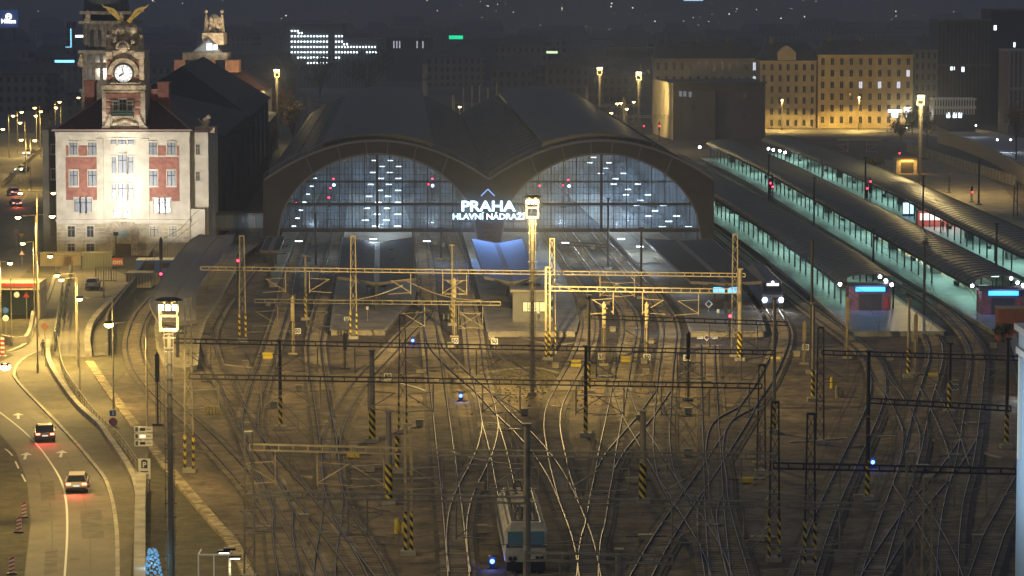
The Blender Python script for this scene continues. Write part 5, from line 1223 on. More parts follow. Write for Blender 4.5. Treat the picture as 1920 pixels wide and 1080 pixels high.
mb = MB(); mb.box(-1.35,1.35,0,.25,.35,1.0); mb.box(-1.2,1.2,.3,L-.3,.35,.98); mb.build('underframe', M_steeld, loco)
for y in (2.6,5.6,10.6,13.6):
    mb = MB(); [mb.tube((s_*.68,y,.6),(s_*.82,y,.6),.6,n=16) for s_ in (-1,1)]; mb.bar((-.7,y,.6),(.7,y,.6),.15); mb.build('wheelset', M_steeld, loco)
mb = MB(); mb.box(-1.0,1.0,.8,L-.8,3.755,3.85); mb.box(-.7,.7,6.3,9.6,3.86,4.25); mb.box(-.5,.5,4.6,5.6,3.86,4.15); mb.box(-.5,.6,10.8,11.8,3.86,4.1); 
for y in (1.2,2.2,3.2,4.2,5.8,10.2,12,13,14,15):
    for x in (-.75,-.25,.35,.8): mb.tube((x,y,3.86),(x,y,4.3),.11,.07,6)
for x in (-.75,.8): mb.bar((x,1,4.32),(x,L-1,4.32),.06)
for x in (-1.25,1.25): mb.bar((x,.6,3.62),(x,L-.6,3.62),.06)
mb.build('roof_equipment', M_lroof, loco)
for y, d in ((3.0,1),(13.2,-1)):
    mb = MB()
    for x in (-.55,.55): mb.bar((x,y-1,4.35),(x,y+.6,4.65),.06); mb.bar((x,y+.6,4.65),(x*.6,y-1.1,4.9),.05)
    for q in (-1.2,-1.0): mb.bar((-.9,y+q,4.92),(.9,y+q,4.92),.06)
    mb.bar((-.9,y-1.1,4.92),(-1.15,y-1.1,4.75),.05); mb.bar((.9,y-1.1,4.92),(1.15,y-1.1,4.75),.05); mb.build('pantograph', M_steel, loco)
# passenger train with headlights on
def train(px, py, qx, qy, lab, lit, n=2):
    p0 = gp(px, py); p1 = gp(qx, qy); t = thing('passenger_train', lab, 'train', p0); put_along(t, p0, p1)
    mb = MB(); pr = [(-1.4,.9),(1.4,.9),(1.42,2.4),(1.35,3.3),(.8,3.8),(-.8,3.8),(-1.35,3.3),(-1.42,2.4)]; L = 24
    loftp(mb, [[(x*.95,(y if z < 2.0 else y+.5),z) for x, z in pr] if y == 0 else [(x,y,z) for x, z in pr] for y in (0,.8,L)]); mb.build('body', mat('train_dark', (.03,.04,.07), .4), t, fix=True)
    mb = MB(); mb.add([(-1.15,.10,2.0),(1.15,.10,2.0),(1.0,.42,3.1),(-1.0,.42,3.1),(-1.15,.3,2.0),(1.15,.3,2.0),(1.0,.6,3.1),(-1.0,.6,3.1)],[(0,1,2,3),(7,6,5,4),(0,4,5,1),(3,2,6,7),(0,3,7,4),(1,5,6,2)]); mb.build('windscreen', M_glassd, t)
    mb = MB(); mb.box(-.75,.75,.25,.42,3.12,3.4); mb.build('destination_display', glow('dest_display', (.9,.85,.7), 3.0 if lit else .2), t)
    for x in (-1.05,1.05):
        mb = MB(); mb.ball((x,-.12,1.35),.3,10,6); mb.build('headlight', M_lwht if lit else M_steel, t)
    mb = MB(); mb.ball((0,.3,3.55),.13,8,5); mb.build('top_light', M_lwht if lit else M_steel, t)
    mb = MB(); mb.box(-1.3,1.3,0,.3,.25,.9); mb.box(-1.2,1.2,.3,L,.3,.9); mb.build('underframe', M_black, t)
    for s_ in (-1,1):
        mb = MB(); [mb.box(s_*1.425,s_*1.44,y,y+1.4,2.0,2.9) for y in range(2,23,2)]; mb.build('side_windows', M_glassd, t)
    for y in (3,5.5,18,20.5): mb = MB(); [mb.tube((s_*.68,y,.45),(s_*.8,y,.45),.45,n=12) for s_ in (-1,1)]; mb.build('wheelset', M_black, t)
    if lit:
        for x in (-1.05,1.05): l = light('SPOT',(x,-.5,1.4),500,(.85,.92,1),t,size=.1,spot=R(60)); l.rotation_euler = (R(70),0,PI)
    return t
train(1449,582,1421,548,'passenger train with white headlights arriving between the flat and the vaulted canopy',True)
train(1935,745,1925,715,'dark train end with one white lamp half hidden at the right edge',True)

# ================================================================== CARS
def car(px, py, rz, paint, lab, rear=True, lit=True, group=None, kind='saloon', sc=1):
    b = gp(px, py, .09); t = thing('car', lab, 'car', b, rz, group); t.scale = (sc,)*3
    # local: +Y forward, rear bumper at y=-2.2
    lo = [(-2.2,.35),(-2.25,.62),(-2.15,.95),(-1.6,1.0),(1.1,.95),(2.0,.78),(2.2,.5),(2.1,.3)]
    def prism_x(pts, hw, hw2=None, m=None, name='body', par=t):
        mb = MB(); n = len(pts); k = .88
        vs = [(-hw*k,y,z) for y,z in pts]+[(-hw,y*.985,z*.985+.01) for y,z in pts]+[(hw,y*.985,z*.985+.01) for y,z in pts]+[(hw*k,y,z) for y,z in pts]
        fs = [(r_*n+i, r_*n+(i+1)%n, (r_+1)*n+(i+1)%n, (r_+1)*n+i) for r_ in range(3) for i in range(n)]+[tuple(range(n)), tuple(range(3*n,4*n))[::-1]]
        mb.add(vs, fs); return mb.build(name, m, par, fix=True)
    body = prism_x(lo, .9, m=paint)
    est = kind == 'suv'; gh = [(-2.0 if est else -1.75,.98),(-1.75 if est else -1.15,1.42),(.25,1.44),(1.05,.96)]
    def cabin(pts, hb, ht, m, name):
        mb = MB(); n = len(pts); vs = [(-(hb if z < 1.1 else ht),y,z) for y,z in pts]+[((hb if z < 1.1 else ht),y,z) for y,z in pts]
        mb.add(vs, [(i,(i+1)%n,n+(i+1)%n,n+i) for i in range(n)]+[tuple(range(n)), tuple(range(n,2*n))[::-1]]); return mb.build(name, m, t, fix=True)
    cabin(gh, .80, .64, M_glassd, 'windows')
    mb = MB(); y0, y1 = gh[1][0], .25; mb.box(-.64,.64,y0-.02,y1,1.425,1.475)
    for s_ in (-1,1): mb.bar((s_*.79,gh[0][0]+.02,.98),(s_*.645,y0,1.44),.09); mb.bar((s_*.79,1.03,.97),(s_*.645,.25,1.44),.07); mb.bar((s_*.80,-.35,.98),(s_*.65,-.35,1.44),.06)
    mb.build('roof', paint, t)
    for y in (-1.35,1.35):
        for s_ in (-1,1):
            mb = MB(); mb.tube((s_*.70,y,.32),(s_*.90,y,.32),.32,n=16); wv = mb.build('wheel', M_black, t); mb = MB(); mb.tube((s_*.90,y,.32),(s_*.915,y,.32),.19,n=10); mb.build('rim', M_steel, wv)
    tail = glow('tail_lamp', (1,.16,.10), 9) if lit else M_red; hd = M_lwht if lit else M_steel
    for s_ in (-1,1):
        mb = MB(); mb.box(s_*.46,s_*.82,-2.26,-2.2,.72,.88); mb.build('tail_light', tail, t)
        mb = MB(); mb.box(s_*.5,s_*.8,2.12,2.2,.55,.68); mb.build('headlight', hd if not rear or not lit else M_steel, t)
        mb = MB(); mb.box(s_*.9,s_*1.04,.55,.7,.95,1.08); mb.build('wing_mirror', paint, t)
    mb = MB(); mb.box(-.26,.26,-2.29,-2.25,.60,.72); mb.build('number_plate', glow('plate_lit', (.9,.9,.85), 1.0) if lit and rear else M_white, t)
    mb = MB(); mb.box(-.8,.8,-2.24,-2.1,.32,.5); mb.build('bumper', M_black, t)
    if lit and rear:
        light('AREA',(0,-2.45,.7),90,(1,.12,.08),t,rot=(R(-62),0,0),sx=1.5,sy=.25)
    if lit: l = light('SPOT',(0,2.4,.6),350,(.8,.88,1),t,spot=R(70)); l.rotation_euler = (R(78),0,0)
    return t
P_dark = mat('car_paint_dark', (.06,.02,.02), .25); P_silver = mat('car_paint_silver', (.40,.34,.26), .3, .4); P_white = mat('car_paint_white', (.6,.58,.5), .3); P_blue = mat('car_paint_blue', (.05,.08,.18), .3)
car(84,824,.16,P_dark,'dark red car with its tail lights on, driving ahead of the silver one')
car(145,918,.10,P_silver,'silver hatchback with tail lights on, nearest car on the curving road',kind='suv')
car(174,541,.05,P_white,'white car parked on the ramp before the building site fence',lit=False)
car(25,366,.35,mat('car_paint_pale', (.45,.40,.45), .3),'pale car with tail lights on the far road, upper one of two')
car(29,387,.30,P_blue,'dark blue car with tail lights on the far road, lower one of two')
car(56,291,PI-.25,P_silver,'far oncoming car with bright headlights, upper one',rear=False)
car(42,322,PI-.25,P_white,'far oncoming car with bright headlights, lower one',rear=False)

# ================================================================== PEOPLE
def person(px, py, lab, cloth, skin_h=1.75, rz=0, z=.19, stride=.22):
    b = gp(px, py, z); k = skin_h/1.75; pts = [(0,0,.95),(0,0,1.15),(0,0,1.42),(0,0,1.52),(.19,0,1.42),(.25,.08,1.14),(.25,-.02,.90),(-.19,0,1.42),(-.25,-.06,1.14),(-.24,.12,.92),
        (.09,0,.9),(.10,stride*.6,.50),(.10,stride*.4,.08),(.10,stride*.4+.16,.04),(-.09,0,.9),(-.10,-stride*.3,.50),(-.10,-stride*1.1,.10),(-.10,-stride*1.1+.15,.05)]
    ed = [(0,1),(1,2),(2,3),(2,4),(4,5),(5,6),(2,7),(7,8),(8,9),(0,10),(10,11),(11,12),(12,13),(0,14),(14,15),(15,16),(16,17)]
    rad = [(.15,.11),(.15,.11),(.15,.10),(.06,.06),(.07,.07),(.05,.05),(.035,.035),(.07,.07),(.05,.05),(.035,.035),(.09,.09),(.065,.065),(.045,.045),(.04,.03),(.09,.09),(.065,.065),(.045,.045),(.04,.03)]
    me = D.meshes.new('body'); me.from_pydata([Vector(p)*k for p in pts], ed, []); me.materials.append(cloth)
    o = D.objects.new('person', me); COL.objects.link(o); o.location = b; o.rotation_euler = (0,0,rz)
    o.modifiers.new('skin','SKIN'); o.modifiers.new('sub','SUBSURF').levels = 1; o.modifiers['sub'].render_levels = 1
    bm = bmesh.new(); bm.from_mesh(me); sk_ = bm.verts.layers.skin.verify(); bm.verts.ensure_lookup_table()
    for i, v in enumerate(bm.verts): v[sk_].radius = rad[i]; v[sk_].use_root = (i == 0)
    bm.to_mesh(me); bm.free()
    mb = MB(); mb.ball((0,.01,1.63*k),.105,10,8,1.25); mb.ball((0,.11,1.62*k),.02,5,4); mb.ball((.05,.095,1.65*k),.013,5,4); mb.ball((-.05,.095,1.65*k),.013,5,4); mb.tube((0,0,1.47*k),(0,0,1.56*k),.055)
    mb.build('head', mat('skin', (.45,.28,.2), .6), o, smooth=True)
    mb = MB(); mb.ball((0,-.015,1.66*k),.115,10,8,1.15); mb.build('hair', M_black, o, smooth=True)
    return tag(o, lab, 'person')
CLd = mat('dark_clothes', (.02,.02,.025), .9); CLb = mat('black_coat', (.015,.013,.012), .8); CLr = mat('reddish_coat', (.12,.05,.04), .9)
person(81,666,'person in dark clothes walking up the pavement beside the lamp post',CLd)
person(1768,433,'person in a dark coat standing in front of the bright kiosk, left one',CLb,z=.62,stride=.05,rz=2.4); person(1775,436,'person in a reddish coat standing in front of the bright kiosk, right one',CLr,z=.62,stride=.05,rz=-2)
person(1692,482,'person waiting by the cabinet on the middle vaulted platform',CLd,z=.62,stride=.05); person(1516,318,'small figure on the far end of the last vaulted platform',CLd,z=.62,stride=.1); person(1907,478,'person standing at the lower end of the last vaulted platform',CLd,z=.62,stride=.05)

# ================================================================== STREET LAMPS
def street_lamp(px, py, lab, arm=0, ybase=None, h=9.5, e=900, col=(1,.68,.20), group=None, heads=None, r=.20, pole_m=None):
    # px,py = the lamp head; the pole stands arm pixels to the right of it
    if ybase is None: ybase = (py+36)/(H-h)*H-36
    b = gp(px+arm, ybase); zh = topz(px+arm, py, b.y); u = 1/sc_at(ybase)
    t = thing('street_lamp', lab, 'street lamp', b, 0, group)
    mb = MB(); mb.tube((0,0,0),(0,0,1.2),.13,.13); mb.tube((0,0,1.2),(0,0,zh+(.15 if arm or heads else -.1)),.09,.06); mb.build('pole', pole_m or M_steel, t)
    for hd in (heads or [(-arm,0)]):
        dx = hd[0]*u*.985; dz = -hd[1]*u
        if abs(dx) > .3: mb = MB(); mb.bar((0,0,zh+.2+dz),(dx*.85,-.1,zh+.12+dz),.08); mb.build('arm', M_steel, t)
        mb = MB(); mb.box(dx-.32,dx+.32,-.5,.2,zh+.06+dz,zh+.24+dz); hh = mb.build('lamp_head', M_steeld, t)
        mb = MB(); mb.ball((dx,-.2,zh-.02+dz),r*1.25,10,6,.75,1.2); mb.build('bulb', M_lsod, hh)
        light('SPOT',(dx,-.2,zh-.25+dz),e*3.6,col,t,size=.2,spot=R(160),blend=.25); light('POINT',(dx,-.25,zh-.3+dz),e*.12,col,t,size=.1)
    return t
street_lamp(151,560,'sodium street lamp on a long arm above the service ramp',62,769,e=3500)
street_lamp(207,608,'sodium street lamp nearest the curved track with an arm to the left',70,905,e=4500,r=.26)
street_lamp(71,407,'twin armed street lamp on the tall pole beside the walking person',0,703,e=3500,heads=[(-33,0),(32,-2)])
street_lamp(71,362,'twin armed street lamp above the far road near the building corner',0,520,e=3500,heads=[(-31,0),(32,0)])
street_lamp(16,687,'low hanging street lamp at the left edge over the junction',-60,980,e=7000,r=.3)
street_lamp(255,1180,'street lamp standing beyond the bottom edge of the road',60,e=5000)  # unseen lamp added below the view to brighten the near road
for x,y,a,lab in [(45,456,20,'street lamp between the traffic signs at the left junction'),(97,480,-25,'street lamp in front of the building site fence'),(22,493,-20,'street lamp above the underpass shelter'),(109,516,35,'left bulb of the close pair of lamps near the parked car'),(117,524,30,'right bulb of the close pair of lamps near the parked car')]: street_lamp(x,y,lab,a,e=3200)
far = [(7,242),(39,230),(26,217),(68,217),(42,210),(66,202),(78,209),(106,202),(113,191),(41,262),(67,263),(148,183)]
for i,(x,y) in enumerate(far): street_lamp(x,y,'far sodium street lamp in the cluster over the highway at upper left',(9 if i%2 else -9),e=2600,group='street lamps over the far highway',h=10,r=.26)
street_lamp(1466,187,'street lamp before the yellow four storey house',0,245,e=7000); street_lamp(1610,182,'street lamp before the yellow house with the arched door',0,245,e=9000); street_lamp(1827,185,'street lamp among the dark trees at the right',0,e=800,h=9)
for x,y,lab in ((1157,194,'small lamp behind the right vault, leftmost of four'),(1164,193,'small lamp behind the right vault, second of four'),(1188,191,'small lamp behind the right vault, beside the floodlight tower'),(1175,204,'small lamp behind the right vault, lower one'),(1146,212,'small lamp at the edge of the right vault'),(1120,202,'small lamp between post and tower behind the vault'),(1078,185,'single lamp just over the crown of the right vault'),(862,200,'small lamp in the valley between the vaults')): street_lamp(x,y,lab,0,h=6,e=250,r=.28,col=(1,.72,.4))
# lamp pair at the bottom edge near the camera
p = gp(432,1200); t = thing('street_lamp','double headed white lamp at the bottom edge before the lattice mast','street lamp',p); zt = topz(432,1035,p.y)
mb = MB(); mb.tube((0,0,0),(0,0,zt-.5),.1,.07); mb.build('pole', M_steel, t)
for dx,dz in ((-.35,0),(.35,-.35),(0,.15)):
    mb = MB(); mb.box(dx-.38,dx+.38,-.3,.3,zt+dz,zt+dz+.14); f_ = mb.build('lamp_head', M_black, t)
    if dx: mb = MB(); mb.box(dx-.3,dx+.3,-.25,.25,zt+dz-.06,zt+dz-.003); mb.build('bulb', glow('warm_white_soft', (1,.93,.7), 8), f_)
light('POINT',(0,0,zt-1),400,(1,.9,.65),t)
b = gp(402,1170); t = thing('glass_shelter','small lit glass shelter frame under the double lamp at the bottom edge','shelter',b); mb = MB()
for x in (-1,0,1): mb.bar((x,0,0),(x,0,topz(402,1040,b.y)),.08); 
for z in (2.0,topz(402,1040,b.y)): mb.bar((-1,0,z),(1,0,z),.08); mb.bar((-1,0,z),(-1,2,z),.08); mb.bar((1,0,z),(1,2,z),.08)
mb.build('frame', M_white, t)
# bare poles and signs by the road
for x,yt,yb_,lab in ((150,575,745,'bare pole rising from the strip beside the railing'),(22,520,650,'thin pole with round signs at the junction'),(195,490,560,'thin pole by the site fence')):
    t = thing('pole',lab,'pole',gp(x,yb_)); mb = MB(); mb.tube((0,0,0),(0,0,topz(x,yt,gp(x,yb_).y)),.09,.06); mb.build('shaft', M_steel, t); mb = MB(); mb.tube((0,0,0),(0,0,.5),.14); mb.build('foot', M_concd, t)
def sign(name, px, py, ybase, lab, build, cat='road sign', pole=True):
    b = gp(px, ybase)-Vector((0,.3,0)); z = topz(px, py, b.y); t = thing(name, lab, cat, b)
    if pole: mb = MB(); mb.tube((0,.08,0),(0,.08,z),.05,n=6); mb.build('post', M_steel, t)
    build(t, z); return t
def disc(t, z, r, m, y=-.03, name='disc', x=0): mb = MB(); mb.tube((x,y+.03,z),(x,y,z),r,n=20); return mb.build(name, m, t)
def tri(t, z, s, m, y, up=1, name='triangle'): mb = MB(); mb.plate([(-s,z-up*s*.55),(s,z-up*s*.55),(0,z+up*s*1.1)],y,y+.03); return mb.build(name, m, t, fix=True)
def nostop(t, z):
    disc(t,z,.42,M_red,-.03,'red_ring'); disc(t,z,.34,M_blue,-.065,'blue_face'); mb = MB()
    for s_ in (-1,1): mb.bar((-.24,-.1,z-.24*s_),(.24,-.1,z+.24*s_),.09,.02,up=(0,1,0))
    mb.build('red_cross', M_red, t); mb = MB(); mb.box(-.3,.3,-.02,.02,z+.55,z+1.1); mb.build('arrow_plate', M_blue, t); mb = MB(); mb.bar((0,-.04,z+.65),(0,-.04,z+1.0),.08,.02,up=(0,1,0)); mb.build('arrow_mark', M_white, t)
sign('no_stopping_sign',213,791,800,'round blue no stopping sign with red cross under a blue arrow plate',nostop,pole=True)
def dirs(t, z):
    for k in range(3):
        zz = z-.58*k; mb = MB(); mb.box(-.75,.75,-.05,.0,zz-.24,zz+.24); f_ = mb.build('plate', M_white, t)
        mb = MB(); mb.box(-.68,-.45,-.06,-.051,zz-.18,zz+.18); mb.build('parking_mark', mat('sign_navy',(.03,.05,.12),.5), f_); mb = MB(); mb.box(-.3,.15,-.06,-.051,zz-.12,zz+.12)
        mb.build('counter', glow('counter_lit',(1,.85,.45),2) if k == 1 else M_black, f_); mb = MB(); mb.box(.22,.62,-.06,-.051,zz-.03,zz+.06); mb.build('lettering', M_steel, f_)
sign('parking_guide_sign',271,805,908,'three stacked white parking guide plates on the lamp pole',dirs,pole=False)
def psign(t, z):
    mb = MB(); mb.box(-.5,.5,-.05,0,z-.85,z+.85); mb.build('plate', M_white, t); mb = MB(); mb.box(-.26,.26,-.06,-.051,z+.05,z+.68); mb.build('black_field', M_black, t); text('letter','P',(0,-.07,z+.33),.62,M_white,t,.004,bold=.02)
    mb = MB(); mb.plate([(-.3,z+.66),(.3,z+.66),(0,z+.8)],-.06,-.051); mb.build('roof_mark', M_black, t, fix=True); mb = MB(); mb.box(-.32,.32,-.06,-.051,z-.28,z-.18); mb.box(-.32,-.05,-.06,-.051,z-.62,z-.45); mb.box(.05,.34,-.06,-.051,z-.62,z-.45); mb.build('lettering', M_steeld, t)
sign('parking_sign',272,879,912,'white parking garage sign with a black P at the wall end',psign,pole=False)
def yieldf(t, z): tri(t,z,.5,M_red,-.03,-1); tri(t,z+.02,.36,M_yel,-.065,-1,'yellow_face')
sign('yield_sign',41,441,470,'yellow yield triangle at the far junction',yieldf)
sign('warning_sign',42,475,500,'white warning triangle under the yield sign',lambda t,z:(tri(t,z,.45,M_red,-.03),tri(t,z,.33,M_white,-.065,1,'white_face')))
sign('no_stopping_sign',31,434,470,'far round no stopping sign left of the yield triangle',lambda t,z:(disc(t,z,.4,M_red,-.03,'red_ring'),disc(t,z,.31,M_blue,-.065,'blue_face')))
sign('no_entry_sign',86,612,690,'round sign beside the walking person on a thin post',lambda t,z:(disc(t,z,.36,mat('sign_orange',(.30,.13,.08),.7),-.03,'disc'),))
sign('warning_board',51,558,610,'white board with a red triangle by the underpass wall',lambda t,z:(MBb(t,z),tri(t,z+.15,.3,M_red,-.06)) if False else (tri(t,z+.25,.4,M_red,-.06),))
sign('lamp_sign',12,590,640,'pair of round blue and white signs at the left edge',lambda t,z:(disc(t,z+.5,.35,M_blue,-.03,'blue_disc'),disc(t,z-.4,.35,M_white,-.03,'white_disc')))
b = gp(5,668); t = thing('warning_post','red and white banded post at the left edge of the junction','post',b); mb = MB(); [mb.box(-.2,.2,-.06,.06,.1+.5*k,.35+.5*k) for k in range(4)]; mb.build('red_bands', M_red, t); mb = MB(); [mb.box(-.2,.2,-.055,.055,.36+.5*k,.59+.5*k) for k in range(4)]; mb.box(-.4,.4,-.3,.3,0,.095); mb.build('white_bands', M_white, t)
for x,y,yb_,lab,ang in ((45,955,972,'red and white striped barrier board, upper one at the road edge',.1),(36,984,1000,'red and white striped barrier board, lower one at the road edge',-.1),(22,1050,1078,'red and white barrier board at the lower left corner',.2)):
    b = gp(x,yb_); t = thing('barrier_board',lab,'barrier',b,ang); mb = MB(); mb.box(-.18,.18,-.03,.03,.15,1.2); mb.build('board', M_white, t); mb = MB()
    for k in range(4): mb.add([(-.18,-.034,.2+.28*k),(.18,-.034,.32+.28*k),(.18,-.034,.45+.28*k),(-.18,-.034,.33+.28*k)],[(0,1,2,3)])
    mb.build('red_stripes', M_red, t); mb = MB(); mb.box(-.35,.35,-.2,.2,0,.149); mb.build('foot', M_black, t)
# railing along the path
ln = smooth_line([gp(x,y) for x,y in [(95,650),(103,700),(128,745),(165,795),(205,835),(240,885),(262,925)]],2.0)
t = thing('railing','pale pedestrian railing along the path beside the low wall','railing',ln[0]); mb = MB()
for i,p in enumerate(ln):
    mb.tube(p+Vector((.8,0,0)),p+Vector((.8,0,1.15)),.04,n=6)
    if i < len(ln)-1:
        for z in (.35,.75,1.15): mb.bar(p+Vector((.8,0,z)),ln[i+1]+Vector((.8,0,z)),.045)
mb.build('rails', M_steel, t, ln[0])
# dark gate trusses beside the ramp
for (x0,y0,x1_,y1,lab) in ((103,660,118,560,'dark gate frame leaning along the ramp, near one'),(118,600,135,520,'dark gate frame along the ramp, far one')):
    a = gp(x0,y0); b = gp(x1_,y1); t = thing('gate_frame',lab,'gate',a); mb = MB(); n = 7
    for k in range(n+1): p = a.lerp(b,k/n); mb.bar(p,p+Vector((0,0,2.3)),.14); 
    for z in (.2,1.2,2.3): mb.bar(a+Vector((0,0,z)),b+Vector((0,0,z)),.12)
    for k in range(n): p = a.lerp(b,k/n); q = a.lerp(b,(k+1)/n); mb.bar(p+Vector((0,0,.2)),q+Vector((0,0,2.3)),.07)
    mb.build('bars', M_green, t, a)
# low yard fence on left rim and small people-free things: containers, fences, hoardings
def boxthing(name, x0,y0,x1_,yb_,dep,m,lab,cat,extra=None,hz0=0):
    b = gp((x0+x1_)/2,yb_); w = (pl(x1_,yb_,b.y).x-pl(x0,yb_,b.y).x)/2; h = topz(x0,y0,b.y); t = thing(name,lab,cat,b)
    mb = MB(); mb.box(-w,w,0,dep,hz0,h); mb.build('body', m, t)
    if extra: extra(t,w,h,dep)
    return t
def ribs(t,w,h,d,m=None):
    mb = MB(); k = -w+.2
    while k < w: mb.box(k,k+.08,-.05,-.003,.15,h-.15); k += .4
    mb.build('ribs', m or M_steel, t); mb = MB(); mb.box(-w-.05,w+.05,-.06,d+.05,h+.001,h+.12); mb.build('roof_rim', M_steel, t)
def doors(t,w,h,d): mb = MB(); mb.box(-w*.6,-w*.1,-.06,-.003,.1,h*.85); mb.build('door', M_steeld, t); mb = MB(); mb.box(w*.2,w*.7,-.06,-.003,h*.4,h*.8); mb.build('window', M_glassd, t); mb = MB(); mb.box(-w-.05,w+.05,-.06,d+.05,h+.001,h+.12); mb.build('roof_rim', M_white, t)
boxthing('site_container',256,488,330,512,3,mat('container_blue',(.04,.10,.38),.5),'blue site container with a pale roof rim before the clock tower','container',doors)
boxthing('site_container',276,458,352,490,3,mat('container_grey',(.33,.33,.33),.6),'long grey ribbed container against the station building','container',ribs)
boxthing('site_container',236,514,283,540,4,mat('container_cream',(.52,.44,.28),.7),'cream low block at the head of the ramp','container',lambda t,w,h,d: ribs(t,w,h,d,M_concd))
boxthing('hoarding',155,474,210,505,.3,mat('hoarding_green',(.16,.17,.13),.7),'tall grey green hoarding before the portal','hoarding',lambda t,w,h,d: ribs(t,w,h,d,M_concd))
boxthing('hoarding',75,474,152,500,.3,mat('hoarding_sand',(.30,.24,.13),.7),'sand coloured hoarding left of the portal','hoarding',lambda t,w,h,d: ribs(t,w,h,d,M_steel))
boxthing('skip',117,479,135,500,2,mat('skip_orange',(.65,.18,.04),.6),'orange skip behind the site fence','skip',lambda t,w,h,d:(ribs(t,w,h,d,M_red)))
h_ = boxthing('banner',210,484,231,498,.1,mat('banner_red',(.50,.09,.05),.6),'small red banner with white letters beside the portal','banner',None,0); h_.children[0].name = 'cloth'
text('lettering','om',(0,-.03,topz(220,491,h_.location.y)),1.1,M_white,h_,.004,bold=.03)
def pal(t,w,h,d):
    pass
def fence(x0,y0,x1_,y1,h,lab,m=M_steeld,gap=.35,name='site_fence'):
    a = gp(x0,y0); b = gp(x1_,y1); t = thing(name,lab,'fence',a); n = int((b-a).length/gap); mb = MB()
    for k in range(n+1): p = (b-a)*k/n; mb.bar(p,p+Vector((0,0,h)),.05 if k%6 else .12)
    for z in (.15,h): mb.bar(Vector((0,0,z)),(b-a)+Vector((0,0,z)),.07)
    mb.build('bars', m, t); return t
fence(180,528,218,528,2.0,'black barred gate behind the parked car'); fence(105,508,150,505,2.0,'thin site fence before the orange skip',M_steel)
fence(0,355,78,285,1.2,'railing along the far highway',M_steel,1.0); fence(262,528,300,470,1.8,'dark fence along the curved track behind the ramp')
fence(1700,285,1905,350,2.2,'long pale fence curving behind the orange lit hut',M_steel,.6); fence(1745,250,1925,330,2.5,'tall white lit fence along the upper footway',M_steel,.8)
fence(1435,238,1700,232,1.4,'low railing before the yellow houses',M_steel,.8)
# blue bus shelter sign, far left
boxthing('road_gantry_sign',18,327,48,346,.3,M_blue,'blue road sign board on the far highway','road sign',lambda t,w,h,d:(ribs(t,w,h*.0+2.2,d,M_steel)),hz0=2.4)
# underpass entrance
b = gp(20,600); t = thing('underpass_entrance','underpass entrance with a red fascia roof and pale walls at the left edge','underpass',b); s_ = 1/sc_at(600)
mb = MB(); zz = topz(20,530,b.y); mb.box(-4,3.6,0,6,zz-.9,zz); mb.build('fascia', mat('fascia_cream',(.5,.42,.3),.7), t); mb = MB(); mb.box(-4,3.4,-.05,-.003,zz-.5,zz-.1); mb.build('red_strip', M_red, t)
mb = MB(); mb.box(-4,-3.7,.1,5.9,0,zz-.901); mb.box(3.3,3.6,.1,5.9,0,zz-.901); mb.build('side_walls', M_conc, t); mb = MB(); mb.box(-3.69,3.29,5.5,5.8,0,zz-.901); mb.build('back_glass', mat('teal_glass',(.06,.12,.13),.3), t)
mb = MB(); mb.tube((.8,-.08,zz-1.5),(.8,-.02,zz-1.5),.35,n=16); mb.build('clock', M_white, t)
curbline('retaining_wall',[(2,645),(48,648),(62,600),(60,592)],.4,1.1,M_conc,'pale low wall around the planted pit beside the junction','wall')
# tunnel mouth wall at bottom left and cyan lit object
curbline('portal_wall',[(265,922),(263,1000),(262,1130)],.8,1.6,M_conc,'straight concrete parapet at the bottom left beside the pavement','wall')
b = gp(287,1105); t = thing('fountain_light','blue lit sculpted glass lamp at the bottom edge beside the wall','lamp',b); mb = MB()
for k in range(110): q = k/110; a0 = k*2.4; mb.ball(((.75-.5*q)*math.cos(a0),(.75-.5*q)*math.sin(a0),.25+2.6*q),.05+.03*(k%3),6,4)
mb.build('glass_beads', glow('ice_blue',(.15,.45,.8),.7), t); mb = MB(); mb.tube((0,0,0),(0,0,.2),.7,.6); mb.build('foot', M_concd, t); light('POINT',(0,-.8,2),60,(.3,.7,1),t)
# orange lit hut right
b = gp(1697,326); t = thing('relay_hut','small flat roofed hut lit orange over its dark door','hut',b); mb = MB(); mb.box(-1.9,2.6,0,5,0,3.5); mb.build('walls', mat('hut_stone',(.42,.36,.25),.8,noise=.2), t); mb = MB(); mb.box(-2.1,2.8,-.2,5.2,3.501,3.9); mb.build('roof', M_concd, t); mb = MB(); mb.box(-.9,1.8,-.05,-.003,0,2.5); mb.build('door', M_steeld, t)
mb = MB(); mb.box(-.8,1.7,-.25,-.1,2.75,2.95); mb.build('strip_lamp', glow('orange_strip',(1,.5,.08),5), t); light('AREA',(.4,-.8,3.1),350,(1,.55,.12),t,sx=3,sy=.3)
# brown cabinet right edge under the second kiosk, end wall
boxthing('brick_cabin',1872,580,1925,640,3,mat('cabin_red',(.30,.12,.07),.8,noise=.15),'red brown cabin on the right edge below the second lit kiosk','cabin',lambda t,w,h,d:(ribs(t,w,h,d,M_brick)))
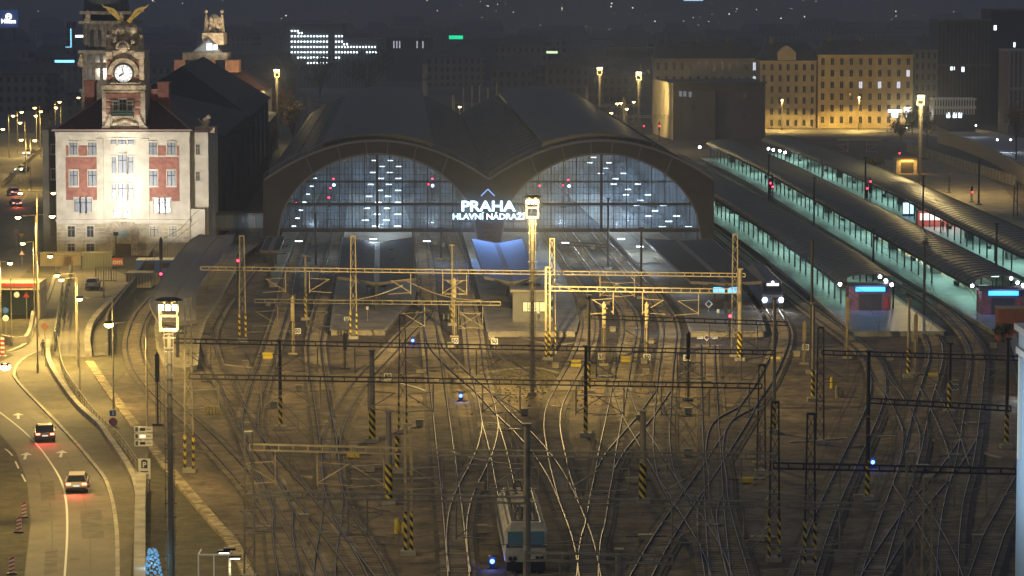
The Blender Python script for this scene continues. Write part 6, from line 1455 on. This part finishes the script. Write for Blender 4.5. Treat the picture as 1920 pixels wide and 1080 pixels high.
# pale blue tower block slab at the right edge
b = gp(1914,1500); xw = pl(1906,900,150).x; t = thing('pale_blue_building','pale blue panel wall of a close building cut off by the right edge','building',(xw,150,0)); zt = topz(1906,618,150)
mb = MB(); mb.box(0,12,-40,0,0,zt); mb.build('wall', mat('pale_blue_panel',(.38,.56,.74),.5), t); mb = MB(); mb.box(-.12,-.003,-40,.1,zt-1.1,zt-.8); mb.box(-.2,12,-40,.2,zt+.001,zt+.3); mb.build('cornice', M_white, t)
mb = MB(); mb.box(-.16,-.003,-1.2,-1.0,zt-6,zt-1.2); mb.build('downpipe', M_white, t)
mb = MB(); mb.box(-.3,-.003,-6,-5,zt-1.7,zt-1.4); mb.build('added_wall_lamp', glow('added_wall_lamp',(.85,.95,1),10), t); light('AREA',(-2.5,-4,zt-5),260,(.75,.9,1),t,rot=(0,R(-90),0),sx=8,sy=8)  # wall lamp and area light added to brighten the blue panels

# ================================================================== BACKGROUND CITY
def facade(px0,ytop,px1,ybase,Y,rows,cols,m,lab,dep=14,lit=(),wt=.5,roofh=4,gable=None,cat='apartment house',y0=None,rm=None,pane=None,ww=.34):
    a = pl(px0,ybase,Y); b = pl(px1,ytop,Y); t = thing('apartment_house',lab,cat,((a.x+b.x)/2,Y,0)); o = Vector(t.location); W = b.x-a.x; Ht = b.z
    mb = MB(); mb.box(a.x,b.x,Y,Y+dep,0,Ht); mb.build('wall', m, t, o)
    mb = MB(); mb.box(a.x-.3,b.x+.3,Y-.5,Y+dep+.3,Ht+.001,Ht+.35)
    for k in range(1,rows): 
        if k % 2 == 1 or rows < 5: z = a.z+(Ht-a.z)*k/rows; mb.box(a.x,b.x,Y-.2,Y-.003,z-.12,z+.12)
    mb.build('cornice', m, t, o)
    if roofh:
        mb = MB(); z = Ht+.36; mb.add([(a.x-.3,Y-.5,z),(b.x+.3,Y-.5,z),(b.x+.3,Y+dep+.3,z),(a.x-.3,Y+dep+.3,z),(a.x+2,Y+dep*.45,z+roofh),(b.x-2,Y+dep*.45,z+roofh)],[(0,1,5,4),(1,2,5),(2,3,4,5),(3,0,4),(3,2,1,0)]); rr = mb.build('roof', rm or M_roofd, t, o, fix=True)
        for k in range(max(1,int(W/9))): mb = MB(); x = a.x+3+k*9; mb.box(x,x+1.2,Y+dep*.4,Y+dep*.4+.8,z+roofh*.6,z+roofh+1.4); mb.build('chimney', M_concd, rr)
    if gable:
        gx = pl(gable,0,Y).x; mb = MB(); mb.plate([(gx-2.6,Ht+.36),(gx+2.6,Ht+.36),(gx+2.6,Ht+2.6),(gx+1.2,Ht+3.9),(gx,Ht+4.6),(gx-1.2,Ht+3.9),(gx-2.6,Ht+2.6)],Y-.3,Y+4); mb.build('gable', m, t, o, fix=True)
    z0 = a.z; fh = (Ht-z0)/rows; cw = W/cols; wf = None
    for r_ in range(rows):
        for c_ in range(cols):
            x = a.x+cw*(c_+.5); z = z0+fh*(r_+.52); k = 'l' if (r_,c_) in lit else 'd'
            if wf is None:
                mb = MB(); hw = cw*ww/2; hh = fh*.28; mb.box(-hw-.12,hw+.12,-.06,-.003,-hh-.12,hh+.12); wf = mb.build('window', m, t); mb = MB(); mb.box(-hw,-.04,-.1,-.061,-hh,hh); mb.box(.04,hw,-.1,-.061,-hh,hh); wp = mb.build('pane', pane or M_glassd, wf); o_ = wf; pme = wp.data
            else: o_ = wf.copy(); COL.objects.link(o_); o_.parent = t; p_ = wp.copy(); COL.objects.link(p_); p_.parent = o_
            if k == 'l':
                q_ = o_.children[0] if o_ is not wf else wp; me = pme.copy(); me.materials[0] = glow('window_light',(.8,.85,1),1.1); q_.data = me
            o_.location = (x-o.x,0,z)
    return t
M_h1 = mat('house_beige',(.44,.36,.21),.85,noise=.12,nscale=.3); M_h2 = mat('house_ochre',(.55,.42,.18),.85,noise=.12,nscale=.3); M_h3 = mat('house_grey',(.30,.27,.22),.85,noise=.12,nscale=.3)
YA = gp(1500,241).y
facade(1226,112,1422,241,YA+25,5,13,M_h3,'long beige house behind the grey block',lit={(4,12),(3,12)},roofh=5)
facade(1424,116,1531,241,YA+1,6,7,M_h1,'yellow lit house with a round gable on its roof',gable=1476,roofh=5)
facade(1533,105,1712,236,YA,6,10,M_h2,'yellow lit corner house with an arched doorway',lit={(3,4),(3,6),(3,8),(4,9)},roofh=4)
facade(1713,95,1758,215,YA+20,6,4,M_h3,'narrow grey house right of the yellow corner house',roofh=3)
# white shop sign lights on the corner house
for x,y,lab,w_ in ((1678,212,'glowing white T shaped shop canopy on the corner house',1.9),(1702,212,'glowing white shop window at the house corner',1.0)):
    p = pl(x,y,YA-.6); t = thing('lit_shopfront',lab,'shopfront',p); mb = MB(); mb.box(-w_,w_,0,.4,.2,1.0 if w_>1.5 else 1.6); mb.box(-w_*.45,w_*.45,0,.4,-1.2,.199); mb.build('light_box', glow('shop_white',(1,.96,.9),4), t); mb = MB(); mb.box(-w_*.9,w_*.9,.41,.55,-1.3,1.1); mb.build('backing', M_steeld, t); light('POINT',(0,-2,-.5),250,(1,.95,.9),t)
# grey slab block with a lit side
Yg = gp(1300,262).y; a = pl(1262,262,Yg); b = pl(1435,156,Yg); t = thing('grey_block','grey windowless block with a yellow lit side wall','building',((a.x+b.x)/2,Yg,0)); o = Vector(t.location)
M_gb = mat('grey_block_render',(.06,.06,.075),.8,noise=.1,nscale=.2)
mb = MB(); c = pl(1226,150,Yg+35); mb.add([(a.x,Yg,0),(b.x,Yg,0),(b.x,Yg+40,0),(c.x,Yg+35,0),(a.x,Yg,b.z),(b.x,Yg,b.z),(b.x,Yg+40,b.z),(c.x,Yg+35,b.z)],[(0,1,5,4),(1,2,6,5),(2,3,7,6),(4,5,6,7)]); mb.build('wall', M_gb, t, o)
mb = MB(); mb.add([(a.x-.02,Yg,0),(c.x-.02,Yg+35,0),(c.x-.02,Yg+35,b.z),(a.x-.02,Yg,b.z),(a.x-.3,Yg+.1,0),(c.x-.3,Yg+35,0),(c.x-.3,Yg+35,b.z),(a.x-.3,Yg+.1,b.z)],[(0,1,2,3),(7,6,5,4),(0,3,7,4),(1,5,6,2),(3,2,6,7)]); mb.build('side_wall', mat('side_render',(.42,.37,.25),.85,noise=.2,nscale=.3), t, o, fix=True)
mb = MB(); mb.box(a.x+2,a.x+11,Yg-2,Yg-.01,0,b.z-2); mb.box(a.x-.2,b.x+.2,Yg-2.2,Yg+1,b.z+.001,b.z+.4); mb.build('projection', M_gb, t, o)
for x,y,k in ((1276,176,1),(1284,176,1),(1294,177,1),(1398,180,0),(1397,220,0),(1300,202,0)):
    mb = MB(); p = pl(x,y,Yg-2); mb.box(p.x-.4,p.x+.4,Yg-2.1,Yg-2.01,p.z-.7,p.z+.7) if x < 1310 else mb.box(p.x-.4,p.x+.4,Yg-.1,Yg-.01,p.z-.7,p.z+.7); mb.build('window', glow('dim_window',(.6,.65,.8),.25) if k else M_glassd, t, o)
light('SPOT',(a.x-12,Yg+2,14),30000,(1,.72,.28),spot=R(80)).rotation_euler = (Vector((a.x,Yg+18,8))-Vector((a.x-12,Yg+2,14))).to_track_quat('-Z','Y').to_euler()
# office with a pattern of bright dots
YO = 1250; a = pl(531,130,YO); b = pl(642,44,YO); t = thing('office_building','office block with rows of bright round lights','office block',((a.x+b.x)/2,YO,0)); o = Vector(t.location); M_of = mat('office_wall',(.10,.12,.14),.6)
mb = MB(); c = pl(712,74,YO); mb.box(a.x,b.x,YO,YO+30,0,b.z); mb.box(b.x+.01,c.x,YO+.5,YO+30,0,c.z); mb.build('wall', M_of, t, o)
mb = MB(); k = a.x
while k < c.x: mb.box(k,k+.3,YO-.15,YO-.003 if k < b.x else YO+.49,0,b.z-1 if k < b.x-.5 else c.z-1); k += 1.25
mb.build('fins', mat('office_fin',(.16,.19,.21),.6), t, o)
mb = MB(); M_dot = glow('office_dot',(.85,.95,1),7)
dots = []
for r_,y in enumerate((68,78,88,98,108,118)):
    for c_ in range(12):
        x = 547+c_*6.0; 
        if r_ == 4 and c_ < 2 or r_ == 5 and c_ < 5: continue
        dots.append((x,y))
for y,x0,x1_ in ((58,547,560),(62,560,570),(68,630,642),(78,630,645),(83,645,656),(88,630,705),(98,630,670),(98,688,705),(108,630,638)):
    x = x0
    while x <= x1_: dots.append((x,y)); x += 5.6
for x,y in dots: p = pl(x,y,YO-.4); mb.ball(p,.33,6,4)
tag(mb.build('dot_lights', M_dot, t, o), kind='stuff')
# factory chimney, roofs, far halls
Yc = 960; p = pl(797,185,Yc); t = thing('factory_chimney','tall pale banded chimney behind the left vault','chimney',(p.x,Yc,0)); mb = MB(); z1 = pl(797,118,Yc).z; mb.tube((0,0,0),(0,0,z1),1.0,.75,12); mb.build('stack', M_conc, t); mb = MB(); mb.tube((0,0,z1-5.2),(0,0,z1-4.6),.95,.95,12); mb.tube((0,0,z1-.3),(0,0,z1+.1),.9,.9,12); mb.build('bands', M_concd, t)
def facade_pattern(name, c):
    m = mat(name, c, .9); n = m.node_tree; bt = n.nodes.new('ShaderNodeTexBrick'); tc = n.nodes.new('ShaderNodeTexCoord'); mp = n.nodes.new('ShaderNodeMapping'); mp.inputs['Rotation'].default_value = (PI/2,0,0)
    n.links.new(tc.outputs['Object'], mp.inputs[0]); n.links.new(mp.outputs[0], bt.inputs['Vector']); bt.offset = 0; bt.inputs['Scale'].default_value = .33; bt.inputs['Brick Width'].default_value = .8; bt.inputs['Row Height'].default_value = 1.05
    bt.inputs['Mortar Size'].default_value = .24; bt.inputs['Mortar'].default_value = (*c,1); bt.inputs['Color1'].default_value = (.02,.02,.03,1); bt.inputs['Color2'].default_value = (.03,.03,.035,1); n.links.new(bt.outputs['Color'], n.nodes['Principled BSDF'].inputs['Base Color']); return m
rnd = random.Random(11); M_far = [facade_pattern('far_a',(.13,.12,.11)),facade_pattern('far_b',(.18,.16,.14)),facade_pattern('far_c',(.09,.09,.10))] or [mat('far_house_a',(.10,.095,.09),.9),mat('far_house_b',(.14,.13,.12),.9),mat('far_house_c',(.07,.07,.08),.9)]
fh0 = []
for k in range(3):
    t = thing('far_house','x','house',(0,0,0)); mb = MB(); w_, d_, h_ = (14,12,14),(20,14,17),(30,16,12)
    W,Dp,Hh = ((14,12,13),(22,14,16),(34,16,11))[k]; mb.box(-W/2,W/2,0,Dp,0,Hh); mb.build('wall', M_far[k], t)
    mb = MB(); mb.add([(-W/2-.4,-.4,Hh),(W/2+.4,-.4,Hh),(W/2+.4,Dp+.4,Hh),(-W/2-.4,Dp+.4,Hh),(-W/2+2,Dp/2,Hh+4),(W/2-2,Dp/2,Hh+4)],[(0,1,5,4),(1,2,5),(2,3,4,5),(3,0,4),(3,2,1,0)]); mb.build('roof', M_roofd, t, fix=True)
    fh0.append(t)
used = [0,0,0]; cnt = 0
for row,Yy in enumerate((1010,1090,1180,1290,1420,1570,1740,1930,2150)):
    half = 960*Yy/F*1.06; x = -half
    while x < half:
        k = rnd.randrange(3); W = (14,22,34)[k]; px = 960+x*F/Yy
        ok = not (row == 0 and (470 < px < 1240)) and not (row <= 3 and 520 < px < 720) and not (row <= 1 and px > 1230)
        if ok:
            src = fh0[k]; lab = ['small dark house among the unlit roofs of the far city','mid sized dark house among the unlit roofs of the far city','long low dark house among the unlit roofs of the far city'][k]
            t = src if not used[k] else dup(src); used[k] = 1; cnt += 1
            t.location = (x+W/2, Yy+rnd.uniform(-25,25), hz(x,Yy)-rnd.uniform(0,5)); t.rotation_euler = (0,0,rnd.uniform(-.25,.25)); t['label'] = lab; t['group'] = 'dark far city houses of kind '+'abc'[k]
        x += W*rnd.uniform(1.15,1.9)
print('far houses', cnt)
# pale hall with columns, mansard house with pale front
facade(955,122,1015,150,1190,2,9,mat('hall_pale',(.17,.16,.15),.8),'pale fronted far house with a corner turret',roofh=3,ww=.5)
facade(1136,92,1250,112,1300,1,22,mat('hall_grey',(.15,.14,.13),.8),'long grey columned hall behind the far floodlight towers',roofh=0,ww=.5,cat='hall')
facade(725,72,812,96,1330,1,16,mat('hall_dim',(.07,.07,.08),.8),'dim long hall right of the dotted office block',roofh=0,lit={(0,2),(0,3),(0,4),(0,10),(0,12)},cat='hall')
facade(865,74,960,100,1350,1,20,mat('hall_dim2',(.07,.07,.08),.8),'dim striped hall under the green sign',roofh=0,cat='hall')
# lit signs of the far city
def farsign(px,py,Y,w_,h_,m,lab,txt=None,tm=None,ts=1):
    p = pl(px,py,Y); t = thing('rooftop_sign',lab,'rooftop sign',p); mb = MB(); mb.box(-w_,w_,0,.4,-h_,h_); mb.build('panel', m, t)
    mb = MB(); mb.bar((-w_*.6,.3,-h_),(-w_*.6,.3,-h_-4),.3); mb.bar((w_*.6,.3,-h_),(w_*.6,.3,-h_-4),.3); mb.build('frame', M_steeld, t)
    if txt: text('lettering',txt,(0,-.2,0),ts,tm,t,.05,bold=.04)
farsign(855,70,1340,2.9,.75,glow('green_neon',(0,.75,.35),1.6),'green glowing rooftop sign with a white strip')
farsign(15,35,1100,3.4,3.0,glow('blue_panel',(.03,.08,.30),.5),'blue rooftop sign with a white ring and white letters')
p = pl(16,31,1099.4); t = thing('ring_emblem','white ring emblem of the blue rooftop sign above its letters','emblem',p); mb = MB()
for k in range(16): a0 = 2*PI*k/16; a1 = 2*PI*(k+1)/16; mb.bar((.95*math.cos(a0),0,.95*math.sin(a0)),(.95*math.cos(a1),0,.95*math.sin(a1)),.3,.3,up=(0,1,0))
mb.bar((-.5,0,-.6),(-.3,0,.6),.22); mb.bar((.5,0,-.6),(.3,0,.6),.22); mb.bar((-.4,0,0),(.4,0,0),.22); mb.build('ring', glow('neon_white',(.8,.9,1),4), t)
p = pl(16,40,1099.4); t = thing('hotel_lettering','white glowing letters Hilton on the blue rooftop sign','lettering',p); text('letters','Hilton',(0,0,0),2.0,glow('neon_white',(.8,.9,1),4),t,.05,bold=.06)
farsign(8,22,1120,1.8,.4,glow('red_neon',(.9,.05,.05),2),'small red rooftop sign above the blue one'); farsign(121,115,1150,3.5,.45,glow('sky_neon',(.25,.75,1),2.5),'slim pale blue rooftop sign at upper left')
farsign(1300,0,2000,6,.5,glow('sky_neon2',(.4,.65,.9),2),'pale blue strip light on a far roof at the top edge'); farsign(154,68,1150,2.4,.4,glow('shop_white',(1,.96,.9),4),'small white sign beside the domed tower'); farsign(1035,98,1250,2.2,.45,glow('yellowish',(.8,1,.6),1.5),'row of small yellowish lit windows on a far roof')
mb = MB(); p = pl(133,72,1150); mb.box(-.15,.15,-.1,.1,-3,3.5); mb.box(-2,.14,-.1,.1,-3.2,-3.01); t = thing('light_tube','vertical pale blue light line on a dark far tower','light line',p); mb.build('tube', glow('sky_neon',(.25,.75,1),2.5), t); mb = MB(); mb.box(-1.5,1.5,.2,3,-30,6); mb.build('tower_body', M_far[2], t)
# dark modern blocks at the right
def block(x0,yt,x1_,yb_,Y,dep,m,lab,fins=0,lits=(),fm=None):
    a = pl(x0,yb_,Y); b = pl(x1_,yt,Y); t = thing('modern_block',lab,'building',((a.x+b.x)/2,Y,0)); o = Vector(t.location); mb = MB(); mb.box(a.x,b.x,Y,Y+dep,0,b.z); mb.build('wall', m, t, o)
    mb = MB(); mb.box(a.x-.1,b.x+.1,Y-.2,Y+dep+.1,b.z+.001,b.z+.5)
    if fins:
        n = fins; z = (b.z+a.z)/2; [mb.box(a.x+(b.x-a.x)*k/n,a.x+(b.x-a.x)*k/n+.35,Y-.45,Y-.003,max(a.z,1),b.z) for k in range(n)]; mb.box(a.x,b.x,Y-.5,Y-.004,z-.4,z+.4)
    mb.build('facade_fins', fm or M_concd, t, o); k = 0
    mb = MB()
    for (x,y,w_) in lits: p = pl(x,y,Y); mb = MB(); mb.box(p.x-w_,p.x+w_,Y-.12,Y-.01,p.z-.7,p.z+.7); mb.build('lit_window', glow('cold_window',(.75,.9,1),4), t, o)
    return t
M_md = mat('modern_dark',(.03,.035,.04),.4)
block(1756,40,1860,205,YA+45,20,M_md,'dark modern block with two lit windows right of the houses',14,((1786,127,.6),(1806,130,.6)))
block(1856,20,1960,170,YA+60,20,mat('modern_navy',(.012,.016,.025),.4),'tallest dark block at the upper right corner',0,((1902,84,.25),(1866,52,.4)))
block(1890,97,1990,235,YA-40,18,mat('ribbed_wall',(.10,.095,.10),.7),'grey ribbed block at the right edge',12,(),mat('rib_pale',(.24,.22,.22),.7))
block(1750,188,1830,215,YA-20,8,M_md,'low dark arcade with white lit columns by the right footway',16,((1778,216,.5),(1800,216,.5),(1790,216,.5)),M_white)
for x,y,e in ((1790,205,500),(1830,235,500),(1870,262,900),(1895,262,700),(1700,240,300)): blob(x,y,3.2,.2,M_lwht,'park_lamp','small white lamp along the right hand footway','lamp','lamps along the right footway',e,(.75,.85,1))
area('path',[(1700,247),(1780,232),(1930,262),(1930,330),(1880,290),(1780,262)],.09,mat('lit_paving',(.22,.22,.23),.8))
area('forecourt',[(1600,300),(1780,300),(1880,350),(1935,420),(1935,480),(1880,440),(1760,378),(1640,325)],.09,mat('pale_gravel',(.20,.17,.12),.9,noise=.25,nscale=.3))
area('street',[(1430,243),(1760,232),(1760,240),(1600,252),(1430,250)],.07,M_asph)
curbline('retaining_wall',[(1760,268),(1800,280),(1860,305),(1905,335),(1960,372)],.5,3.2,mat('footway_wall',(.28,.24,.18),.85),'long pale retaining wall below the right footway','wall')
# distant dots of the hillside
src = None; dl = []
for k in range(95):
    x = rnd.uniform(0,1920); y = rnd.uniform(-8,62)
    if rnd.random() < .35: x = rnd.uniform(880,1800); y = rnd.uniform(0,50)
    dl.append((x,y))
dl += [(1672,36),(1680,30),(1690,23),(1711,29),(1745,34),(1772,36),(1783,33),(1797,38),(820,20),(901,3),(912,10),(930,52),(1013,47),(1061,50),(1098,50),(1180,58),(1344,84),(914,113),(1030,97),(1087,128),(1478,46),(1510,47)]
def hitY(px,py,h):      # where the sight line comes down on the hill
    a,c,d = ray(px,py); Y = 1500
    while Y < 4500:
        if H-d*(Y/c) < hz(a*Y/c,Y)+h: return Y
        Y += 15
    return 3400
for i,(x,y) in enumerate(dl):
    Y = min(hitY(x,y,8),3300) if y < 75 else 1700; p = pl(x,y,Y)
    if src is None:
        mb = MB(); mb.ball((0,0,0),.75,6,4); src = mb.build('distant_light', glow('distant_light',(1,.86,.68),2.2)); o = src
    else: o = src.copy(); COL.objects.link(o)
    o.location = p; f_ = Y/3000*rnd.choice((.25,.3,.35,.45,.55,.9)); o.scale = (f_,f_,f_); tag(o,'tiny warm dot of light on the dark far hillside','distant light','lights scattered over the far hillside')
# ================================================================== TREES
def tree(px, ybase, ytop, wpx, lab, m, dens=700, bare=False, Y=None):
    b = gp(px,ybase); h = topz(px,ytop,b.y); u = 1/sc_at(ybase); r = wpx*u/2; t = thing('tree',lab,'tree',b); rd = random.Random(int(px*7+ybase)); mb = MB()
    mb.tube((0,0,0),(0,0,h*.45),.22,.14); tips = []
    for k in range(14):
        a0 = rd.uniform(0,2*PI); z0 = h*rd.uniform(.25,.5); e = Vector((r*.75*math.cos(a0)*rd.uniform(.3,1),r*.75*math.sin(a0)*rd.uniform(.3,1),h*rd.uniform(.55,.95))); mb.tube((0,0,z0),e,.10,.03,5); tips.append(e)
        for q in range(4 if bare else 2): f_ = e+Vector((rd.uniform(-1,1)*r*.35,rd.uniform(-1,1)*r*.35,rd.uniform(-.05,.15)*h)); mb.tube(Vector((0,0,z0)).lerp(e,.55+.1*q),f_,.04,.015,4); tips.append(f_)
    mb.build('trunk', M_bark, t); mb = MB()
    for k in range(dens):
        c = rd.choice(tips)+Vector((rd.gauss(0,.16)*r,rd.gauss(0,.16)*r,rd.gauss(0,.06)*h)); s_ = rd.uniform(.16,.42); n1 = Vector((rd.uniform(-1,1),rd.uniform(-1,1),rd.uniform(-1,1))).normalized(); n2 = n1.orthogonal().normalized()
        n3 = n1.cross(n2); mb.add([c+n2*s_,c+n3*s_*.6,c-n2*s_,c-n3*s_*.6],[(0,1,2,3)])
    mb.build('crown', m, t); return t
tree(527,262,170,62,'autumn tree glowing yellow under the far left floodlight tower',M_foil,1100); tree(550,280,200,50,'lower yellow tree behind the left flank of the shed',M_foil,800)
tree(508,300,245,30,'bush beside the end of the station wing',M_foil,400); tree(1710,262,205,40,'sparse tree left of the floodlight tower by the hut',M_folg,350,True); tree(1738,275,215,44,'sparse tree right of the floodlight tower by the hut',M_folg,400,True)
tree(1690,268,228,50,'low dark shrub tree below the yellow corner house',M_folg,500); tree(1845,230,170,40,'dark tree before the modern block',M_folg,500,True); tree(600,210,110,90,'large dark tree below the dotted office block, left',M_folg,1200); tree(690,205,96,110,'large dark tree below the dotted office block, right',M_folg,1400)
tree(93,258,196,44,'dark tree at the left corner of the station building',M_folg,600); tree(1905,300,200,60,'tree lit warm at the right edge before the ribbed block',M_foil,700,True); tree(1640,318,298,40,'pale shrub mound left of the orange lit hut',M_foil,500)
tree(1880,640,610,30,'weeds at the foot of the brown cabin',M_folg,150)
# ================================================================== HAZE
hx = MB(); hx.box(-2200,2200,-400,4800,-2,125); ho = hx.build('haze', D.materials.new('haze_air')); tag(ho, kind='stuff')
hm = ho.data.materials[0]; hm.use_nodes = True; n = hm.node_tree; n.nodes.clear(); pv = n.nodes.new('ShaderNodeVolumePrincipled'); ou = n.nodes.new('ShaderNodeOutputMaterial')
pv.inputs['Density'].default_value = HAZE = .00036; pv.inputs['Color'].default_value = (.66,.74,.95,1); pv.inputs['Anisotropy'].default_value = .2
n.links.new(pv.outputs[0], ou.inputs['Volume'])
